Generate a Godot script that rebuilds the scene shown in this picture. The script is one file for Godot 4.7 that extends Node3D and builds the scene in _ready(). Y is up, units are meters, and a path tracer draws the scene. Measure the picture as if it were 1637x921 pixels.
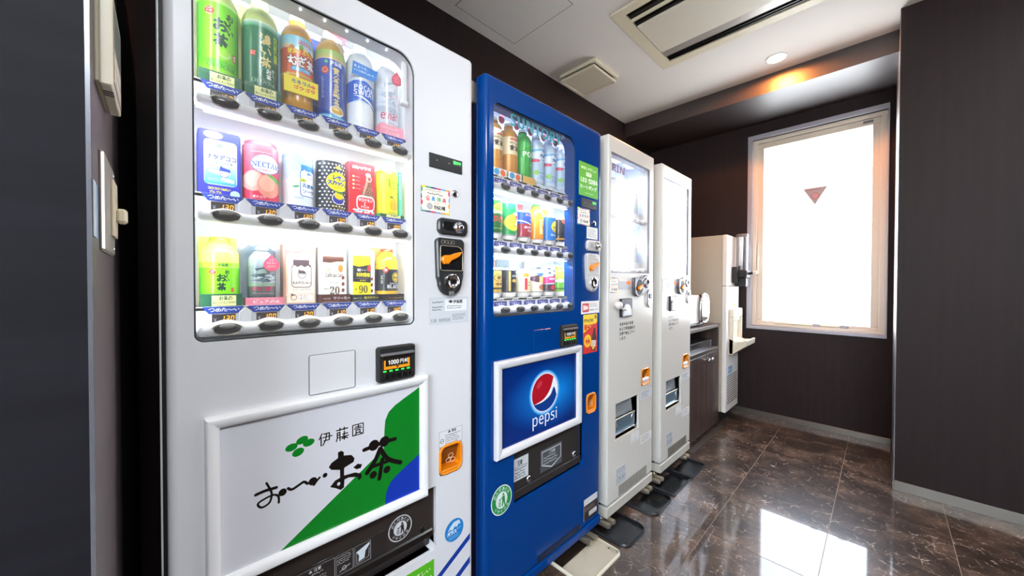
extends Node3D
# A drinks corner: four vending machines, a counter, a water dispenser and a bright window. Units are metres, y is up, machine fronts stand on z = 0.

const CEILING = 2.668
const WINDOW_X = 3.72
const BULK_X = 3.161
const BULK_Y = 2.536
const BLOCK_X = 2.93
const BLOCK_Z = 0.945
const LEFT_X = -0.06
const LEFT_Z = 0.253
const BACK_Z = -0.832
const ROOM_Z = 2.5

var rng := RandomNumberGenerator.new()
var used := {}
var M := {}


# ------------------------------------------------------------------ mesh builder
class Geo:
	var st := SurfaceTool.new()
	var xf := Transform3D()
	var grp := 0

	func _init():
		st.begin(Mesh.PRIMITIVE_TRIANGLES)

	func v(p: Vector3, uv := Vector2.ZERO):
		st.set_uv(uv)
		st.add_vertex(xf * p)

	func tri(a: Vector3, b: Vector3, c: Vector3, ua := Vector2.ZERO, ub := Vector2.ZERO, uc := Vector2.ZERO):
		v(a, ua)
		v(c, uc)
		v(b, ub)

	func flat():
		st.set_smooth_group(-1)

	func smooth():
		grp += 1
		st.set_smooth_group(grp)

	func quad(a: Vector3, b: Vector3, c: Vector3, d: Vector3, uv := Rect2(0, 0, 1, 1)):
		flat()
		var p := Vector2(uv.position.x, uv.end.y)
		var q := uv.end
		var r := Vector2(uv.end.x, uv.position.y)
		var s := uv.position
		tri(a, b, c, p, q, r)
		tri(a, c, d, p, r, s)

	# rows run away from the viewer's lower edge upward; outward normal = (along row) x (row to row)
	func surf(rows: Array, us := [], vs := []):
		smooth()
		var n: int = rows[0].size()
		var m: int = rows.size()
		for i in m - 1:
			for j in n - 1:
				var u0: float = us[j] if us else float(j) / (n - 1)
				var u1: float = us[j + 1] if us else float(j + 1) / (n - 1)
				var v0: float = vs[i] if vs else 1.0 - float(i) / (m - 1)
				var v1: float = vs[i + 1] if vs else 1.0 - float(i + 1) / (m - 1)
				var a: Vector3 = rows[i][j]
				var b: Vector3 = rows[i][j + 1]
				var c: Vector3 = rows[i + 1][j + 1]
				var d: Vector3 = rows[i + 1][j]
				if not a.is_equal_approx(b):
					tri(a, b, c, Vector2(u0, v0), Vector2(u1, v0), Vector2(u1, v1))
				if not c.is_equal_approx(d):
					tri(a, c, d, Vector2(u0, v0), Vector2(u1, v1), Vector2(u0, v1))

	# profile of (radius, height) going up; a point given twice makes a crease
	func lathe(prof: Array, seg := 24, a0 := -PI, a1 := PI, squash := 1.0):
		var lo: float = prof[0].y
		var hi: float = prof[-1].y
		var rows := []
		var vs := []
		var us := []
		for j in seg + 1:
			us.append(sin(clampf(a0 + (a1 - a0) * j / seg, -PI / 2, PI / 2)) * 0.5 + 0.5)  # prints are laid on from the front
		for k in prof.size():
			var row := PackedVector3Array()
			for j in seg + 1:
				var t := a0 + (a1 - a0) * j / seg
				row.append(Vector3(prof[k].x * sin(t), prof[k].y, prof[k].x * cos(t) * squash))
			if k > 0 and prof[k].is_equal_approx(prof[k - 1]):
				if rows.size() > 1:
					surf(rows, us, vs)
				rows = []
				vs = []
			rows.append(row)
			vs.append(1.0 - (prof[k].y - lo) / maxf(hi - lo, 1e-6))
		if rows.size() > 1:
			surf(rows, us, vs)

	func cap(poly: PackedVector2Array, z: float, up: bool, box := Rect2()):
		flat()
		if box.size.x == 0:
			box = Rect2(poly[0], Vector2.ZERO)
			for p in poly:
				box = box.expand(p)
		var t := Geometry2D.triangulate_polygon(poly)
		for k in range(0, t.size(), 3):
			var a := poly[t[k]]
			var b := poly[t[k + 1]]
			var c := poly[t[k + 2]]
			if ((b - a).cross(c - a) > 0) != up:
				var s := b
				b = c
				c = s
			tri(Vector3(a.x, a.y, z), Vector3(b.x, b.y, z), Vector3(c.x, c.y, z), map(a, box), map(b, box), map(c, box))

	func map(p: Vector2, box: Rect2) -> Vector2:
		return Vector2((p.x - box.position.x) / maxf(box.size.x, 1e-6), 1.0 - (p.y - box.position.y) / maxf(box.size.y, 1e-6))

	static func inset(poly: PackedVector2Array, d: float) -> PackedVector2Array:
		var out := PackedVector2Array()
		var n := poly.size()
		for i in n:
			var e := (poly[i] - poly[(i + n - 1) % n]).normalized()
			var f := (poly[(i + 1) % n] - poly[i]).normalized()
			var ne := Vector2(-e.y, e.x)
			var nf := Vector2(-f.y, f.x)
			var mid := ne + nf
			out.append(poly[i] + mid * (d / maxf(0.35, (1.0 + ne.dot(nf)))))
		return out

	# counter-clockwise outline pushed out along z, edges chamfered by b at the front and b0 at the back
	func prism(poly: PackedVector2Array, z0: float, z1: float, b := 0.0, b0 := 0.0, back := true):
		var rings := []
		if b0 > 0:
			rings.append([inset(poly, b0), z0])
			rings.append([poly, z0 + b0])
		else:
			rings.append([poly, z0])
		if b > 0:
			rings.append([poly, z1 - b])
			rings.append([inset(poly, b), z1])
		else:
			rings.append([poly, z1])
		var n := poly.size()
		for k in rings.size() - 1:
			var p: PackedVector2Array = rings[k][0]
			var q: PackedVector2Array = rings[k + 1][0]
			for i in n:
				var j := (i + 1) % n
				quad(Vector3(p[i].x, p[i].y, rings[k][1]), Vector3(p[j].x, p[j].y, rings[k][1]), Vector3(q[j].x, q[j].y, rings[k + 1][1]), Vector3(q[i].x, q[i].y, rings[k + 1][1]))
		cap(rings[-1][0], z1, true)
		if back:
			cap(rings[0][0], z0, false)

	func box(x0: float, x1: float, y0: float, y1: float, z0: float, z1: float, b := 0.0):
		if b <= 0:
			prism(PackedVector2Array([Vector2(x0, y0), Vector2(x1, y0), Vector2(x1, y1), Vector2(x0, y1)]), z0, z1)
		else:
			prism(PackedVector2Array([Vector2(x0 + b, y0), Vector2(x1 - b, y0), Vector2(x1, y0 + b), Vector2(x1, y1 - b), Vector2(x1 - b, y1), Vector2(x0 + b, y1), Vector2(x0, y1 - b), Vector2(x0, y0 + b)]), z0, z1, b, b)

	# rounded rectangle, radii as bottom-left, bottom-right, top-right, top-left
	static func rr(x0: float, x1: float, y0: float, y1: float, r, seg := 6) -> PackedVector2Array:
		var rad: Array = r if r is Array else [r, r, r, r]
		var out := PackedVector2Array()
		var at := [Vector2(x0, y0), Vector2(x1, y0), Vector2(x1, y1), Vector2(x0, y1)]
		var to := [Vector2(1, 1), Vector2(-1, 1), Vector2(-1, -1), Vector2(1, -1)]
		for k in 4:
			var c: Vector2 = at[k] + to[k] * rad[k]
			for i in seg + 1:
				var t := PI + PI / 2 * k + PI / 2 * i / seg
				out.append(c + Vector2(cos(t), sin(t)) * rad[k])
		return out

	static func disc(c: Vector2, rx: float, ry: float, seg := 28) -> PackedVector2Array:
		var out := PackedVector2Array()
		for i in seg:
			out.append(c + Vector2(cos(TAU * i / seg) * rx, sin(TAU * i / seg) * ry))
		return out

	func tube(path: Array, r: float, seg := 10):
		var rows := []
		var side := Vector3.UP
		for i in path.size():
			var d: Vector3 = (path[mini(i + 1, path.size() - 1)] - path[maxi(i - 1, 0)]).normalized()
			if absf(d.dot(side)) > 0.98:
				side = Vector3.RIGHT if absf(d.x) < 0.9 else Vector3.BACK
			var a := (side - d * side.dot(d)).normalized()
			side = a
			var b := d.cross(a)
			var row := PackedVector3Array()
			for j in seg + 1:
				var t := TAU * j / seg
				row.append(path[i] + (a * cos(t) + b * sin(t)) * r)
			rows.append(row)
		surf(rows)
		flat()
		for e in [0, path.size() - 1]:
			for j in seg:
				if e == 0:
					tri(path[e], rows[e][j + 1], rows[e][j])
				else:
					tri(path[e], rows[e][j], rows[e][j + 1])

	func ball(c: Vector3, r: Vector3, seg := 18, a0 := -PI / 2, a1 := PI / 2):
		var rows := []
		for i in 11:
			var p := a0 + (a1 - a0) * i / 10
			var row := PackedVector3Array()
			for j in seg + 1:
				var t := TAU * j / seg
				row.append(c + Vector3(r.x * cos(p) * sin(t), r.y * sin(p), r.z * cos(p) * cos(t)))
			rows.append(row)
		surf(rows)

	# flat face on z with rectangular openings (each a dictionary x0 x1 y0 y1 r depth); the opening's walls go back by depth
	func face(x0: float, x1: float, y0: float, y1: float, z: float, holes: Array):
		var xs := [x0, x1]
		var ys := [y0, y1]
		for h in holes:
			xs.append_array([h.x0, h.x1])
			ys.append_array([h.y0, h.y1])
		xs.sort()
		ys.sort()
		for i in xs.size() - 1:
			for j in ys.size() - 1:
				if xs[i + 1] - xs[i] < 1e-5 or ys[j + 1] - ys[j] < 1e-5:
					continue
				var c := Vector2((xs[i] + xs[i + 1]) / 2, (ys[j] + ys[j + 1]) / 2)
				var open := false
				for h in holes:
					open = open or (c.x > h.x0 and c.x < h.x1 and c.y > h.y0 and c.y < h.y1)
				if not open:
					quad(Vector3(xs[i], ys[j], z), Vector3(xs[i + 1], ys[j], z), Vector3(xs[i + 1], ys[j + 1], z), Vector3(xs[i], ys[j + 1], z))
		for h in holes:
			var loop := rr(h.x0, h.x1, h.y0, h.y1, h.r, 8)
			var corner := [Vector2(h.x0, h.y0), Vector2(h.x1, h.y0), Vector2(h.x1, h.y1), Vector2(h.x0, h.y1)]
			flat()
			for k in 4:
				for i in 8:
					var p := loop[k * 9 + i]
					var q := loop[k * 9 + i + 1]
					if not p.is_equal_approx(q):
						tri(Vector3(corner[k].x, corner[k].y, z), Vector3(q.x, q.y, z), Vector3(p.x, p.y, z))
			var n := loop.size()
			var front := PackedVector3Array()
			var rear := PackedVector3Array()
			for i in n + 1:
				front.append(Vector3(loop[i % n].x, loop[i % n].y, z))
				rear.append(Vector3(loop[i % n].x, loop[i % n].y, z - h.depth))
			surf([front, rear])

	# sheet-metal shell: rounded outer edge of radius r, walls back to z0, no front face (face() makes that)
	func shell(x0: float, x1: float, y0: float, y1: float, z0: float, z1: float, r: float):
		var rows := []
		var rings := [[0.0, z0], [0.0, z1 - r]]
		for k in range(1, 7):
			var t := PI / 2 * k / 6
			rings.append([r * (1 - cos(t)), z1 - r + r * sin(t)])
		for g in rings:
			var loop := rr(x0 + g[0], x1 - g[0], y0 + g[0], y1 - g[0], maxf(r - g[0], 0.0002), 5)
			var row := PackedVector3Array()
			for i in loop.size() + 1:
				var p := loop[i % loop.size()]
				row.append(Vector3(p.x, p.y, g[1]))
			rows.append(row)
		surf(rows)

	func mesh() -> ArrayMesh:
		st.generate_normals()
		return st.commit()


# ------------------------------------------------------------------ scene tree helpers
func numbered(called: String) -> String:
	var n: int = used.get(called, 0)
	used[called] = n + 1
	return called if n == 0 else "%s_%03d" % [called, n]

func thing(called: String, label: String, category: String, at := Vector3.ZERO, group := "") -> Node3D:
	var o := Node3D.new()
	o.name = numbered(called)
	add_child(o, true)
	o.position = at
	tag(o, label, category, group)
	return o

func tag(o: Node, label: String, category := "", group := ""):
	o.set_meta("label", label)
	if category:
		o.set_meta("category", category)
	if group:
		o.set_meta("group", group)

func put(mesh: Mesh, called: String, mat: Material, parent: Node, at := Vector3.ZERO) -> MeshInstance3D:
	var o := MeshInstance3D.new()
	o.mesh = mesh
	o.material_override = mat
	o.name = numbered(called) if parent == self else called
	o.position = at
	parent.add_child(o, true)
	return o

func obj(called: String, g: Geo, mat: Material, parent: Node = self) -> MeshInstance3D:
	return put(g.mesh(), called, mat, parent)

func struct(called: String, g: Geo, mat: Material) -> MeshInstance3D:
	var o := obj(called, g, mat)
	o.set_meta("kind", "structure")
	return o

func bx(x0, x1, y0, y1, z0, z1, b := 0.0) -> Geo:
	var g := Geo.new()
	g.box(x0, x1, y0, y1, z0, z1, b)
	return g

func pz(poly: PackedVector2Array, z0: float, z1: float, b := 0.0) -> Geo:
	var g := Geo.new()
	g.prism(poly, z0, z1, b)
	return g

# a printed sheet: front face on z1 carries the picture, rounded corners r
func sheet(called: String, mat: Material, parent: Node, x0: float, x1: float, y0: float, y1: float, z: float, r := 0.0, thick := 0.0008) -> MeshInstance3D:
	var poly := Geo.rr(x0, x1, y0, y1, r, 4) if r > 0 else PackedVector2Array([Vector2(x0, y0), Vector2(x1, y0), Vector2(x1, y1), Vector2(x0, y1)])
	return obj(called, pz(poly, z - 0.0005, z + thick), mat, parent)

func round_sheet(called: String, mat: Material, parent: Node, c: Vector2, rx: float, ry: float, z: float) -> MeshInstance3D:
	return obj(called, pz(Geo.disc(c, rx, ry, 36), z - 0.0005, z + 0.0008), mat, parent)


# ------------------------------------------------------------------ materials
func mat(color, rough := 0.5, metal := 0.0, spec := 0.5) -> StandardMaterial3D:
	var m := StandardMaterial3D.new()
	m.albedo_color = color if color is Color else Color(color)
	m.roughness = rough
	m.metallic = metal
	m.metallic_specular = spec
	return m

func print_mat(tex: Texture2D, rough := 0.45, glow := 0.0) -> StandardMaterial3D:
	var m := mat(Color.WHITE, rough)
	m.albedo_texture = tex
	m.texture_repeat = false
	if glow > 0:
		m.emission_enabled = true
		m.emission = Color.BLACK
		m.emission_texture = tex
		m.emission_energy_multiplier = glow
	return m

func glass(alpha := 0.04, color := Color(1, 1, 1)) -> StandardMaterial3D:
	var m := mat(Color(color, alpha), 0.02)
	m.transparency = BaseMaterial3D.TRANSPARENCY_ALPHA
	return m

func lamp_mat(color: Color, energy: float) -> StandardMaterial3D:
	var m := mat(color, 0.5)
	m.emission_enabled = true
	m.emission = color
	m.emission_energy_multiplier = energy
	return m

func grain_image(w: int, h: int, along: int, freq: float, seed_no: int) -> Image:
	var n := FastNoiseLite.new()
	n.seed = seed_no
	n.frequency = freq
	n.fractal_octaves = 4
	var im := n.get_seamless_image(w, maxi(8, h / along))
	im.resize(w, h, Image.INTERPOLATE_CUBIC)
	return im

# a colour texture that runs between two tones along a noise picture
func toned(im: Image, dark: Color, light: Color) -> ImageTexture:
	var w := im.get_width()
	var h := im.get_height()
	im.convert(Image.FORMAT_L8)
	var src := im.get_data()
	var dst := PackedByteArray()
	dst.resize(w * h * 3)
	var lut := []
	for k in 256:
		var c := dark.lerp(light, k / 255.0)
		lut.append([c.r8, c.g8, c.b8])
	for i in w * h:
		var c: Array = lut[src[i]]
		dst[i * 3] = c[0]
		dst[i * 3 + 1] = c[1]
		dst[i * 3 + 2] = c[2]
	return ImageTexture.create_from_image(Image.create_from_data(w, h, false, Image.FORMAT_RGB8, dst))

func tri_mat(tex: Texture2D, scale: Vector3, rough: float, spec := 0.5, metal := 0.0) -> StandardMaterial3D:
	var m := mat(Color.WHITE, rough, metal, spec)
	m.albedo_texture = tex
	m.uv1_triplanar = true
	m.uv1_world_triplanar = true
	m.uv1_scale = scale
	m.uv1_triplanar_sharpness = 8.0
	return m

# dark brown stone crossed by fine pale veins: thin level lines of warped noise, fading in and out
func marble_texture() -> ImageTexture:
	var size := 1536
	var lines := []
	for q in [[11, 0.0042, 46.0, 0.012], [29, 0.0085, 30.0, 0.024], [53, 0.017, 16.0, 0.045]]:
		var n := FastNoiseLite.new()
		n.seed = q[0]
		n.noise_type = FastNoiseLite.TYPE_SIMPLEX_SMOOTH
		n.fractal_octaves = 3
		n.fractal_gain = 0.42
		n.frequency = q[1]
		n.domain_warp_enabled = true
		n.domain_warp_amplitude = q[2]
		n.domain_warp_frequency = q[3]
		n.domain_warp_fractal_octaves = 4
		lines.append(n)
	var crack := FastNoiseLite.new()
	crack.seed = 7
	crack.noise_type = FastNoiseLite.TYPE_CELLULAR
	crack.cellular_distance_function = FastNoiseLite.DISTANCE_EUCLIDEAN
	crack.cellular_return_type = FastNoiseLite.RETURN_DISTANCE2_SUB
	crack.fractal_type = FastNoiseLite.FRACTAL_NONE
	crack.frequency = 0.013
	crack.domain_warp_enabled = true
	crack.domain_warp_amplitude = 34
	crack.domain_warp_frequency = 0.02
	crack.domain_warp_fractal_octaves = 4
	var cloud := FastNoiseLite.new()
	cloud.seed = 5
	cloud.frequency = 0.004
	cloud.fractal_octaves = 6
	var c := cloud.get_image(size, size).get_data()
	cloud.seed = 77
	cloud.frequency = 0.0055
	cloud.fractal_octaves = 4
	var d := cloud.get_image(size, size).get_data()
	var e := crack.get_image(size, size, false, false, false).get_data()
	var low := 255
	for i in range(0, size * size, 97):
		low = mini(low, e[i])
	var dst := PackedByteArray()
	dst.resize(size * size * 3)
	var i := 0
	for y in size:
		for x in size:
			var t := c[i] / 255.0
			var here := d[i] / 255.0
			var v := maxf(0.0, 1.0 - absf(lines[0].get_noise_2d(x, y)) / 0.011) * clampf((here - 0.34) * 4.0, 0.1, 1.0)
			v += maxf(0.0, 1.0 - absf(lines[1].get_noise_2d(x, y)) / 0.016) * clampf((0.62 - here) * 4.0, 0.0, 0.8)
			v += maxf(0.0, 1.0 - absf(lines[2].get_noise_2d(x, y)) / 0.03) * clampf((t - 0.46) * 3.0, 0.0, 0.45)
			v += maxf(0.0, 1.0 - (e[i] - low) / 4.0) * clampf((here - 0.5) * 4.0, 0.0, 0.8)
			v = minf(v, 0.95)
			dst[i * 3] = int(lerpf(50.0 + 62.0 * t * t, 226.0, v))
			dst[i * 3 + 1] = int(lerpf(39.0 + 51.0 * t * t, 212.0, v))
			dst[i * 3 + 2] = int(lerpf(32.0 + 42.0 * t * t, 198.0, v))
			i += 1
	return ImageTexture.create_from_image(Image.create_from_data(size, size, false, Image.FORMAT_RGB8, dst))


const PANEL_ENERGY = 3.6
const SKY_ENERGY = 15.0
const EXPOSURE = 1.18


func _ready():
	# camera
	var cam := Camera3D.new()
	cam.name = "camera"
	cam.fov = 77.364
	cam.near = 0.02
	cam.far = 100
	cam.transform = Transform3D(Basis(Vector3(0.71766222, 0.00199158, 0.69638852), Vector3(0.007306, 0.99991934, -0.01038882), Vector3(-0.69635304, 0.01254348, 0.71758979)), Vector3(0, 1.148, 0.89))
	add_child(cam)
	cam.current = true
	# bright overcast sky outside the window
	var sm := ProceduralSkyMaterial.new()
	sm.sky_top_color = Color(0.86, 0.92, 1.0)
	sm.sky_horizon_color = Color(0.97, 0.985, 1.0)
	sm.ground_horizon_color = Color(0.93, 0.95, 0.97)
	sm.ground_bottom_color = Color(0.86, 0.88, 0.9)
	sm.ground_curve = 0.3
	var sky := Sky.new()
	sky.sky_material = sm
	var e := Environment.new()
	e.background_mode = Environment.BG_SKY
	e.sky = sky
	e.background_energy_multiplier = SKY_ENERGY
	e.tonemap_mode = Environment.TONE_MAPPER_LINEAR
	e.tonemap_exposure = EXPOSURE
	e.sdfgi_enabled = true
	e.ssao_enabled = true
	e.ssil_enabled = true
	var we := WorldEnvironment.new()
	we.name = "environment"
	we.environment = e
	add_child(we)
	# the printer's pens
	for ch in PEN:
		Sheet.strokes_of[ch] = strokes_for(ch)
	make_materials()
	M.price = {}
	for yen in [100, 110, 120, 130, 140, 160]:
		M.price[yen] = print_mat(art_price(yen), 0.3, 0.8)
	M.bill_tex = art_bill()
	M.age = print_mat(art_age_rule(), 0.22)
	M.contact = print_mat(art_paper(1))
	M.paper0 = print_mat(art_paper(0))
	M.paper2 = print_mat(art_paper(2), 0.3)
	M.paper3 = print_mat(art_paper(3))
	var s120 := Sheet.new(64, 20, "e0dcd6")
	s120.word("¥120", 8, 17, 19, "38343a", "Droid Sans Bold", 1.0)
	M.tag120 = print_mat(s120.tex())
	# the room, large things first
	setting()
	white_machine()
	blue_machine()
	beer_machine(1.487, 1.0, "slim beige vending machine beside the blue one, with a white ball beside its bill slot", true)
	beer_machine(2.068, 0.962, "slim beige vending machine next to the counter, its window washed white by daylight", false)
	counter()
	water_dispenser()
	ceiling_things()
	white_samples()
	blue_samples()
	beer_samples()
	anchors()
	wall_fittings()


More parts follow.
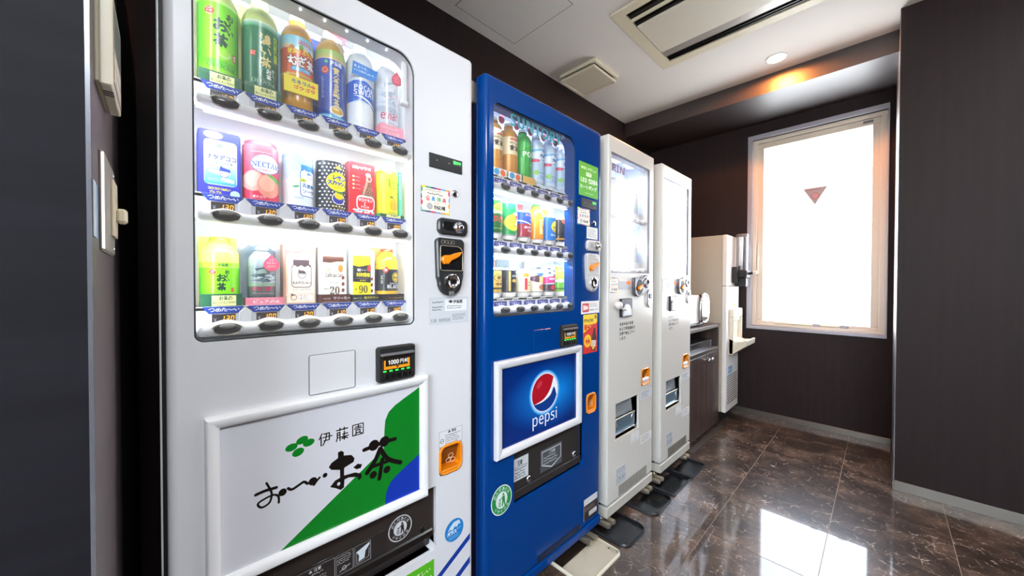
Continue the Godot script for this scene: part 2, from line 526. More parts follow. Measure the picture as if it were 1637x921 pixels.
# ------------------------------------------------------------------ printing: pictures of labels and signs, drawn from strokes and letter outlines
# Japanese characters as pen strokes on a 16 x 16 grid (two hex digits a point, strokes parted by blanks, y down).
const PEN = {
	"き": "23b2 27c6 61a9 3a3c5ebe", "る": "42b23999cadcbe6e4d5b8b", "エ": "33c3 737d 1ded", "ピ": "323ddd c438 d0f0f2d2d0", "ム": "713d 3ddc a8de", "味": "22626c2c22 74f4 79f9 b1bf b97e b9fe", "果": "42c2c84842 45c5 828f 19e9 893e 89de", "汁": "1133 0537 1f4b 67f7 b1bf", "然": "4118 4374 747a1c 87f7 b3b7 b77d b7fd e2f4 2d1f 5d6f 9daf ddff", "缶": "5127 44c4 818d 18e8 3a3d 3ddd dadd", "、": "3b5e", "。": "4c5b6c5d4c", "！": "717a 7d7e",
	"つ": "1673a2e5f8eb9e6e", "め": "4357799c a28b6e3e2b4795c5e8fbddae", "た": "1594 6148 481e 97e7 9a8c 8cae aeee", "〜": "0a2857798baadaf7", "い": "2427296b5e 6b5e7a b4d7ea", "お": "1594 51595d3e1c2a79a8dadcbe9e c3e6",
	"の": "82794e2d1a3773b3e6fadcae", "し": "414b5d8edbe9", "と": "4156 d3a567394c5e9ede", "こ": "33d3 3a3c 3c5e 5ede", "ろ": "32c2398899cbdbbeae6e", "だ": "1594 611e 97e7 9a8cbeee c1d3 e0f2",
	"け": "31282a3e 75e5 b1b9ae8f", "む": "1595 51595b3b394858698d9eceddd9 b3e6", "ぎ": "24c3 28c7 619a 4a3c5ebe d0e2 f0f1", "に": "31282a3e 74d4 7a7c9eee", "や": "1893c3e6e9baa9 536f 83a5", "さ": "24d3 71ba 4a3c5ebe",
	"は": "31282a3e 65e5 a1ac9e7e6d7babee", "よ": "818b7e5e3c5b8bee 85d5", "び": "146333294c6e9ebb94 94c6f8 c1d3 e0f2", "で": "14d394777a9dce b6c8 d5e7", "れ": "414f 155416 1674a4c5bbcdee", "て": "14d394777a9dce",
	"ま": "23d3 27d7 818b7e5e3c5b8bde", "す": "14f4 91998b6b5a6888 9a8d6f", "ん": "811e5878899cadcde9", "あ": "24c3 617d b5ac7e3e2b4896d6f9edbf", "ら": "61a2 434876a6d9db9e5f", "か": "15a4c6bc8e 714a1e c3f8",
	"り": "4145384a a1c4ca9d7f", "を": "23c3 61376797a8ab e69a7d9fdf", "え": "61a2 36b62e7a9ccfef", "が": "1594b6ac7d 61491e b3d7 d0e2 f0f1", "ご": "44c4 3a3c5ede d0e2 f0f1", "も": "81686b7d9ecddbda 35b5 29b9",
	"っ": "2884c7dacd8f", "ナ": "15e5 81884e", "タ": "5118 54d4b94e 57ab", "デ": "32c2 16e6 867b3e d1e3 e0f2", "コ": "23d3de 2ddd", "ミ": "32c4 46b8 2ade",
	"ネ": "7092 24c41b 878f a9ec", "ラ": "32c2 26d6bb5e", "ル": "43491e 828de9", "ゴ": "24c4cd 2ccc d0e2 f0f1", "ク": "5118 54d4b94e", "カ": "25d5cebd 71682e",
	"フ": "23d3b94e", "ェ": "47c7 878d 3ddd", "イ": "c18519 868f", "ン": "2366 e4aa2e", "ゼ": "16e5b9 525ddd c0d2 e0f1", "ロ": "23d3dd2d23",
	"レ": "424ee7", "モ": "23d3 17e7 737ddd", "ス": "23c32e 99ee", "ッ": "3649 7588 d5bb6e", "シ": "2264 1658 2e9be4", "ュ": "47a7ad 2ded",
	"オ": "15e5 919e7d 952c", "リ": "4249 b1b97e", "ド": "515e 56a9 a1b3 c0d2", "ハ": "531d a3ed", "ツ": "2347 7286 e3aa4e", "ビ": "323ddd c438 c0d2 e0f1",
	"ヒ": "323ddd c438", "ー": "18e8", "ト": "515e 56a9", "ポ": "14d4 717e 471c a7ec d0f0f2d2d0", "プ": "24c4b94e d0f0f2d2d0", "ソ": "2347 d3b94e",
	"ダ": "5118 54c4a94e 57ab d0e2 f0f1", "サ": "15e5 4149 b1b86e", "ガ": "25c5becd 71682e d0e2 f0f1", "グ": "5118 54c4a94e d0e2 f0f1", "バ": "531d a3dd d0e2 f0f1", "ヨ": "33d3de 38d8 3dde",
	"ア": "23d3a8 757a3e", "ジ": "2264 1658 2e9be4 c0d2 e0f1", "ブ": "23c3a94e d0e2 f0f1", "マ": "24e48b 69ac", "チ": "c132 17e7 747b3e", "茶": "14e4 5156 a1a6 871b 87eb 4bcb 888f 5d3e bcde",
	"伊": "4117 353f 62c2ca 56f6 6aca 93895f", "藤": "12e2 5053 a0a3 252b1f 25555f 2858 2b5b 88e8 6bfb a5a98c 9bee abaf 7ddd", "園": "11e1eeee1e11 44b4 8285 36c6 58a8ab5b58 7b4d 8bcd", "濃": "1133 0537 1f4b 73d3d77773 95d5 91a1a7 c1c7 59e9 595f 7bdb 7dbd 8bdf 9bad", "烏": "8173 43c3c9 43494c 46c6 49c9 4cececdfcf 3e2f 5e5f 7e8f aebf", "龍": "7071 2272 4244 1474 1d17777d 2a7a 2c7c 8091 84f4 9194 98f8 9bfb 98ae aefe fcfe",
	"黄": "13e3 5155 a1a5 05f5 37c7cc3c37 787c 39c9 5d2f adef", "金": "8117 81f7 48b8 3bcb 888e 4d5e bdad 1ede", "健": "4117 353f 73c3c7 66f6 69c9 9197 9d9a 8b6f 6eff", "康": "7183 13e3 232f 49d9 56c6c9 85858e 4c6d dbac", "麦": "13e3 35c5 18e8 8188 792d 69b9b95f 5bdf", "天": "23d3 17e7 8388 882f 88ef",
	"水": "717e6d 26662d 8b49 d488 88ef", "乳": "9141 2434 6475 8395 2878 484e3e 5c8b b1bdedea", "酸": "13e3 26762e7e7626 5359 7579 2b7b 9195b5 d1d5 87f7 a9d9ae8f 9cef", "菌": "13e3 5154 a1a4 25d5ddeded2d25 57b6 39c9 868d 8a5c 8abc", "元": "34c4 17e7 674d1f 979deefb", "気": "4117 35e5 37c7 39c9cdefec 4a9e 9a4e",
	"日": "32d2de3e32 38d8", "分": "651a a1ea 49c9cdbe8e 794f", "劇": "2262 1464 4143 1474 5719 1c7c 466d b2bc e1efdf", "的": "4123 3373 737d 3d7d 333d 3878 a185 93e3edbf 97b9", "微": "4115 4618 382f 7072 9292 b1b3 63b3 77a7 757b6f a8af c1b7 c7bf b9ff b4f4", "糖": "414f 1666 4118 491b 4868 a1a3 83f3 838f 95d5 98e8 b4b9 abdbdfafab",
	"低": "4117 353f 737e c281 7eae 78f8 b3bcef", "力": "25d5cebd 71682e", "会": "8118 81e8 58a8 2bdb 7b4f 4fbf addf", "員": "51a1a45451 36c6cd3d36 38c8 3acb 5d2f adef", "特": "3126 2555 414f 2b5a a1a6 83e3 76f6 79f9 d6df dfbf 8bac", "典": "43c3 4343 434b c3cb 717b a1ab 48c8 1bfb 5c2f bcef",
	"対": "1474 4144 631e 266e 87f7 d1dfcf 9aac", "応": "8183 14e4 242f 595c 4a4d 7879 797d 7ede 8193 c9ec", "機": "313f 1565 351b 3679 7284 8476 8e94 b1bf e1cf d4f4 7afa 8a7f b3ef", "円": "22d2dfcf 222f 28d8 8288", "札": "515f 1595 551c 578b b1bd bded", "販": "22626c2c22 2666 2969 3d1f 5d7f 92e2 928a7f 97d7af a8ff",
	"売": "24e4 8186 46b6 1a18e8ea 6a5d2f aaadeded", "中": "24d4da2a24 818f", "警": "13f3 4143 7173 3575 3878 6a58 b1a4 a2e2 d2a8 a4e8 1afa 8a8c 4cbc 4eae", "告": "5133 34d4 8188 18e8 4bcbcf4f4b", "注": "1133 0637 1f4b 91a2 64e4 a4ae 69d9 5fff", "意": "8182 23e3 5556 aab5 16f6 48b8bc4c48 4aba 2d1f 5d6fafad deff",
	"地": "414c 1666 1d6b 848d 8ded 65f4 f4f9 b1bb", "球": "1363 1868 1d6b 434c 74f4 b1bf bfaf 8798 8cb9 e6c9 badf", "照": "22626828 2228 2565 82f2 e2e6 e6c6 b284 89e9ed8d 898d 2d1f 5d6f 9daf ddff", "明": "22626c2c22 2767 91d1 d1de debe a1a87f a5d5 a9d9", "新": "4042 1373 2425 6455 1676 1979 464f 4a1d 4a7c c192 92988f 97f7 c7cf", "登": "1363641a 3546 b1e5f7 d2b4 2565 48b8 5aaaad5d5a 6d7e adae 1fef",
	"場": "313c 1565 1d5b 82e2e68682 84e4 78f8 977c 99e9ecdf b97e d97f", "増": "313c 1565 1d5b 9092 d0d2 73f3f87873 b3b8 75f5 9aeaef9f9a 9cec", "量": "41b1b54541 43b3 16e6 38c8cb3b38 39c9 888e 3cdd 1fef", "未": "33c3 17e7 818f 782d 88ee", "成": "25e5 25282f 2868 686c5d 91a9ceefec b2c3 d68f", "年": "4126 34e4 39d9 444a 1aea 949f",
	"者": "24c4 8188 18e8 e32b 5abbbf5f5a 5cbc", "飲": "5117 5187 4676 464c 4c7c 5979 7679 4e8c a186 95f5 f5e7 b8b97f baff", "酒": "1133 0637 1f4b 62f2 65e5ef6f65 92958a b2b5ca 6cec", "運": "2133 17377b 3b1f 1deffe 63f3f5 6365 76e6eb7b76 78e8 b3bd 6ded", "転": "1464 414f 27676b2b27 2969 1d7d 92e2 86f6 b68eed dbff", "法": "1133 0637 1f4b 73e3 56f6 b1b6 b67eed dbff",
	"律": "4115 4618 383f 64f4 72d2d6 76d6 79e9 6cfc a0af", "禁": "1363 4047 4316 4366 93e3 c0c7 c396 c3f6 48b8 1afa 8a8e 4c2f bcef", "止": "818e 87d7 373e 1eee", "自": "7153 33d3df3f33 37d7 3bdb", "近": "2133 2747 473b 3b1f 2e6fff d276 767b 78e8 b8bd", "身": "8163 43c3 c3cf 434b 46c6 49c9 1cdb e92f",
	"体": "4117 353f 65e5 a1af a57b a5eb 8ccc", "緑": "4127 6439 2767 494f 2b1e 6b7d 82d2 d2d6 76f6 a6af 8799 7cab e89a abef", "楽": "6162 43a3a84843 45a5 5163 1224 e2c4 2719 e7f9 1bfb 8b8f 7b2f 8bef", "0": "72424a7eaebab4a272", "1": "4472 727e",
}
const CURVED = "つめた〜いおのしところだけむぎにやさはよびでれてますんあらかりをえがごもっ"

static func strokes_for(ch: String) -> Array:
	var out := []
	for part in PEN.get(ch, "").split(" ", false):
		var pts := PackedVector2Array()
		for k in range(0, part.length() - 1, 2):
			pts.append(Vector2(("0x" + part[k]).hex_to_int(), ("0x" + part[k + 1]).hex_to_int()) / 15.0)
		if pts.size() > 1:
			out.append(pts)
	return out


class Sheet:
	var im: Image
	var w: int
	var h: int
	const SS = 2.0
	static var fonts := {}

	func _init(wide: int, high: int, back := Color.WHITE):
		w = wide
		h = high
		im = Image.create(int(wide * SS), int(high * SS), false, Image.FORMAT_RGB8)
		im.fill(back)

	func rect(x: float, y: float, ww: float, hh: float, c):
		im.fill_rect(Rect2i(roundi(x * SS), roundi(y * SS), maxi(1, roundi(ww * SS)), maxi(1, roundi(hh * SS))), Color(c))

	# shades between two colours from top to bottom (across = false) or left to right
	func fade(x: float, y: float, ww: float, hh: float, c0, c1, across := false):
		var n := roundi((ww if across else hh) * SS)
		for k in n:
			var c := Color(c0).lerp(Color(c1), float(k) / maxi(1, n - 1))
			if across:
				im.fill_rect(Rect2i(roundi(x * SS) + k, roundi(y * SS), 1, roundi(hh * SS)), c)
			else:
				im.fill_rect(Rect2i(roundi(x * SS), roundi(y * SS) + k, roundi(ww * SS), 1), c)

	# fills outlines (non-zero winding), points in sheet pixels
	func fill(loops: Array, col):
		var c := Color(col)
		var edges := []
		var lo := 1e9
		var hi := -1e9
		for loop in loops:
			var n: int = loop.size()
			for i in n:
				var a: Vector2 = loop[i] * SS
				var b: Vector2 = loop[(i + 1) % n] * SS
				lo = minf(lo, a.y)
				hi = maxf(hi, a.y)
				if a.y != b.y:
					edges.append([a, b, 1] if a.y < b.y else [b, a, -1])
		for y in range(maxi(0, floori(lo)), mini(im.get_height(), ceili(hi) + 1)):
			var yc := y + 0.5
			var hits := []
			for e in edges:
				if e[0].y <= yc and e[1].y > yc:
					hits.append(Vector2(e[0].x + (e[1].x - e[0].x) * (yc - e[0].y) / (e[1].y - e[0].y), e[2]))
			hits.sort()
			var wind := 0.0
			for k in hits.size() - 1:
				wind += hits[k].y
				if wind != 0.0:
					var x0 := roundi(hits[k].x)
					var x1 := roundi(hits[k + 1].x)
					if x1 > x0:
						im.fill_rect(Rect2i(x0, y, x1 - x0, 1), c)

	func poly(pts: Array, col):
		var p := PackedVector2Array()
		for q in pts:
			p.append(q)
		fill([p], col)

	func oval(x: float, y: float, rx: float, ry: float, col, turn := 0.0):
		var p := PackedVector2Array()
		for i in 30:
			p.append(Vector2(x, y) + Vector2(cos(TAU * i / 30) * rx, sin(TAU * i / 30) * ry).rotated(turn))
		fill([p], col)

	func ring(x: float, y: float, r: float, wide: float, col):
		var p := PackedVector2Array()
		for i in 31:
			p.append(Vector2(x, y) + Vector2.from_angle(TAU * i / 30) * r)
		stroke(p, wide, col, false)

	func round_rect(x: float, y: float, ww: float, hh: float, r: float, col):
		fill([Geo.rr(x, x + ww, y, y + hh, r, 5)], col)

	func stroke(pts: PackedVector2Array, wide: float, col, ends := true):
		for i in pts.size() - 1:
			var d := (pts[i + 1] - pts[i]).normalized() * wide / 2
			var n := Vector2(-d.y, d.x)
			fill([PackedVector2Array([pts[i] + n, pts[i + 1] + n, pts[i + 1] - n, pts[i] - n])], col)
		if wide * SS > 2.5:
			for i in pts.size():
				if ends or (i > 0 and i < pts.size() - 1):
					var p := PackedVector2Array()
					for k in 8:
						p.append(pts[i] + Vector2.from_angle(TAU * k / 8) * wide / 2)
					fill([p], col)

	static func eased(pts: PackedVector2Array) -> PackedVector2Array:
		if pts.size() < 3:
			return pts
		var out := PackedVector2Array()
		for i in pts.size() - 1:
			for k in 4:
				out.append(pts[i].cubic_interpolate(pts[i + 1], pts[maxi(i - 1, 0)], pts[mini(i + 2, pts.size() - 1)], k / 4.0))
		out.append(pts[-1])
		return out

	# one Japanese character in the box of the given size
	func kana(ch: String, x: float, y: float, size: float, col, weight: float, turn := 0.0, lean := 0.0):
		for s in pen(ch):
			var p := PackedVector2Array()
			for q in s:
				var d: Vector2 = (q - Vector2(0.5, 0.5)) * size * 0.92
				d.x -= d.y * lean
				p.append(Vector2(x + size / 2, y + size / 2) + d.rotated(turn))
			stroke(eased(p) if ch in CURVED else p, weight, col)

	func pen(ch: String) -> Array:
		return strokes_of[ch] if strokes_of.has(ch) else []

	static var strokes_of := {}

	# mixed text: Japanese by strokes, the rest by the letter outlines of a font; size is the height of a character
	func text(t: String, x: float, y: float, size: float, col, weight := 0.0, down := false, gap := 0.0, lean := 0.0, font := "Droid Sans Bold"):
		var wt: float = weight if weight > 0 else maxf(0.7, size * 0.11)
		var at := Vector2(x, y)
		for k in t.length():
			var ch := t[k]
			var step := size
			if ch == " ":
				step = size * 0.5
			elif strokes_of.has(ch):
				if down and (ch == "ー" or ch == "〜"):
					kana(ch, at.x, at.y, size, col, wt, PI / 2)
				else:
					kana(ch, at.x, at.y, size, col, wt, 0.0, lean)
			else:
				step = letter(ch, at.x, at.y + size * 0.92, size * 1.2, col, font, lean)
			if down:
				at.y += size + gap
			else:
				at.x += step + gap

	static func face_of(font: String) -> RID:
		if not fonts.has(font):
			var f := SystemFont.new()
			f.font_names = PackedStringArray([font.replace(" Bold", "")])
			f.font_weight = 700 if font.ends_with("Bold") else 400
			fonts[font] = f
		return fonts[font].get_rids()[0]

	static func outline(ch: String, font: String) -> Array:
		var ts = TextServerManager.get_primary_interface()
		var face := face_of(font)
		var g: int = ts.font_get_glyph_index(face, 64, ch.unicode_at(0), 0)
		var d: Dictionary = ts.font_get_glyph_contours(face, 64, g)
		var loops := []
		var first := 0
		for last in d.get("contours", []):
			var raw := []
			for i in range(first, last + 1):
				raw.append(d.points[i])
			first = last + 1
			var full := []
			for i in raw.size():
				var p: Vector3 = raw[i]
				var q: Vector3 = raw[(i + 1) % raw.size()]
				full.append(p)
				if p.z == 0 and q.z == 0:
					full.append(Vector3((p.x + q.x) / 2, (p.y + q.y) / 2, 1))
			var loop := PackedVector2Array()
			var n := full.size()
			for i in n:
				var p: Vector3 = full[i]
				if p.z == 1:
					loop.append(Vector2(p.x, p.y) / 64.0)
				else:
					var a: Vector3 = full[(i + n - 1) % n]
					var b: Vector3 = full[(i + 1) % n]
					for k in [0.25, 0.5, 0.75]:
						var u := Vector2(a.x, a.y).lerp(Vector2(p.x, p.y), k)
						var v := Vector2(p.x, p.y).lerp(Vector2(b.x, b.y), k)
						loop.append(u.lerp(v, k) / 64.0)
			loops.append(loop)
		return [loops, ts.font_get_glyph_advance(face, 64, g).x / 64.0]

	static var outlines := {}

	func letter(ch: String, x: float, base: float, size: float, col, font := "Droid Sans Bold", lean := 0.0, wide := 1.0, turn := 0.0) -> float:
		var key := font + ch
		if not outlines.has(key):
			outlines[key] = outline(ch, font)
		var loops := []
		for loop in outlines[key][0]:
			var p := PackedVector2Array()
			for q in loop:
				p.append(Vector2(x, base) + Vector2((q.x - q.y * lean) * wide, q.y).rotated(turn) * size)
			loops.append(p)
		fill(loops, col)
		return outlines[key][1] * size * wide

	# a word of font letters: base line at y, em size
	func word(t: String, x: float, y: float, size: float, col, font := "Droid Sans Bold", wide := 1.0, lean := 0.0, gap := 0.0) -> float:
		var at := x
		for k in t.length():
			at += letter(t[k], at, y, size, col, font, lean, wide) + gap
		return at - x

	func word_width(t: String, size: float, font := "Droid Sans Bold", wide := 1.0, gap := 0.0) -> float:
		var at := 0.0
		for k in t.length():
			if not outlines.has(font + t[k]):
				outlines[font + t[k]] = outline(t[k], font)
			at += outlines[font + t[k]][1] * size * wide + gap
		return at

	func centred(t: String, x: float, y: float, size: float, col, font := "Droid Sans Bold", wide := 1.0, lean := 0.0):
		word(t, x - word_width(t, size, font, wide) / 2, y, size, col, font, wide, lean)

	# rows of print too small to read in the photograph
	func small_print(x: float, y: float, ww: float, rows: int, step: float, col, seed_no := 1):
		var r := seed_no * 7919 + 13
		for k in rows:
			var at := x
			while at < x + ww * (0.72 + 0.28 * ((r % 97) / 97.0)):
				r = (r * 1103515245 + 12345) & 0x7fffffff
				var len := step * (0.35 + 0.35 * ((r >> 8) % 7) / 7.0)
				rect(at, y + k * step + step * 0.15 * ((r >> 4) % 3), len, step * 0.34, col)
				at += len + step * 0.22

	func picture() -> Image:
		var o: Image = im.duplicate()
		o.resize(w, h, Image.INTERPOLATE_BILINEAR)
		return o

	func tex() -> ImageTexture:
		return ImageTexture.create_from_image(picture())


# ------------------------------------------------------------------ what is printed on the sample drinks of the white machine, 128 pixels wide
func art_tea(dark: bool) -> ImageTexture:
	var s := Sheet.new(128, 256, "6fd414" if not dark else "0b6b45")
	if not dark:
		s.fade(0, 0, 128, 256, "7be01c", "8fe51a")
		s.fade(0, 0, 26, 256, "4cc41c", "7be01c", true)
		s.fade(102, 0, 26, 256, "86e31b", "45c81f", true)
		s.rect(0, 0, 128, 10, "c9f48a")
		s.oval(34, 40, 14, 13, "e23a2e")
		s.small_print(25, 31, 18, 3, 8, "ffffff", 2)
		s.text("お〜い", 84, 30, 25, "14382e", 3.6, true, 0, 0.1)
		s.text("お茶", 44, 54, 46, "14382e", 8.0, true, 4, 0.06)
		s.oval(78, 172, 20, 15, "c2ef86")
		s.oval(78, 168, 16, 11, "a9e43c")
		s.round_rect(104, 158, 12, 24, 4, "dc3628")
		s.text("緑茶", 105, 160, 10, "ffffff", 1.4, true)
		s.fade(0, 196, 128, 34, "56c918", "8ade20")
		s.centred("Oi Ocha", 68, 222, 21, "1c7a2a", "Droid Serif", 1.1)
		s.rect(0, 236, 128, 20, "c8f080")
	else:
		s.fade(0, 0, 128, 256, "0a7a4c", "0a5c40")
		s.fade(0, 0, 128, 22, "e9f3e4", "3f9c70")
		for k in 9:
			s.rect(0, 40 + k * 18, 70, 1, "2c8a64")
		s.text("濃い茶", 52, 40, 43, "f3dc92", 5.4, true, -2)
		s.round_rect(22, 112, 17, 18, 2, "d8432e")
		s.small_print(25, 114, 12, 2, 8, "ffffff", 2)
		s.text("お〜い", 96, 160, 10, "ffffff", 1.6, true)
		s.text("お茶", 74, 166, 20, "ffffff", 3.2, true)
		s.round_rect(104, 34, 14, 96, 2, "b8dc34")
		s.text("たまりの茶", 105, 40, 12, "0a5c40", 1.5, true)
		s.centred("Oi Ocha", 66, 226, 20, "bfe0c8", "Droid Serif", 1.1)
		s.ring(80, 190, 24, 1.2, "9ccfb0")
	return s.tex()

func art_foot(kind: int) -> ImageTexture:   # the printed stand in front of a sample's base
	var s := Sheet.new(128, 40, ["0d5a3a", "f58ca0", "5a2c22", "1c2420", "191512", "f9a3b4"][kind])
	match kind:
		0:
			s.rect(32, 4, 76, 33, "ece9a0")
			s.text("お茶の", 54, 5, 14, "20503a", 1.7)
			s.text("おいしいところだけ", 35, 22, 8, "20503a", 1.0)
		1:
			s.text("ピュアの水", 22, 10, 19, "ffffff", 2.2)
			s.small_print(12, 4, 100, 1, 6, "ffd7de")
		2:
			s.text("ミルクが", 8, 15, 8, "f5ece6", 1.1)
			s.text("クリーミー", 52, 9, 15, "ffffff", 1.9)
			s.small_print(10, 30, 80, 1, 6, "c8a89c")
		3:
			s.text("糖分さらに", 6, 14, 8, "f5f0d0", 1.0)
			s.text("低カロリー", 55, 9, 14, "f4e02c", 1.9)
			s.small_print(10, 30, 70, 1, 6, "b0b098")
		4:
			s.word("Tough", 40, 26, 17, "b0623a", "Droid Sans", 0.95)
			s.word("comfort", 80, 26, 15, "c8b06a", "Droid Sans", 0.85)
		5:
			s.small_print(14, 8, 100, 1, 9, "ffe3e8", 3)
			s.text("ピュアの水", 26, 18, 16, "ffe3e8", 1.6)
	return s.tex()

func art_barley() -> ImageTexture:
	var s := Sheet.new(128, 200, "e8552a")
	s.fade(0, 0, 128, 40, "7fd0ee", "bfe6f2")
	s.centred("GREEN", 78, 26, 20, "d8406a", "Droid Sans Bold", 0.9)
	for k in 7:
		s.oval(14 + k * 17, 34 + (k % 3) * 5, 9, 8, ["f0c9a0", "c8843c", "eef6fa", "6fb24a"][k % 4])
	s.fade(0, 44, 128, 76, "e4582c", "e8642c")
	s.text("健康ミネラル", 16, 42, 17, "f7df3a", 2.6)
	s.text("むぎ茶", 14, 62, 36, "8a2a18", 11)
	s.text("むぎ茶", 14, 62, 36, "ffffff", 5.2)
	s.round_rect(26, 100, 78, 14, 6, "39a6dc")
	s.text("カフェインゼロ", 30, 102, 10, "ffffff", 1.4)
	s.fade(0, 120, 128, 80, "d99a34", "c98a24")
	s.fade(12, 120, 8, 80, "f0cd84", "e2ae4c")  # pale streak down the tea, a glint drawn into the picture
	s.rect(0, 124, 128, 2, "f3d79a")
	return s.tex()

func art_band() -> ImageTexture:
	var s := Sheet.new(128, 74, "fbe414")
	s.text("ミネラル", 24, 10, 20, "1c4fa8", 2.8)
	s.text("ゴクゴク", 32, 36, 20, "d83a2c", 3.2, false, 2)
	s.poly([Vector2(106, 14), Vector2(122, 22), Vector2(112, 28), Vector2(116, 38), Vector2(104, 28), Vector2(96, 26)], "e86a3a")
	return s.tex()

func art_oolong() -> ImageTexture:
	var s := Sheet.new(128, 256, "0e3fae")
	s.fade(0, 0, 128, 256, "1a4fc4", "0d3a9e")
	s.fade(0, 0, 128, 30, "9ad06a", "d8c27a")
	s.rect(0, 30, 128, 3, "f0e0a8")
	s.oval(30, 45, 7, 6, "3cae74")
	s.text("伊藤園", 44, 36, 18, "f3f6fb", 2.2)
	s.oval(26, 76, 13, 15, "c8402e")
	s.ring(26, 76, 8, 1.6, "f3d7b0")
	s.text("黄金烏龍茶", 56, 58, 30, "f2dc84", 3.6, true, -1)
	s.small_print(14, 100, 8, 14, 6, "c9d8f2", 3)
	s.small_print(100, 70, 8, 16, 6, "d9e2a4", 5)
	s.oval(76, 222, 32, 20, "e9eef2")
	s.oval(76, 220, 28, 14, "d9a82c")
	s.oval(70, 216, 15, 6, "f5df8a")
	s.fade(0, 240, 128, 16, "4fb2e0", "bfe3f2")
	return s.tex()

func art_ion() -> ImageTexture:
	var s := Sheet.new(128, 256, "e7f1f8")
	s.rect(0, 0, 128, 64, "dcebf4")
	s.poly([Vector2(0, 66), Vector2(20, 56), Vector2(70, 54), Vector2(128, 70), Vector2(128, 170), Vector2(90, 146), Vector2(40, 140), Vector2(0, 152)], "0d5fd0")
	s.small_print(24, 66, 60, 1, 5, "d3e3f8")
	s.word("POCARI", 17, 94, 29, "ffffff", "Droid Sans Bold", 0.98, 0, 1)
	s.word("SWEAT", 17, 116, 29, "ffffff", "Droid Sans Bold", 1.06, 0, 1)
	s.poly([Vector2(14, 121), Vector2(50, 120), Vector2(98, 136), Vector2(128, 152), Vector2(128, 160), Vector2(92, 144), Vector2(50, 128)], "ffffff")
	s.small_print(17, 136, 76, 4, 4, "bcd3f2", 2)
	s.poly([Vector2(0, 162), Vector2(40, 152), Vector2(96, 158), Vector2(128, 176), Vector2(128, 256), Vector2(0, 256)], "eef4f9")
	return s.tex()

func art_tag(kind: int) -> ImageTexture:
	if kind == 0:
		var s := Sheet.new(128, 60, "1a86e6")
		s.text("水よりも、", 8, 10, 16, "ffffff", 2.0)
		s.text("ヒトの身体に近い水。", 8, 32, 11, "ffffff", 1.5)
		return s.tex()
	var d := Sheet.new(64, 80, "e8566e")
	d.text("シカ", 22, 24, 10, "fbdfe4", 1.2)
	d.text("エビアン", 12, 38, 10, "fbdfe4", 1.2)
	d.small_print(16, 54, 34, 2, 6, "f8c9d2")
	return d.tex()

func art_mineral(dark: bool) -> ImageTexture:
	var s := Sheet.new(128, 200, "d7dfe8" if not dark else "8e9aa4")
	var n := RandomNumberGenerator.new()
	n.seed = 9
	for k in 34:
		var y := n.randf_range(0, 110)
		s.poly([Vector2(n.randf() * 128, y), Vector2(n.randf() * 128, y + 10), Vector2(n.randf() * 128, y + 24)], ["c3cfdc", "e9eef3", "a9b9cc", "f4d7df"][k % 4] if not dark else ["5e6d74", "8fa49a", "40505c", "b8c4c6"][k % 4])
	s.rect(0, 100, 128, 20, "b9c4d2" if not dark else "87a08c")
	s.rect(0, 120, 128, 80, "cdd6e0" if not dark else "5c6a6c")
	s.centred("evian", 64, 146, 44, "d8204a", "Droid Sans", 0.98)
	s.rect(14, 160, 100, 2.5, "e8889c")
	s.rect(0, 176, 128, 24, "bcc8d6" if not dark else "4c5a60")
	return s.tex()

func art_cubes() -> ImageTexture:
	var s := Sheet.new(128, 220, "2a33c8")
	s.fade(0, 0, 128, 220, "3a44dd", "1f28b0")
	s.oval(44, 12, 30, 13, "f7c3d4")
	s.small_print(24, 7, 42, 1, 9, "d8507a", 3)
	s.round_rect(15, 28, 104, 152, 14, "f3f8fc")
	s.fade(17, 100, 100, 78, "d3ecf8", "3fa8e0")
	for k in 9:
		var c := Vector2(24 + (k * 37) % 84, 112 + (k * 23) % 48)
		s.poly([c, c + Vector2(11, -2), c + Vector2(12, 9), c + Vector2(1, 11)], "e3f4fb")
	for q in [Vector2(58, 46), Vector2(64, 42), Vector2(64, 50), Vector2(70, 46)]:
		s.oval(q.x, q.y, 3.4, 2.8, "2f9c58")
	s.word("ITOEN", 78, 51, 13, "3b4a86", "Droid Sans", 1.0)
	s.ring(60, 64, 8, 1.4, "e0607c")
	s.small_print(74, 58, 34, 3, 5, "e0708c", 4)
	s.text("ナタデココ", 24, 76, 18, "2a3bb8", 2.8, false, 1)
	s.text("ヨーグルト味", 50, 98, 9, "4a5ab0", 1.3)
	s.oval(78, 136, 19, 14, "ffffff")
	s.ring(78, 136, 15, 2, "2a3bb8")
	s.poly([Vector2(62, 130), Vector2(66, 112), Vector2(74, 118), Vector2(96, 122), Vector2(98, 132)], "3246c4")
	s.oval(72, 138, 1.6, 1.6, "303030")
	s.oval(86, 138, 1.6, 1.6, "303030")
	s.small_print(26, 158, 86, 2, 6, "e8f6fd", 8)
	s.rect(24, 186, 80, 1, "2a33c8")
	s.text("コロコロつめたい", 26, 188, 9, "f2e43a", 1.8)
	s.text("プルプル", 30, 200, 10, "f2e43a", 1.8)
	s.oval(112, 206, 16, 13, "bfe3f5")
	return s.tex()

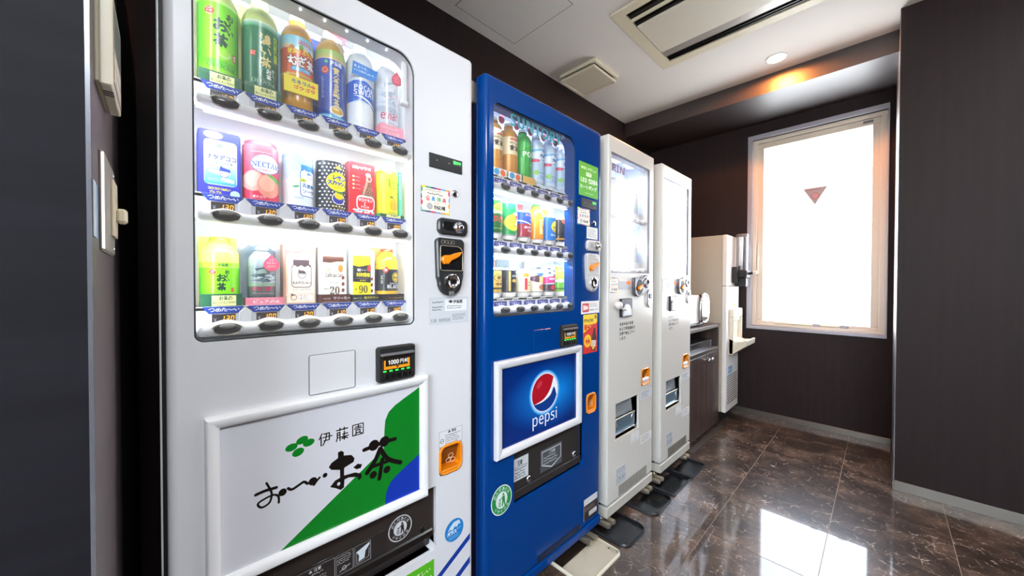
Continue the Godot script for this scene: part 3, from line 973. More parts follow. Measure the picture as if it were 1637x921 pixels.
func art_peach() -> ImageTexture:
	var s := Sheet.new(128, 200, "ef5a72")
	s.fade(0, 0, 128, 110, "f07c88", "ea4a66")
	s.fade(0, 110, 128, 90, "e4405e", "d93050")
	s.oval(30, 132, 34, 38, "f6b0a0")
	s.oval(28, 126, 24, 28, "f8c6b4")
	s.oval(82, 146, 42, 44, "f09a84")
	s.oval(76, 138, 28, 30, "f6b79e")
	s.poly([Vector2(74, 106), Vector2(96, 104), Vector2(124, 118), Vector2(126, 136), Vector2(98, 120)], "59a848")
	s.oval(72, 68, 52, 36, "3a62b4")
	s.oval(72, 68, 49, 34, "ffffff")
	s.text("ネクター", 38, 42, 9, "d84860", 1.2)
	s.centred("NECTAR", 72, 80, 27, "2a56b0", "Droid Serif Bold", 0.86)
	s.text("とろけるおいしさ", 36, 86, 8, "d84860", 1.1)
	s.small_print(24, 24, 90, 1, 6, "ffe0e0")
	s.text("果汁", 26, 184, 10, "ffffff", 1.4)
	s.word("30%", 48, 194, 12, "ffffff", "Droid Sans", 1.0)
	return s.tex()

func art_soda() -> ImageTexture:
	var s := Sheet.new(128, 220, "eef6fb")
	s.fade(0, 0, 128, 110, "8cc0e6", "d9ecf7")
	var n := RandomNumberGenerator.new()
	n.seed = 4
	for k in 60:
		s.oval(n.randf() * 128, n.randf() * 90, 1.4, 1.4, "f3f9fd")
	s.rect(62, 42, 66, 34, "3b8ade")
	s.round_rect(58, 64, 90, 116, 14, "2a6cc0")
	s.round_rect(61, 67, 90, 110, 12, "fbfdff")
	s.poly([Vector2(61, 80), Vector2(76, 62), Vector2(90, 72), Vector2(104, 64), Vector2(128, 70), Vector2(128, 90), Vector2(61, 92)], "fbfdff")
	s.oval(102, 88, 14, 12, "ffffff")
	s.ring(102, 88, 12, 1.6, "4a7ab8")
	s.poly([Vector2(88, 84), Vector2(92, 68), Vector2(100, 74), Vector2(114, 80)], "3b7ed0")
	s.oval(70, 110, 14, 8, "d8df4a")
	s.text("レモン", 60, 106, 8, "4a8a3a", 1.2)
	s.text("乳酸菌", 66, 122, 19, "3b70b8", 2.4)
	s.text("ソーダ", 68, 146, 19, "3b70b8", 2.4)
	s.poly([Vector2(26, 140), Vector2(48, 134), Vector2(58, 138), Vector2(40, 146)], "3fae6a")
	s.word("250mL", 34, 192, 13, "6a98cc", "Droid Sans", 1.0)
	return s.tex()

func art_lemon() -> ImageTexture:
	var s := Sheet.new(128, 210, "2b3038")
	for r in 14:
		for k in 9:
			s.oval(8 + k * 15 + (r % 2) * 7.5, 14 + r * 15, 3.4, 3.6, "ffffff")
	s.oval(78, 88, 52, 44, "1c2a86")
	s.oval(78, 88, 50, 42, "fae616")
	s.text("レモン", 50, 58, 23, "2046b0", 4.4, false, -1)
	s.text("スカッシュ", 32, 82, 21, "2046b0", 4.2, false, -2)
	s.small_print(60, 110, 44, 1, 6, "6a5c14")
	s.oval(78, 26, 13, 8, "b8a850")
	s.oval(80, 160, 30, 27, "ffffff")
	s.oval(80, 160, 27, 24, "2b35a8")
	s.oval(82, 148, 22, 16, "f8d81c")
	s.poly([Vector2(56, 130), Vector2(74, 128), Vector2(90, 134), Vector2(100, 128), Vector2(102, 140), Vector2(80, 138)], "3f8f3a")
	s.text("果汁", 52, 190, 9, "f2d81c", 1.4)
	s.small_print(72, 193, 36, 2, 6, "f2d81c", 3)
	return s.tex()

func art_tonic() -> ImageTexture:
	var s := Sheet.new(128, 230, "dc1f2c")
	s.text("元気ハツラツ!", 14, 12, 15, "ffffff", 2.4)
	s.poly([Vector2(86, 44), Vector2(104, 44), Vector2(108, 70), Vector2(126, 150), Vector2(126, 200), Vector2(50, 200), Vector2(52, 150), Vector2(80, 76)], "7c4a34")
	s.poly([Vector2(88, 46), Vector2(96, 46), Vector2(92, 90), Vector2(68, 150), Vector2(60, 150), Vector2(82, 80)], "b8897a")
	s.oval(95, 46, 13, 9, "f3f3f3")
	s.ring(100, 62, 12, 3, "f7e6e2")
	for k in 24:
		s.oval(66 + (k * 29) % 56, 100 + (k * 17) % 44, 1.6, 1.6, "f3e3dc")
	s.round_rect(34, 140, 94, 66, 22, "f6f9fb")
	s.round_rect(40, 148, 84, 52, 16, "dc1f2c")
	s.text("オロナミン", 44, 152, 15, "ffffff", 2.6)
	s.word("C", 72, 184, 20, "ffffff")
	s.text("ドリンク", 56, 185, 11, "ffffff", 2.0)
	for k in 12:
		s.oval(24 + (k * 19) % 100, 206 + (k * 7) % 14, 8, 4, ["cfe7f5", "ffffff", "8fc6e8"][k % 3])
	for k in 4:
		s.oval(20, 62 + k * 17, 6, 4.5, "f6d8a0")
		s.small_print(30, 60 + k * 17, 26, 1, 6, "fbd5d5", k)
	return s.tex()

func art_vitamin() -> ImageTexture:
	var s := Sheet.new(128, 230, "f8ea1e")
	s.fade(0, 0, 128, 230, "fbf03a", "f3e010")
	s.word("1", 36, 66, 56, "5c9a1c")
	s.text("日分", 60, 28, 30, "5c9a1c", 3.4)
	s.text("ビタミン", 56, 62, 18, "5c9a1c", 2.6)
	s.word("SPARKLING", 34, 100, 17, "8aa034", "Droid Serif", 0.9)
	s.poly([Vector2(50, 122), Vector2(66, 116), Vector2(82, 122), Vector2(66, 128)], "5f8a2c")
	s.oval(80, 158, 30, 34, "f5c91c")
	s.small_print(62, 146, 8, 6, 7, "8a7a14", 2)
	s.small_print(82, 146, 8, 6, 7, "8a7a14", 6)
	s.small_print(48, 202, 60, 1, 10, "6a8a1c", 7)
	s.small_print(40, 214, 70, 1, 6, "7a8a2c")
	return s.tex()

func art_bottle_small_tea() -> ImageTexture:
	var s := Sheet.new(128, 130, "86e312")
	s.fade(0, 0, 20, 130, "5cc814", "86e312", true)
	s.fade(108, 0, 20, 130, "86e312", "5cc814", true)
	s.rect(0, 0, 128, 16, "a9e43a")
	s.text("伊藤園", 52, 3, 11, "2c6a30", 1.3)
	s.rect(0, 17, 128, 1.5, "d6f29a")
	s.oval(36, 34, 11, 9, "e23a2e")
	s.small_print(29, 29, 14, 2, 6, "ffffff", 2)
	s.text("お〜い", 74, 26, 15, "14382e", 2.4, true)
	s.text("お茶", 48, 40, 30, "14382e", 5.2, true, 2)
	s.round_rect(94, 92, 9, 16, 3, "dc3628")
	s.small_print(50, 112, 40, 1, 5, "6aa81c")
	return s.tex()

func art_milk_coffee() -> ImageTexture:
	var s := Sheet.new(128, 240, "b48a80")
	s.oval(38, 18, 34, 16, "7a5c5a")
	s.oval(38, 18, 31, 13, "ffffff")
	s.centred("250g", 38, 24, 18, "9a9090", "Droid Sans", 1.0)
	s.round_rect(10, 34, 116, 200, 16, "f7ecdc")
	s.fade(6, 60, 10, 150, "e8b48c", "f4dcc4", true)
	s.text("コーヒー", 50, 48, 10, "5c4a46", 1.3, false, 2)
	s.rect(36, 62, 66, 24, "5e4c52")
	s.round_rect(28, 82, 84, 94, 16, "6a5048")
	s.round_rect(30.5, 84, 79, 89, 14, "f8eedf")
	s.poly([Vector2(30, 96), Vector2(40, 84), Vector2(54, 92), Vector2(68, 84), Vector2(84, 92), Vector2(98, 84), Vector2(110, 96), Vector2(110, 84), Vector2(100, 78), Vector2(40, 78)], "5e4c52")
	s.ring(72, 122, 16, 2, "5e4c52")
	s.poly([Vector2(56, 118), Vector2(58, 100), Vector2(66, 106), Vector2(84, 108), Vector2(90, 120)], "5e4c52")
	s.oval(66, 124, 1.8, 1.8, "4a3c3a")
	s.oval(80, 124, 1.8, 1.8, "4a3c3a")
	s.text("ミルクコーヒー", 32, 150, 12, "5c443c", 1.9, false, -0.6)
	s.text("コーヒー", 32, 180, 8, "a08070", 1.0)
	s.small_print(66, 182, 40, 1, 8, "a08070", 5)
	s.rect(10, 198, 116, 40, "f6dcc4")
	s.ring(38, 216, 11, 2, "5e4c52")
	s.poly([Vector2(26, 212), Vector2(28, 200), Vector2(46, 206)], "5e4c52")
	s.round_rect(56, 204, 66, 24, 11, "d8b8a8")
	s.round_rect(57.5, 205.5, 63, 21, 10, "fffaf4")
	s.text("すっきり", 64, 207, 8, "6a5048", 1.2)
	s.text("おいしさ", 64, 216, 8, "6a5048", 1.2)
	return s.tex()

func art_latte() -> ImageTexture:
	var s := Sheet.new(128, 220, "eceee6")
	s.round_rect(14, 30, 104, 190, 4, "f0efe4")
	s.fade(16, 34, 100, 26, "8a5a48", "4c2a22")
	s.poly([Vector2(16, 58), Vector2(50, 58), Vector2(84, 50), Vector2(116, 52), Vector2(116, 44), Vector2(16, 44)], "5a342a")
	s.poly([Vector2(16, 58), Vector2(50, 60), Vector2(84, 54), Vector2(116, 54), Vector2(116, 62), Vector2(70, 62), Vector2(16, 66)], "e8d9a8")
	s.oval(100, 82, 12, 16, "e8862c")
	s.word("W", 34, 94, 15, "e0923c", "Droid Sans Bold", 1.3)
	s.text("コーヒー", 56, 86, 8, "e0a860", 1.1)
	s.word("Café au Lait", 28, 118, 22, "5a463c", "Droid Sans Bold", 0.66)
	s.rect(34, 126, 70, 1, "e0c89c")
	s.text("カフェオレ", 52, 136, 8, "7a6a60", 1.0)
	s.word("20", 48, 188, 44, "6a4a36", "Droid Serif Bold", 0.98)
	s.text("カロリー", 22, 162, 7, "7a6a60", 1.0)
	s.small_print(32, 200, 76, 1, 7, "8a7a70")
	for k in 3:
		s.oval(112, 120 + k * 26, 7, 8, "8c3a2a", 0.4)
	return s.tex()

func art_ninety() -> ImageTexture:
	var s := Sheet.new(128, 220, "e3e7e6")
	s.round_rect(14, 24, 94, 196, 4, "fbe614")
	s.fade(16, 26, 90, 28, "f3b81c", "fbd21c")
	s.poly([Vector2(14, 66), Vector2(46, 72), Vector2(80, 66), Vector2(108, 60), Vector2(108, 140), Vector2(14, 136)], "24272c")
	s.word("W", 36, 92, 17, "ffffff", "Droid Sans Bold", 1.3)
	s.text("コーヒー", 58, 82, 8, "e8e8e0", 1.2)
	s.text("劇的微糖", 32, 97, 18, "fbe614", 2.8)
	s.small_print(32, 120, 66, 1, 6, "b88a9c")
	s.text("すっきり", 50, 127, 8, "fbe614", 1.3)
	s.oval(100, 78, 10, 14, "dc3a3a")
	s.word("90", 44, 184, 44, "3a3428", "Droid Serif Bold", 0.98)
	s.text("糖", 26, 164, 8, "5a5020", 1.2)
	s.small_print(34, 198, 60, 1, 7, "8a7c1c")
	for k in 3:
		s.oval(114, 124 + k * 26, 6, 8, "8c3a2a", 0.4)
	return s.tex()

func art_black() -> ImageTexture:
	var s := Sheet.new(128, 150, "f3c52a")
	s.rect(0, 20, 128, 104, "20242a")
	s.oval(92, 58, 24, 24, "e8c838")
	s.oval(92, 58, 21, 21, "20242a")
	s.oval(92, 58, 18, 18, "d8b832")
	s.centred("Tough", 92, 64, 15, "2c2410", "Droid Sans Bold", 0.8)
	s.poly([Vector2(18, 24), Vector2(36, 6), Vector2(52, 22), Vector2(36, 40)], "d8382e")
	s.text("新", 28, 16, 14, "ffffff", 1.8)
	s.text("ブラック", 12, 50, 10, "f3f3e8", 1.5, true)
	s.centred("BARISTA'S", 80, 92, 10, "e8e4d8", "Droid Serif Bold", 1.0)
	s.centred("BLACK", 80, 112, 24, "ffffff", "Droid Serif Bold", 0.98)
	s.rect(44, 117, 72, 1.5, "b8a870")
	s.rect(0, 124, 128, 26, "f0bb2c")
	return s.tex()


# ------------------------------------------------------------------ signs and stickers
func art_cold(dot: bool) -> ImageTexture:
	var s := Sheet.new(160, 40, "12399c" if dot else "2a2f86")
	if dot:
		s.text("つめた〜い", 23, 5, 24, "ffffff", 3.2)
	else:
		s.text("つめたい", 14, 5, 29, "e6e6f4", 3.4, false, 4)
	return s.tex()

# seven-bar digits of a price display
func art_price(yen: int) -> ImageTexture:
	var s := Sheet.new(96, 52, "15100f")
	s.rect(0, 0, 96, 52, "2a2426")
	s.word("¥", 5, 38, 27, "8d9096", "Droid Sans", 0.95)
	var bars := ["abcdef", "bc", "abged", "abgcd", "fgbc", "afgcd", "afgedc", "abc", "abcdefg", "abcdfg"]
	var digits := str(yen)
	for k in 3:
		var x := 36.0 + k * 20
		for b in bars[int(digits[k])]:
			var at: Array = {"a": [3, 9, 9, 4.6], "g": [2, 23, 9, 4.6], "d": [0, 38, 9, 4.6], "f": [0.5, 11, 4.2, 13], "b": [11, 11, 4.2, 13], "e": [-1.5, 26, 4.2, 14], "c": [9, 26, 4.2, 14]}[b]
			s.poly([Vector2(x + at[0] + 0.8, at[1]), Vector2(x + at[0] + at[2] + 0.8, at[1]), Vector2(x + at[0] + at[2], at[1] + at[3]), Vector2(x + at[0], at[1] + at[3])], "ffb01e")
	return s.tex()

func art_tea_panel() -> ImageTexture:
	var s := Sheet.new(850, 584, "d6d6dc")
	var p := func(t: String) -> PackedVector2Array:
		var out := PackedVector2Array()
		for q in t.split(" "):
			var c := q.split(",")
			out.append(Vector2(c[0].to_float() * 0.85, c[1].to_float() * 0.584))
		return out
	s.fill([p.call("1010,20 960,60 884,110 828,150 789,194 767,261 762,345 761,409 758,500 210,1010 1010,1010")], "0a7d22")
	s.fill([p.call("1011,640 835,771 800,810 778,860 768,920 766,1010 1011,1010")], "1236a8")
	for leaf in [[332, 238, 47, 25, -0.5], [362, 269, 46, 25, -0.25], [285, 270, 46, 25, -0.25], [314, 318, 46, 27, -0.5]]:
		s.oval(leaf[0] * 0.85, leaf[1] * 0.584, leaf[2] * 0.5, leaf[3] * 0.62, "0a7d22", leaf[4] * 0.6)
	s.text("伊藤園", 343, 128, 62, "15110f", 4.8, false, 10)
	var ink := "15110f"
	for q in [["138,527 175,520 220,523", 12], ["180,469 195,522 201,560 192,612 162,628 146,601 157,582 205,567 228,590 230,636", 8], ["269,557 286,575 317,560 339,550 356,573", 11], ["385,599 397,577 412,557", 9],
			["524,533 523,692", 18], ["643,456 699,450 766,443 829,445", 19], ["735,488 706,575 659,655", 22], ["739,490 781,596 863,670", 22], ["749,585 731,742", 20], ["687,618 781,618", 17]]:
		s.stroke(Sheet.eased(p.call(q[0])), q[1], ink)
	for q in ["503,409 521,405 534,424 532,448 573,463 590,497 585,525 553,539 533,548 533,588 517,585 513,552 470,530 456,503 470,476 503,454", "463,658 488,623 533,608 593,615 627,644 629,675 612,689 605,657 559,637 536,640 533,703 517,713 488,682 469,666", "583,569 607,551 631,568 624,595 600,593"]:
		s.fill([p.call(q)], ink)
	s.oval(430, 385, 7, 8, "d6d6dc")
	for q in [[246, 572, 15], [380, 568, 17], [438, 554, 10], [699, 443, 26], [762, 439, 26], [695, 690, 18], [777, 688, 18]]:
		s.oval(q[0] * 0.85, q[1] * 0.584, q[2], q[2], ink)
	return s.tex()

func art_cola_panel() -> ImageTexture:
	var w := 632
	var h := 426
	var s := Sheet.new(w, h, "1162b4")
	var big := s.im
	for y in range(0, h * 2, 2):
		for x in range(0, w * 2, 2):
			var u := x / (w * 2.0) - 0.62
			var v := y / (h * 2.0) - 0.5
			var t := clampf(1.15 - sqrt(u * u * 1.5 + v * v * 2.6) * 1.55, 0.0, 1.0)
			big.fill_rect(Rect2i(x, y, 2, 2), Color("042a74").lerp(Color("1290ea"), t))
	var c := Vector2(w * 0.531, h * 0.46)
	var r := 108.0
	for k in 14:
		s.oval(c.x, c.y, r + 20 - k * 1.5, r + 20 - k * 1.5, Color("2a90dc").lerp(Color("e3f0fb"), k / 13.0))
	s.oval(c.x, c.y, r, r, "f2f4f6")
	var red := PackedVector2Array()
	var blue := PackedVector2Array()
	for i in 25:   # the globe's red cap above the white wave
		var t := deg_to_rad(150.0 + 165.0 * i / 24)
		red.append(c + Vector2(cos(t), sin(t)) * (r - 2))
	red.append_array(Sheet.eased(PackedVector2Array([c + Vector2(0.68, -0.7) * r, c + Vector2(0.42, -0.1) * r, c + Vector2(-0.1, 0.34) * r, c + Vector2(-0.86, 0.5) * r])))
	s.fill([red], "b01626")
	for i in 19:   # the blue bowl below it
		var t := deg_to_rad(20.0 + 130.0 * i / 18)
		blue.append(c + Vector2(cos(t), sin(t)) * (r - 2))
	blue.append_array(Sheet.eased(PackedVector2Array([c + Vector2(-0.86, 0.5) * r, c + Vector2(-0.2, 0.48) * r, c + Vector2(0.42, 0.24) * r, c + Vector2(0.72, -0.16) * r, c + Vector2(0.93, 0.3) * r])))
	s.fill([blue], "123a86")
	s.oval(c.x - 46, c.y - 52, 26, 15, "c83a48", -0.7)
	s.centred("pepsi", c.x + 2, h * 0.87, 92, "eef3f8", "Droid Sans", 0.98)
	return s.tex()

func art_member() -> ImageTexture:
	var s := Sheet.new(128, 100, "efe9da")
	var rim := ["f2d21c", "3f9a6c", "2a3f78", "d8386c", "58a8dc", "f2a83c"]
	for k in 12:
		s.poly([Vector2(k * 11, 0), Vector2(k * 11 + 12, 0), Vector2(k * 11 + 10, 7), Vector2(k * 11 - 2, 5)], rim[(k / 2) % 6])
		s.poly([Vector2(k * 11, 100), Vector2(k * 11 + 12, 100), Vector2(k * 11 + 8, 94), Vector2(k * 11 - 2, 95)], rim[(k / 2 + 1) % 6])
	for k in 4:
		s.poly([Vector2(0, k * 25), Vector2(9 - k % 2 * 5, k * 25 + 12), Vector2(5, k * 25 + 25), Vector2(0, k * 25 + 25)], rim[(k + 1) % 6])
		s.poly([Vector2(128, k * 25), Vector2(120 + k % 2 * 3, k * 25 + 12), Vector2(123, k * 25 + 25), Vector2(128, k * 25 + 25)], rim[(k + 3) % 6])
	s.small_print(18, 12, 90, 1, 6, "6a6460")
	s.small_print(28, 22, 76, 1, 11, "4a4640", 6)
	for k in 4:
		s.text("会員特典"[k], 20 + k * 24, 35, 19, ["d8384c", "3a8cd0", "4ca85c", "d8486c"][k], 2.2)
	s.oval(38, 76, 12, 12, "9a9a9c")
	s.oval(38, 76, 9, 9, "bcbcbe")
	s.text("対応機", 56, 68, 17, "24201e", 2.2)
	s.text("シール", 58, 58, 7, "d8485c", 1.0)
	return s.tex()

func art_notice() -> ImageTexture:
	var s := Sheet.new(160, 96, "c3c8ce")
	s.round_rect(3, 3, 154, 90, 3, "ccd1d6")
	s.small_print(12, 15, 40, 1, 9, "3a3e44", 2)
	s.small_print(12, 33, 42, 2, 9, "3a3e44", 5)
	s.rect(62, 8, 92, 42, "e6e8ea")
	for q in [Vector2(80, 16), Vector2(85, 13), Vector2(85, 19), Vector2(90, 16)]:
		s.oval(q.x, q.y, 3.4, 2.8, "2c2c30")
	s.text("伊藤園", 96, 10, 13, "2c2c30", 1.6)
	s.small_print(70, 30, 76, 2, 8, "54585e", 3)
	s.word("128 000928", 5, 88, 16, "54585e", "Droid Sans Mono", 0.82)
	s.small_print(92, 62, 60, 4, 6, "62666c", 6)
	return s.tex()

func art_bill() -> ImageTexture:
	var s := Sheet.new(160, 76, "14110f")
	s.rect(6, 20, 148, 50, "d98a1c")
	s.rect(16, 8, 126, 46, "1a1614")
	s.word("1000", 28, 46, 33, "eceae4", "Droid Sans Bold", 0.86)
	s.text("円札", 94, 20, 26, "eceae4", 3.0)
	s.poly([Vector2(72, 56), Vector2(92, 56), Vector2(82, 68)], "3a1c10")
	return s.tex()

func art_warning() -> ImageTexture:
	var s := Sheet.new(128, 72, "d9dbdd")
	s.round_rect(2, 2, 124, 68, 4, "4a4c50")
	s.round_rect(3.2, 3.2, 121.6, 65.6, 3, "dcdee0")
	s.poly([Vector2(48, 17), Vector2(56, 4), Vector2(64, 17)], "3a3c40")
	s.text("警告", 68, 5, 13, "2c2e32", 1.6)
	s.small_print(34, 24, 84, 5, 9, "505358", 4)
	s.ring(17, 46, 9, 2, "3a3c40")
	s.rect(10, 45, 14, 2, "3a3c40")
	return s.tex()

func art_recycle(back: String, ink: String) -> ImageTexture:
	var s := Sheet.new(128, 128, back)
	s.oval(64, 64, 64, 64, ink)
	s.oval(64, 64, 59, 59, back)
	s.oval(64, 64, 36, 36, ink)
	var top := "のんだあとは"
	for k in 6:
		var a := deg_to_rad(-150.0 + k * 24)
		s.kana(top[k], 64 + cos(a) * 48 - 8, 64 + sin(a) * 48 - 8, 16, ink, 2.2, a + PI / 2)
	var low := "リサイクル"
	for k in 5:
		var a := deg_to_rad(140.0 - k * 25)
		s.kana(low[k], 64 + cos(a) * 48 - 8, 64 + sin(a) * 48 - 8, 16, ink, 2.4, a - PI / 2)
	s.oval(74, 42, 5.5, 5.5, back)
	s.poly([Vector2(66, 50), Vector2(82, 48), Vector2(84, 70), Vector2(86, 92), Vector2(80, 92), Vector2(76, 74), Vector2(70, 92), Vector2(64, 92), Vector2(68, 70)], back)
	s.stroke(PackedVector2Array([Vector2(70, 52), Vector2(58, 60), Vector2(50, 58)]), 4, back)
	for k in 4:
		s.rect(44, 68 + k * 6, 16, 3, back)
	s.rect(49, 60, 6, 4, back)
	return s.tex()

func art_glass_coat() -> ImageTexture:
	var s := Sheet.new(128, 128, "1a7cc4")
	s.poly([Vector2(18, 62), Vector2(34, 36), Vector2(60, 16), Vector2(98, 18), Vector2(108, 46), Vector2(92, 40), Vector2(84, 54), Vector2(66, 46), Vector2(52, 62), Vector2(36, 52)], "cfe0ea")
	s.text("ガラス", 14, 62, 24, "ffffff", 4.0, false, -2)
	s.text("コート", 80, 60, 11, "ffffff", 1.5)
	s.small_print(26, 92, 78, 3, 8, "a8d0ee", 3)
	return s.tex()

func art_eco(kind: int) -> ImageTexture:
	var s := Sheet.new(128, 150, "55b41c")
	s.text("地球にやさしい", 12, 16, 15, "f4fbe8", 1.8)
	if kind == 0:
		s.round_rect(46, 40, 36, 18, 4, "eaf6da")
		s.small_print(50, 45, 28, 1, 12, "55b41c", 4)
		s.word("LED", 10, 88, 27, "ffffff", "Droid Sans Bold", 0.9)
		s.text("照明", 60, 65, 24, "ffffff", 2.8)
		s.text("&", 108, 66, 20, "ffffff", 2)
		s.text("ヒートポンプ", 8, 98, 19, "ffffff", 2.6, false, -1)
		s.small_print(40, 132, 66, 1, 7, "d7efc0")
	else:
		s.rect(8, 44, 112, 64, "f0f3e6")
		s.text("照明", 18, 48, 50, "e0521c", 6.0)
		s.text("ヒートポンプ", 12, 118, 17, "ffffff", 2.4)
	return s.tex()

func art_bay() -> ImageTexture:
	var s := Sheet.new(320, 84, "2a2624")
	for q in [[4, 8, 128, 72], [136, 8, 60, 72], [200, 8, 60, 72]]:
		s.rect(q[0], q[1], q[2], q[3], "c9c9cc")
		s.rect(q[0] + 1.2, q[1] + 1.2, q[2] - 2.4, q[3] - 2.4, "2c2826")
	s.poly([Vector2(48, 22), Vector2(54, 12), Vector2(60, 22)], "d8d8da")
	s.text("注意", 64, 11, 12, "e4e4e6", 1.5)
	s.small_print(8, 29, 118, 1, 9, "d8d8da", 7)
	s.small_print(30, 44, 90, 2, 8, "d0d0d2", 5)
	s.oval(16, 52, 7, 7, "d8d8da")
	s.small_print(8, 66, 118, 1, 8, "d0d0d2", 8)
	s.small_print(140, 14, 50, 4, 8, "d0d0d2", 2)
	s.ring(164, 62, 7, 2, "d8d8da")
	s.stroke(PackedVector2Array([Vector2(148, 70), Vector2(160, 64), Vector2(184, 58)]), 2.4, "d8d8da")
	s.poly([Vector2(206, 30), Vector2(256, 14), Vector2(256, 22), Vector2(240, 40), Vector2(236, 64), Vector2(214, 68), Vector2(216, 46)], "d4dce4")
	s.stroke(PackedVector2Array([Vector2(206, 30), Vector2(208, 74), Vector2(252, 66), Vector2(254, 34)]), 1.6, "c8d0d8")
	return s.tex()

func art_caution(clear: bool) -> ImageTexture:
	var s := Sheet.new(128, 80, "cfd3d6" if not clear else "4a4c50")
	var ink := "202226" if not clear else "d0d4d8"
	if not clear:
		s.text("注意", 44, 8, 19, ink, 2.6)
		s.rect(6, 32, 116, 1.5, ink)
		s.oval(12, 54, 7, 8, ink)
		s.small_print(26, 38, 94, 4, 10, ink, 4)
	else:
		s.poly([Vector2(6, 6), Vector2(122, 6), Vector2(122, 56), Vector2(64, 78), Vector2(6, 56)], "dfe3e6")
		s.poly([Vector2(9, 9), Vector2(119, 9), Vector2(119, 54), Vector2(64, 74), Vector2(9, 54)], "4a4c50")
		s.text("ご注意", 46, 11, 13, ink, 1.6)
		s.small_print(16, 30, 96, 3, 10, ink, 5)
	return s.tex()

func art_tonic_poster() -> ImageTexture:
	var s := Sheet.new(112, 180, "d8261c")
	s.poly([Vector2(0, 0), Vector2(112, 0), Vector2(112, 40), Vector2(0, 84)], "f6d21c")
	s.text("デカビタ", 4, 20, 17, "201410", 2.6, false, 0)
	s.word("C", 70, 36, 20, "201410")
	s.text("缶", 88, 4, 20, "201410", 2.4)
	s.text("新登場!", 6, 44, 28, "d8261c", 4.4, false, -2)
	s.oval(34, 122, 28, 30, "f6d21c")
	s.small_print(20, 106, 28, 1, 9, "d8261c", 3)
	s.text("増量", 14, 114, 20, "d8261c", 2.8)
	s.small_print(22, 138, 24, 1, 9, "d8261c", 5)
	s.poly([Vector2(84, 66), Vector2(96, 66), Vector2(100, 96), Vector2(108, 112), Vector2(96, 176), Vector2(60, 168), Vector2(70, 104)], "3a1c12")
	s.poly([Vector2(66, 122), Vector2(104, 126), Vector2(98, 156), Vector2(60, 150)], "e8e0c8")
	s.small_print(68, 128, 30, 3, 7, "8a3a2c", 2)
	s.oval(80, 158, 12, 9, "f0b83c")
	return s.tex()

func art_white_sticker() -> ImageTexture:
	var s := Sheet.new(128, 60, "eceae8")
	s.round_rect(8, 10, 46, 42, 3, "c83a38")
	s.poly([Vector2(14, 18), Vector2(48, 24), Vector2(48, 38), Vector2(14, 44)], "f0d8d4")
	s.small_print(60, 10, 62, 3, 7, "8a8a8c", 2)
	s.small_print(60, 40, 30, 1, 14, "5a5a5e", 4)
	s.small_print(96, 40, 26, 1, 8, "5a5a5e", 3)
	return s.tex()

func art_paper(kind: int) -> ImageTexture:
	var s := Sheet.new(96, 80, ["e4e4e0", "d3d6da", "b8bcc0", "dfe0de"][kind])
	match kind:
		0:
			s.small_print(8, 12, 78, 5, 12, "6c6e72", 3)
		1:
			s.small_print(6, 8, 60, 4, 17, "3a3e46", 4)
			s.rect(60, 8, 26, 8, "a8acb4")
		2:
			for k in 30:
				s.rect(4 + (k * 37) % 82, 4 + (k * 23) % 68, 3 + k % 9, 2 + k % 4, ["8c929a", "d8dce0", "70767e"][k % 3])
		3:
			s.ring(48, 34, 18, 1.6, "a0a2a6")
			s.small_print(10, 60, 76, 2, 9, "9a9ca0", 5)
	return s.tex()

func art_age_rule() -> ImageTexture:
	var s := Sheet.new(160, 96, "d5d2c9")
	var rows := ["未成年者の飲酒", "および飲酒運転は", "法律で禁止されて", "います。"]
	for k in 4:
		s.text(rows[k], 4, 3 + k * 24, 18, "3c3a38", 2.2, false, 0.8)
	return s.tex()

func art_rating() -> ImageTexture:
	var s := Sheet.new(96, 90, "241c1a")
	s.rect(0, 0, 96, 26, "d4d6d8")
	s.rect(2, 30, 92, 24, "3a2c28")
	s.small_print(6, 34, 80, 3, 7, "a89c94", 3)
	s.rect(2, 56, 92, 32, "2a201c")
	s.rect(34, 60, 56, 20, "d6d6d4")
	s.small_print(38, 64, 48, 2, 8, "60605e", 2)
	return s.tex()

func art_window_mark() -> ImageTexture:
	var s := Sheet.new(96, 84, "8f8c94")
	s.small_print(16, 8, 64, 1, 8, "8a4a58", 3)
	s.ring(48, 40, 14, 3, "9a5864")
	for k in 8:
		s.oval(48 + cos(TAU * k / 8) * 8, 40 + sin(TAU * k / 8) * 8, 3.4, 3.4, "c07c88")
	return s.tex()

func art_dispenser_tag() -> ImageTexture:
	var s := Sheet.new(96, 80, "dfe6ea")
	s.rect(6, 8, 84, 40, "2f7cb4")
	s.oval(34, 28, 14, 14, "d8ecf6")
	s.poly([Vector2(26, 28), Vector2(34, 12), Vector2(42, 28), Vector2(34, 38)], "3f9ad0")
	s.small_print(54, 14, 32, 3, 10, "eaf4fa", 2)
	s.small_print(8, 54, 80, 2, 11, "5c7c94", 4)
	return s.tex()

func art_thermostat() -> ImageTexture:
	var s := Sheet.new(128, 128, "b9b4a4")
	s.rect(6, 6, 116, 66, "3a3f3a")
	s.rect(12, 12, 104, 52, "59625a")
	s.word("24", 30, 52, 40, "2a302a", "Droid Sans Mono")
	for k in 6:
		s.round_rect(8 + (k % 3) * 40, 80 + (k / 3) * 22, 34, 16, 3, "e0dccb")
	return s.tex()


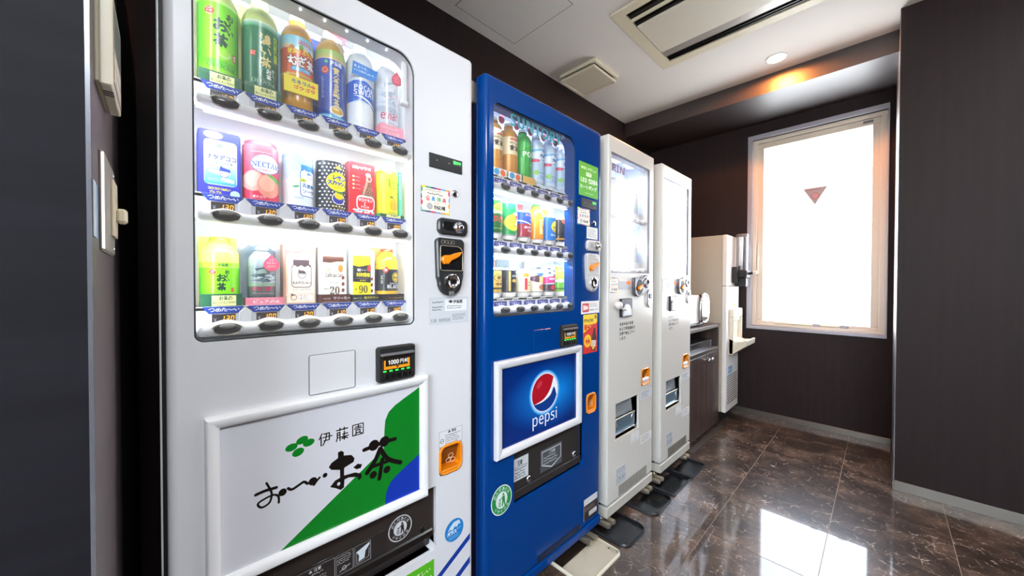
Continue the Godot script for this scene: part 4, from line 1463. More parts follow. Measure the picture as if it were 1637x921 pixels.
# ------------------------------------------------------------------ the room
func make_materials():
	var stone := marble_texture()
	M.marble = mat(Color.WHITE, 0.32, 0.0, 0.3)
	M.marble.clearcoat_enabled = true
	M.marble.clearcoat = 0.85
	M.marble.clearcoat_roughness = 0.05
	M.marble.albedo_texture = stone
	M.grout = mat("8c8070", 0.6)
	var fine := grain_image(512, 512, 24, 0.03, 3)
	M.wall = tri_mat(toned(fine, Color("271e1d"), Color("2c2221")), Vector3(1.6, 1.6, 1.6), 0.55, 0.28)
	M.wall_sheen = tri_mat(M.wall.albedo_texture, Vector3(1.6, 1.6, 1.6), 0.42, 0.8)
	M.reveal = mat("62585a", 0.5)
	var side := grain_image(512, 512, 24, 0.02, 8)
	side.rotate_90(CLOCKWISE)
	M.wall_end = tri_mat(toned(side, Color("161519"), Color("1c1b20")), Vector3(1.8, 1.8, 1.8), 0.6, 0.25)
	var wood := grain_image(512, 512, 20, 0.016, 21)
	M.wood = tri_mat(toned(wood, Color("2b1f1b"), Color("5a463d")), Vector3(3.0, 3.0, 3.0), 0.4)
	M.worktop = tri_mat(toned(grain_image(256, 256, 6, 0.03, 33), Color("4a4244"), Color("6c6365")), Vector3(3, 3, 3), 0.3)
	M.ceiling = mat("e2ded6", 0.9)
	M.plaster = mat("d8d3ca", 0.9)
	M.cream = mat("d8cfb4", 0.5)
	M.steel = mat("706a62", 0.35, 0.85)
	M.trim = mat("a9acb6", 0.25, 0.8)
	M.dark_trim = mat("5b5a60", 0.35, 0.6)
	M.alu = mat("d2c7b6", 0.4, 0.15)
	M.casing = mat("a3a2aa", 0.4, 0.3)
	M.gasket = mat("1c2020", 0.3)
	M.black = mat("0c0c0d", 0.35)
	M.soft_black = mat("151515", 0.6)
	M.grey = mat("6d6e70", 0.4)
	M.white = mat("e6e6e7", 0.3)
	M.white_panel = mat("d9d9dc", 0.33)
	M.blue_panel = mat("003a80", 0.14, 0.0, 0.36)
	M.beige = mat("d5d2c9", 0.22)
	M.beige_side = mat("b3a794", 0.4)
	M.chrome = mat("d4d4d6", 0.12, 1.0)
	M.orange = mat("f08a10", 0.3)
	M.amber = mat("e88612", 0.25)
	M.pane = glass(0.03)
	M.liner = mat("f2f4f5", 0.5)
	M.liner_blue = mat("dfe6f2", 0.5)
	M.led = lamp_mat(Color(0.93, 0.97, 1.0), 6.0)
	M.rail = mat("dcdcdd", 0.25)
	M.member = print_mat(Sheet_tex("member"))
	M.cold = print_mat(art_cold(true))
	M.cold_blue = print_mat(art_cold(false))
	M.anchor = mat("24272a", 0.3)
	M.galvanised = mat("b5ac98", 0.35, 0.8)

func Sheet_tex(which: String) -> ImageTexture:
	return art_member() if which == "member" else null

func setting():
	# floor: grout bed and polished stone tiles on it
	var bed := struct("floor", bx(-1.75, 3.95, -0.25, -0.0015, BACK_Z - 0.2, ROOM_Z + 0.2), M.grout)
	var pitch := 0.394
	var rx := RandomNumberGenerator.new()
	rx.seed = 41
	for i in range(-6, 7):
		for j in range(-4, 7):
			var x0 := maxf(1.405 + i * pitch + 0.0018, -1.74)
			var x1 := minf(1.405 + (i + 1) * pitch - 0.0018, WINDOW_X)
			var z0 := maxf(0.331 + (j - 1) * pitch + 0.0014, BACK_Z)
			var z1 := minf(0.331 + j * pitch - 0.0014, ROOM_Z)
			if x1 - x0 < 0.02 or z1 - z0 < 0.02:
				continue
			if x1 < LEFT_X and z1 < LEFT_Z:
				continue
			var g := Geo.new()
			var u := Vector2(rx.randf(), rx.randf())
			var k := 0.3
			var turned := rx.randf() < 0.5
			g.flat()
			var c := [Vector3(x0, 0, z1), Vector3(x1, 0, z1), Vector3(x1, 0, z0), Vector3(x0, 0, z0)]
			var t := []
			for p in c:
				var q := Vector2(p.x - x0, p.z - z0) / pitch * k
				t.append(u + (Vector2(q.y, -q.x) if turned else q))
			g.tri(c[0], c[1], c[2], t[0], t[1], t[2])
			g.tri(c[0], c[2], c[3], t[0], t[2], t[3])
			for e in 4:
				var a: Vector3 = c[e]
				var b: Vector3 = c[(e + 1) % 4]
				var down := Vector3(0, -0.012, 0)
				g.tri(a, a + down, b + down, t[e], t[e], t[(e + 1) % 4])
				g.tri(a, b + down, b, t[e], t[(e + 1) % 4], t[(e + 1) % 4])
			obj("tile", g, M.marble, bed)
	struct("wall_back", bx(LEFT_X, 3.95, -0.02, CEILING + 0.02, BACK_Z - 0.15, BACK_Z), M.wall)
	var wl := struct("wall_left", bx(-1.9, LEFT_X, -0.02, CEILING + 0.02, BACK_Z - 0.15, LEFT_Z), M.wall_end)
	obj("slot_lining", bx(LEFT_X - 0.001, LEFT_X + 0.0012, 0, CEILING, -0.12, LEFT_Z - 0.004), M.reveal, wl)
	obj("slot_panel", bx(LEFT_X - 0.001, LEFT_X + 0.0012, 0, CEILING, BACK_Z, -0.12), M.wall, wl)
	# unseen far left wall, pale for bounce, its window placed to light the ceiling
	var wf := Geo.new()
	wf.box(-1.9, -1.7, -0.02, 0.8, LEFT_Z, ROOM_Z)
	wf.box(-1.9, -1.7, 2.45, CEILING + 0.02, LEFT_Z, ROOM_Z)
	wf.box(-1.9, -1.7, 0.8, 2.45, LEFT_Z, 0.6)
	wf.box(-1.9, -1.7, 0.8, 2.45, 2.4, ROOM_Z)
	struct("wall_far", wf, M.plaster)
	struct("unseen_window_2", bx(-1.81, -1.8, 0.8, 2.45, 0.6, 2.4), M.pane)  # out of view, placed to light the ceiling and machine fronts
	struct("wall_behind", bx(-1.9, 3.95, -0.02, CEILING + 0.02, ROOM_Z, ROOM_Z + 0.15), M.wall)  # out of view, dark so the glossy fronts reflect little
	var wr := struct("wall_right", bx(BLOCK_X, 3.95, -0.02, CEILING + 0.02, BLOCK_Z, ROOM_Z), M.wall)
	obj("return_panel", bx(BLOCK_X + 0.001, WINDOW_X, 0.0, CEILING, BLOCK_Z - 0.0012, BLOCK_Z + 0.001), mat("a5a4a8", 0.3, 0.8), wr)
	# window wall round its opening
	var ww := Geo.new()
	var zo := [0.085, 0.905]
	var yo := [0.783, 2.402]
	ww.box(WINDOW_X, WINDOW_X + 0.2, -0.02, yo[0], BACK_Z - 0.15, BLOCK_Z + 0.1)
	ww.box(WINDOW_X, WINDOW_X + 0.2, yo[1], CEILING + 0.02, BACK_Z - 0.15, BLOCK_Z + 0.1)
	ww.box(WINDOW_X, WINDOW_X + 0.2, yo[0], yo[1], BACK_Z - 0.15, zo[0])
	ww.box(WINDOW_X, WINDOW_X + 0.2, yo[0], yo[1], zo[1], BLOCK_Z + 0.1)
	struct("wall_window", ww, M.wall)
	struct("trim_1", bx(BULK_X, WINDOW_X + 0.01, BULK_Y, CEILING + 0.01, BACK_Z, BLOCK_Z), M.wall_sheen)
	struct("baseboard_window", bx(WINDOW_X - 0.008, WINDOW_X, 0, 0.045, BACK_Z, BLOCK_Z, 0.001), M.steel)
	struct("baseboard_right", bx(BLOCK_X - 0.008, BLOCK_X, 0, 0.055, BLOCK_Z, ROOM_Z, 0.001), M.steel)
	struct("baseboard_corner", bx(BLOCK_X - 0.008, WINDOW_X - 0.01, 0, 0.045, BLOCK_Z - 0.007, BLOCK_Z, 0.001), M.steel)
	struct("trim_2", bx(LEFT_X - 0.0022, LEFT_X + 0.0016, 0, CEILING, LEFT_Z - 0.003, LEFT_Z + 0.0006), M.trim)
	struct("trim_3", bx(2.56, 3.25, 0, 0.004, -0.025, 0.012), M.steel)
	# ceiling with its access hatch
	var ce := struct("ceiling", bx(-1.9, 3.95, CEILING, CEILING + 0.2, BACK_Z - 0.15, ROOM_Z + 0.15), M.ceiling)
	var rim := Geo.new()
	for q in [[1.157, 1.612, -0.754, -0.7505], [1.157, 1.612, -0.3015, -0.298], [1.157, 1.1605, -0.754, -0.298], [1.6085, 1.612, -0.754, -0.298]]:
		rim.box(q[0], q[1], CEILING - 0.0008, CEILING + 0.01, q[2], q[3])
	obj("hatch_rim", rim, M.grey, ce)
	obj("hatch_panel", bx(1.161, 1.608, CEILING - 0.0015, CEILING + 0.01, -0.75, -0.302), M.ceiling, ce)
	window_unit()

func window_unit():
	var w := Node3D.new()
	w.name = "window_1"
	w.set_meta("kind", "structure")
	add_child(w)
	var x := WINDOW_X
	# all members are drawn on a plane of (along z, y) and turned to face the room
	var frame := func(z0: float, z1: float, y0: float, y1: float, wide: Array, a: float, b: float, bev: float) -> Geo:   # wide: left, right, bottom, top
		var g := Geo.new()
		g.box(a, b, y0, y0 + wide[2], z0, z1, bev)
		g.box(a, b, y1 - wide[3], y1, z0, z1, bev)
		g.box(a, b, y0 + wide[2], y1 - wide[3], z0, z0 + wide[0], bev)
		g.box(a, b, y0 + wide[2], y1 - wide[3], z1 - wide[1], z1, bev)
		return g
	obj("casing", frame.call(0.05, 0.914, 0.757, 2.44, [0.036, 0.01, 0.026, 0.038], x - 0.012, x + 0.05, 0.002), M.casing, w)
	obj("outer_frame", frame.call(0.085, 0.905, 0.783, 2.402, [0.03, 0.035, 0.022, 0.03], x + 0.02, x + 0.12, 0.002), M.alu, w)
	obj("sash", frame.call(0.112, 0.872, 0.803, 2.375, [0.047, 0.045, 0.026, 0.05], x + 0.045, x + 0.1, 0.003), M.alu, w)
	obj("pane", bx(x + 0.07, x + 0.075, 0.826, 2.328, 0.156, 0.83), M.pane, w)
	obj("rail", bx(x + 0.03, x + 0.06, 2.372, 2.392, 0.1, 0.89, 0.003), M.cream, w)
	var h := obj("handle", bx(x + 0.03, x + 0.048, 1.36, 1.51, 0.118, 0.136, 0.003), M.alu, w)
	obj("lever", bx(x + 0.012, x + 0.03, 1.236, 1.39, 0.12, 0.132, 0.004), M.cream, h)
	obj("stay_bar", bx(x + 0.032, x + 0.046, 0.812, 0.821, 0.25, 0.66, 0.002), M.cream, w)
	for z in [0.5, 0.665]:
		obj("latch", bx(x + 0.028, x + 0.05, 0.795, 0.83, z, z + 0.045, 0.004), M.casing, w)
	obj("maker_label", bx(x + 0.042, x + 0.0455, 2.345, 2.362, 0.775, 0.83), M.grey, w)
	var tri := PackedVector2Array([Vector2(-0.501, 1.786), Vector2(-0.422, 1.93), Vector2(-0.579, 1.93)])
	var g := Geo.new()
	g.xf = Transform3D(Basis(Vector3.UP, -PI / 2), Vector3(x + 0.0695, 0, 0))
	for k in 3:
		tri[k].x = -tri[k].x
	g.xf.origin.x = x + 0.0692
	g.prism(PackedVector2Array([tri[0], tri[1], tri[2]]) if (tri[1] - tri[0]).cross(tri[2] - tri[0]) > 0 else PackedVector2Array([tri[0], tri[2], tri[1]]), 0, 0.0006)
	var s := obj("warning_sticker", g, print_mat(art_window_mark()), w)
	tag(s, "small pale triangular sticker with a red emblem on the window pane")

func ceiling_things():
	# ceiling cassette: two-way air conditioner
	var y := CEILING
	var ac := thing("air_conditioner", "cream ceiling air conditioner with long dark slots and a flat centre panel", "air conditioner", Vector3.ZERO)
	var g := Geo.new()
	g.xf = Transform3D(Basis(Vector3.RIGHT, PI / 2), Vector3(0, y, 0))   # local (x, y) -> (x, z), local z -> -y
	var z0 := -0.198
	var z1 := 0.98
	g.face(1.83, 2.54, z0, z1, 0.012, [{"x0": 1.876, "x1": 1.942, "y0": -0.134, "y1": 0.915, "r": 0.004, "depth": 0.0119}, {"x0": 1.958, "x1": 2.482, "y0": -0.134, "y1": 0.915, "r": 0.004, "depth": 0.0119}])
	g.shell(1.826, 2.544, z0 - 0.004, z1 + 0.004, 0.0, 0.012, 0.004)
	obj("frame", g, M.cream, ac)
	var d := Geo.new()
	d.box(1.87, 2.49, y - 0.0012, y + 0.004, -0.14, 0.92)
	obj("slot_back", d, M.soft_black, ac)
	for x in [1.905, 1.985, 2.44, 2.462]:
		obj("vane", bx(x - 0.002, x + 0.002, y - 0.009, y - 0.001, -0.13, 0.91), M.black, ac)
	obj("panel", bx(2.012, 2.342, y - 0.016, y - 0.001, -0.13, 0.911, 0.003), mat("d6cfbd", 0.5), ac)
	obj("louvre", bx(2.346, 2.412, y - 0.01, y - 0.001, -0.13, 0.911, 0.002), mat("a8a29a", 0.35, 0.3), ac)
	# extractor
	var v := thing("extractor_vent", "square cream ceiling vent with a cover hung below its rim", "vent", Vector3.ZERO)
	var rim := Geo.new()
	for q in [[2.092, 2.398, -0.77, -0.752], [2.092, 2.398, -0.486, -0.468], [2.092, 2.11, -0.752, -0.486], [2.38, 2.398, -0.752, -0.486]]:
		rim.box(q[0], q[1], y - 0.022, y, q[2], q[3], 0.002)
	obj("rim", rim, M.cream, v)
	obj("throat", bx(2.11, 2.38, y - 0.006, y - 0.001, -0.752, -0.486), M.soft_black, v)
	var cov := Geo.new()
	cov.box(2.092, 2.38, y - 0.05, y - 0.036, -0.762, -0.478, 0.003)
	for q in [[2.092, 2.38, -0.762, -0.75], [2.092, 2.38, -0.49, -0.478], [2.092, 2.104, -0.75, -0.49], [2.368, 2.38, -0.75, -0.49]]:
		cov.box(q[0], q[1], y - 0.056, y - 0.048, q[2], q[3], 0.002)
	obj("cover", cov, mat("cdc4ae", 0.5), v)
	obj("post", bx(2.2, 2.27, y - 0.037, y - 0.005, -0.65, -0.59), M.soft_black, v)
	# warm downlight near the window, and two unseen panels lighting the machine fronts
	downlight(Vector3(2.97, y, 0.376), "small warm recessed downlight glowing in the ceiling near the window", Color(1.0, 0.6, 0.28), 1.3)
	unseen_panel_light(Vector3(-0.16, y, 2.0), 0.4, 0.6, "unseen flat ceiling light panel behind the camera, placed to light the white machine", 1.5)
	unseen_panel_light(Vector3(2.1, y, 2.0), 0.6, 0.6, "unseen flat ceiling light panel behind the camera, nearest the dark right wall", 0.45)

func downlight(at: Vector3, label: String, color: Color, energy: float):
	var t := thing("downlight", label, "light", at)
	var g := Geo.new()
	g.lathe([Vector2(0.062, 0.0), Vector2(0.062, -0.004), Vector2(0.05, -0.006), Vector2(0.05, -0.001)], 28)
	var bez := obj("bezel", g, M.white, t)
	bez.position.y = 0
	var e := Geo.new()
	e.ball(Vector3(0, -0.001, 0), Vector3(0.057, 0.012, 0.057), 24)
	obj("lamp", e, lamp_mat(Color(1.0, 0.82, 0.58), 9.0), t)
	var l := SpotLight3D.new()
	l.name = "downlight_light"
	l.position = Vector3(0, -0.012, 0)
	l.basis = Basis.looking_at(Vector3.DOWN, Vector3.BACK)
	l.spot_angle = 88
	l.spot_angle_attenuation = 0.2
	l.light_color = color
	l.light_energy = energy
	l.light_size = 0.03
	l.spot_range = 12
	l.spot_attenuation = 2
	l.shadow_enabled = true
	t.add_child(l)

func unseen_panel_light(at: Vector3, w: float, d: float, label: String, share: float):  # panel out of view behind the camera, lights the machine fronts
	var t := thing("unseen_ceiling_light", label, "light", at)
	obj("frame", bx(-w / 2 - 0.02, w / 2 + 0.02, -0.012, 0, -d / 2 - 0.02, d / 2 + 0.02, 0.002), M.white, t)
	obj("lamp_diffuser", bx(-w / 2, w / 2, -0.014, -0.004, -d / 2, d / 2), lamp_mat(Color(0.95, 0.98, 1.0), 2.0), t)
	area_light(t, Vector3(0, -0.02, 0), Vector2(w, d), Vector3.DOWN, Color(0.95, 0.98, 1.0), PANEL_ENERGY * share)

func area_light(parent: Node, at: Vector3, size: Vector2, towards: Vector3, color: Color, energy: float):
	var l := AreaLight3D.new()
	l.name = "area_light"
	l.area_size = size
	l.area_normalize_energy = true
	l.light_color = color
	l.light_energy = energy
	l.area_range = 12
	l.shadow_enabled = true
	parent.add_child(l, true)
	l.position = at
	var up := Vector3.BACK if absf(towards.y) > 0.9 else Vector3.UP
	l.basis = Basis.looking_at(towards, up)


# ------------------------------------------------------------------ vending machines
func settle(t: Node3D, base: Vector3):   # the root goes to the thing's base, its parts stay where they are
	t.position = base
	for c in t.get_children():
		c.position -= base

# light well behind a product window: back, sides, top, bottom
func liner(t: Node3D, x0: float, x1: float, y0: float, y1: float, z0: float, z1: float, m: Material):
	var g := Geo.new()
	g.box(x0 - 0.004, x1 + 0.004, y0 - 0.004, y1 + 0.004, z0 - 0.004, z0)
	g.box(x0 - 0.004, x0, y0, y1, z0, z1)
	g.box(x1, x1 + 0.004, y0, y1, z0, z1)
	g.box(x0, x1, y1, y1 + 0.004, z0, z1)
	g.box(x0, x1, y0 - 0.004, y0, z0, z1)
	obj("product_compartment", g, m, t)

# wavy bar with a dip for each selection button
func button_rail(t: Node3D, x0: float, x1: float, y: float, z: float, first: float, pitch: float, count: int, half: float, bump: float, m: Material, dark: Material, lens: Material):
	var g := Geo.new()
	var rows := []
	var n := 12
	var steps := 72
	for i in n + 1:
		rows.append(PackedVector3Array())
	for j in steps + 1:
		var x := x0 + (x1 - x0) * j / steps
		var e := 1.0
		var d := minf(x - x0, x1 - x)
		if d < 0.008:
			e = sqrt(maxf(0.0, 1 - pow(1 - d / 0.008, 2)))
		var k := cos((x - first) / pitch * TAU) * 0.5 + 0.5
		var top := half + bump * pow(k, 1.4)
		for i in n + 1:
			var a := -PI * 0.5 + PI * i / n
			rows[i].append(Vector3(x, y + (top if a > 0 else half) * sin(a) * e, z - 0.02 + 0.022 * cos(a) * e))
	g.surf(rows)
	g.box(x0 + 0.004, x1 - 0.004, y - half * 0.9, y + half * 0.9, z - 0.03, z - 0.016)
	var rail := obj("button_rail", g, m, t)
	var b := Geo.new()
	b.ball(Vector3.ZERO, Vector3(pitch * 0.315, half * 0.86, 0.0075), 22)
	var bm := b.mesh()
	var l := Geo.new()
	l.ball(Vector3.ZERO, Vector3(pitch * 0.17, half * 0.42, 0.0045), 16)
	var lm := l.mesh()
	var q := Geo.new()
	var ring := PackedVector3Array()
	var path := []
	for i in 29:
		path.append(Vector3(cos(TAU * i / 28) * pitch * 0.325, sin(TAU * i / 28) * half * 0.9, 0))
	q.tube(path, 0.0012, 6)
	var qm := q.mesh()
	for k in count:
		var at := Vector3(first + pitch * k, y + bump * 0.28, z - 0.0005)
		put(bm, "button", dark, rail, at)
		put(lm, "button_lens", lens, rail, at + Vector3(0, half * 0.5, 0.0055))
		put(qm, "button_rim", M.galvanised, rail, at + Vector3(0, 0, 0.001))

func window_gasket(t: Node3D, loop: PackedVector2Array, z: float):
	var path := []
	for p in loop:
		path.append(Vector3(p.x, p.y, z))
	path.append(path[0])
	var g := Geo.new()
	g.tube(path, 0.0022, 6)
	obj("window_gasket", g, M.gasket, t)

func led_strip(t: Node3D, x0: float, x1: float, y: float, z: float, energy: float, color := Color(0.94, 0.97, 1.0), towards := Vector3(0, -0.85, -0.5)):
	obj("light_strip", bx(x0, x1, y, y + 0.004, z - 0.006, z + 0.006), lamp_mat(color, 3.0), t)
	area_light(t, Vector3((x0 + x1) / 2, y - 0.003, z), Vector2(x1 - x0, 0.012), towards.normalized(), color, energy)

# unseen strip beside a product window, placed to light the sample fronts
func unseen_side_strip(t: Node3D, x: float, y0: float, y1: float, towards: Vector3, energy: float):
	obj("light_strip", bx(x - 0.0015, x + 0.0015, y0, y1, -0.034, -0.024), lamp_mat(Color(0.94, 0.97, 1.0), 3.0), t)
	area_light(t, Vector3(x + towards.x * 0.004, (y0 + y1) / 2, -0.029 + towards.z * 0.008), Vector2(0.01, y1 - y0), towards, Color(0.94, 0.97, 1.0), energy)


func cabinet_box(t: Node3D, x0: float, x1: float, y0: float, y1: float, m: Material, zf := -0.076, zb := -0.7):
	var g := Geo.new()
	g.box(x0, x0 + 0.008, y0, y1, zb, zf, 0.002)
	g.box(x1 - 0.008, x1, y0, y1, zb, zf, 0.002)
	g.box(x0 + 0.008, x1 - 0.008, y1 - 0.008, y1, zb, zf, 0.002)
	g.box(x0 + 0.008, x1 - 0.008, y0, y0 + 0.008, zb, zf, 0.002)
	g.box(x0 + 0.008, x1 - 0.008, y0 + 0.008, y1 - 0.008, zb, zb + 0.008)
	obj("cabinet", g, m, t)
	obj("door_seal", frame_xy(x0 + 0.003, x1 - 0.004, y0 + 0.03, y1 - 0.01, 0.012, zf - 0.002, zf + 0.02), M.soft_black, t)

func feet(t: Node3D, xs: Array, m: Material, y1: float, lift := 0.0):
	for x in xs:
		for z in [-0.05, -0.55]:
			var g := Geo.new()
			g.xf.origin = Vector3(x, 0.0, z)
			var y0 := lift if z > -0.1 else 0.0
			g.lathe([Vector2(0, y0), Vector2(0.02, y0), Vector2(0.02, y0 + 0.007), Vector2(0.009, y0 + 0.01), Vector2(0.009, y1)], 14)
			obj("foot", g, m, t)

func picture_frame(t: Node3D, x0: float, x1: float, y0: float, y1: float, bar: float, m: Material, picture: Material):
	var g := Geo.new()
	var z0 := -0.002
	var z1 := 0.019
	# four mitred bars with rounded fronts
	var o := [Vector2(x0, y0), Vector2(x1, y0), Vector2(x1, y1), Vector2(x0, y1)]
	var i := [Vector2(x0 + bar, y0 + bar), Vector2(x1 - bar, y0 + bar), Vector2(x1 - bar, y1 - bar), Vector2(x0 + bar, y1 - bar)]
	for k in 4:
		var a: Vector2 = o[k]
		var b: Vector2 = o[(k + 1) % 4]
		var c: Vector2 = i[(k + 1) % 4]
		var d: Vector2 = i[k]
		var rows := []
		for s in [[0.0, z0], [0.0, z1 - 0.006], [0.12, z1 - 0.001], [0.24, z1], [0.82, z1 - 0.003], [1.0, z1 - 0.008], [1.0, 0.004]]:
			var p := a.lerp(d, s[0])
			var q := b.lerp(c, s[0])
			rows.append(PackedVector3Array([Vector3(p.x, p.y, s[1]), Vector3(q.x, q.y, s[1])]))
		g.surf(rows)
	var f := obj("panel_frame", g, m, t)
	sheet("panel_picture", picture, t, x0 + bar - 0.004, x1 - bar + 0.004, y0 + bar - 0.004, y1 - bar + 0.004, 0.0045)

func coin_return(t: Node3D, x0: float, x1: float, y0: float, y1: float):
	# rounded orange cup let into the door
	var g := Geo.new()
	var loop := Geo.rr(x0 + 0.004, x1 - 0.004, y0 + 0.008, y1 - 0.004, 0.016, 6)
	var rows := []
	for q in [[0.0, 0.0015], [0.0006, -0.008], [0.001, -0.028]]:
		var ring := Geo.inset(loop, q[0])
		var row := PackedVector3Array()
		for i in ring.size() + 1:
			row.append(Vector3(ring[i % ring.size()].x, ring[i % ring.size()].y, q[1]))
		rows.append(row)
	g.surf(rows)
	g.cap(loop, -0.027, true)
	var lip := []
	for p in Geo.rr(x0 + 0.002, x1 - 0.002, y0 + 0.003, y1 - 0.002, 0.018, 6):
		lip.append(Vector3(p.x, p.y, 0.0005))
	lip.append(lip[0])
	g.tube(lip, 0.0045, 8)
	g.prism(Geo.rr(x0 + 0.003, x1 - 0.003, y0 + 0.003, y0 + 0.014, [0.005, 0.005, 0.002, 0.002], 4), -0.02, 0.003, 0.002)
	var c := obj("coin_return", g, M.amber, t)
	var fl := Geo.new()
	fl.xf = Transform3D(Basis(Vector3.RIGHT, 0.35), Vector3((x0 + x1) / 2, y1 - 0.012, -0.006))
	fl.box(-(x1 - x0) / 2 + 0.009, (x1 - x0) / 2 - 0.009, -(y1 - y0) * 0.66, 0, -0.002, 0.001)
	obj("return_flap", fl, mat("8a4a14", 0.2), c)
	var s := Geo.new()
	for q in [Vector2(-0.008, -0.004), Vector2(0.006, -0.006), Vector2(0.0, 0.008)]:
		var path := []
		for i in 17:
			path.append(Vector3((x0 + x1) / 2 + q.x + cos(TAU * i / 16) * 0.009, (y0 + y1) / 2 + q.y + sin(TAU * i / 16) * 0.006, 0.0))
		s.tube(path, 0.0007, 5)
	obj("coin_mark", s, mat("e8c89a", 0.5), c)

func coin_units(t: Node3D, x: float, m: Material, inner: Material):
	# lock plate with its knob, then the coin slot, lever and lock cylinder below it; x is the plate's left edge
	var g := Geo.new()
	g.prism(Geo.rr(x, x + 0.104, 1.29, 1.337, 0.016, 6), -0.002, 0.012, 0.004)
	var lp := obj("lock_plate", g, m, t)
	var r := Geo.new()
	r.prism(Geo.rr(x + 0.012, x + 0.085, 1.301, 1.328, 0.012, 6), 0.008, 0.0135, 0.002)
	obj("lock_recess", r, inner, lp)
	var k := Geo.new()
	k.xf = Transform3D(Basis(Vector3.RIGHT, PI / 2), Vector3(x + 0.066, 1.313, 0.0))
	k.lathe([Vector2(0.018, 0.012), Vector2(0.017, 0.018), Vector2(0.017, 0.018), Vector2(0.009, 0.024), Vector2(0.009, 0.03), Vector2(0.004, 0.032), Vector2(0, 0.032)], 18)
	obj("lock_cylinder", k, M.chrome, lp)
	var poly := PackedVector2Array()
	for p in Geo.rr(x - 0.008, x + 0.09, 1.17, 1.279, [0.004, 0.004, 0.014, 0.014], 5):
		poly.append(p)
	var low := PackedVector2Array()
	for i in 13:
		var a := PI + PI * i / 12
		low.append(Vector2(x + 0.041 + cos(a) * 0.041, 1.152 + sin(a) * 0.04))
	low.append(Vector2(x + 0.086, 1.166))
	var outline := PackedVector2Array()
	outline.append_array(low)
	for p in Geo.rr(x - 0.008, x + 0.09, 1.17, 1.279, [0.004, 0.004, 0.014, 0.014], 5):
		if p.y > 1.176:
			outline.append(p)
	outline.append(Vector2(x - 0.004, 1.166))
	var u := Geo.new()
	u.prism(outline, -0.002, 0.014, 0.004)
	var cu := obj("coin_unit", u, m, t)
	var w := Geo.new()
	w.prism(Geo.rr(x + 0.003, x + 0.08, 1.185, 1.256, [0.006, 0.006, 0.02, 0.006], 6), 0.0142, 0.0152)
	obj("coin_window", w, inner, cu)
	var win := []
	for p in Geo.rr(x + 0.003, x + 0.08, 1.185, 1.256, [0.006, 0.006, 0.02, 0.006], 6):
		win.append(Vector3(p.x, p.y, 0.0152))
	win.append(win[0])
	var wr := Geo.new()
	wr.tube(win, 0.0013, 6)
	obj("window_rim", wr, M.galvanised, cu)
	var lv := Geo.new()
	var lever := PackedVector2Array([Vector2(x + 0.004, 1.213), Vector2(x + 0.012, 1.203), Vector2(x + 0.026, 1.203), Vector2(x + 0.034, 1.213), Vector2(x + 0.048, 1.219), Vector2(x + 0.062, 1.226), Vector2(x + 0.073, 1.241), Vector2(x + 0.05, 1.236), Vector2(x + 0.036, 1.23), Vector2(x + 0.014, 1.228), Vector2(x + 0.004, 1.222)])
	lv.prism(lever, 0.015, 0.027, 0.003)
	obj("return_lever", lv, M.orange, cu)
	var c := Geo.new()
	c.xf = Transform3D(Basis(Vector3.RIGHT, PI / 2), Vector3(x + 0.042, 1.152, 0.0))
	c.lathe([Vector2(0.024, 0.012), Vector2(0.024, 0.019), Vector2(0.024, 0.019), Vector2(0.021, 0.021), Vector2(0.018, 0.021), Vector2(0.018, 0.021), Vector2(0.016, 0.018), Vector2(0, 0.018)], 22)
	obj("coin_slot", c, M.chrome, cu)
	obj("slot_gap", bx(x + 0.029, x + 0.055, 1.1505, 1.1535, 0.0178, 0.0186), M.black, cu)
	for q in 4:
		var d := Geo.new()
		var path := []
		for i in 15:
			path.append(Vector3(x + 0.012 + q * 0.0115 + cos(TAU * i / 14) * 0.0052, 1.267 + sin(TAU * i / 14) * 0.0052, 0.0144))
		d.tube(path, 0.0006, 5)
		obj("coin_symbol", d, M.galvanised, cu)
	obj("coin_badge", bx(x + 0.033, x + 0.051, 1.113, 1.126, 0.013, 0.0152, 0.001), M.grey, cu)

func status_display(t: Node3D, x0: float, x1: float, y0: float, y1: float):
	var d := obj("status_display", bx(x0, x1, y0, y1, -0.002, 0.003, 0.001), M.black, t)
	var s := Sheet.new(64, 26, "031a08")
	s.text("販売中", 3, 3, 19, "4dff6a", 2.2)
	sheet("sale_display", print_mat(s.tex(), 0.3, 2.2), d, x1 - (x1 - x0) * 0.3, x1 - 0.004, y0 + (y1 - y0) * 0.56, y1 - 0.004, 0.0035)
	for q in [0.2, 0.56]:
		obj("indicator", bx(x0 + (x1 - x0) * q, x0 + (x1 - x0) * q + 0.003, y1 - 0.019, y1 - 0.016, 0.002, 0.0035), M.galvanised, d)

func bill_slot(t: Node3D, x0: float, x1: float, y0: float, y1: float):
	var g := Geo.new()
	g.prism(Geo.rr(x0, x1, y0, y1, 0.008, 5), -0.002, 0.016, 0.004)
	var b := obj("bill_acceptor", g, M.soft_black, t)
	var w := x1 - x0
	sheet("bill_display", print_mat(M.bill_tex, 0.3, 0.25), b, x0 + 0.011, x1 - 0.016, y0 + 0.03, y0 + 0.066, 0.0166)
	for k in 5:
		obj("guide_lamp", bx(x0 + 0.013 + k * w * 0.155, x0 + 0.02 + k * w * 0.155, y0 + 0.027, y0 + 0.03, 0.016, 0.0185), lamp_mat(Color(0.2, 1.0, 0.3), 1.6), b)
	for k in 5:
		obj("rib", bx(x0 + 0.013 + k * w * 0.155, x0 + 0.024 + k * w * 0.155, y0 + 0.008, y0 + 0.023, 0.015, 0.022, 0.001), M.black, b)
	obj("hood", bx(x0 + 0.006, x1 - 0.008, y0 + 0.068, y0 + 0.074, 0.015, 0.024, 0.001), M.grey, b)

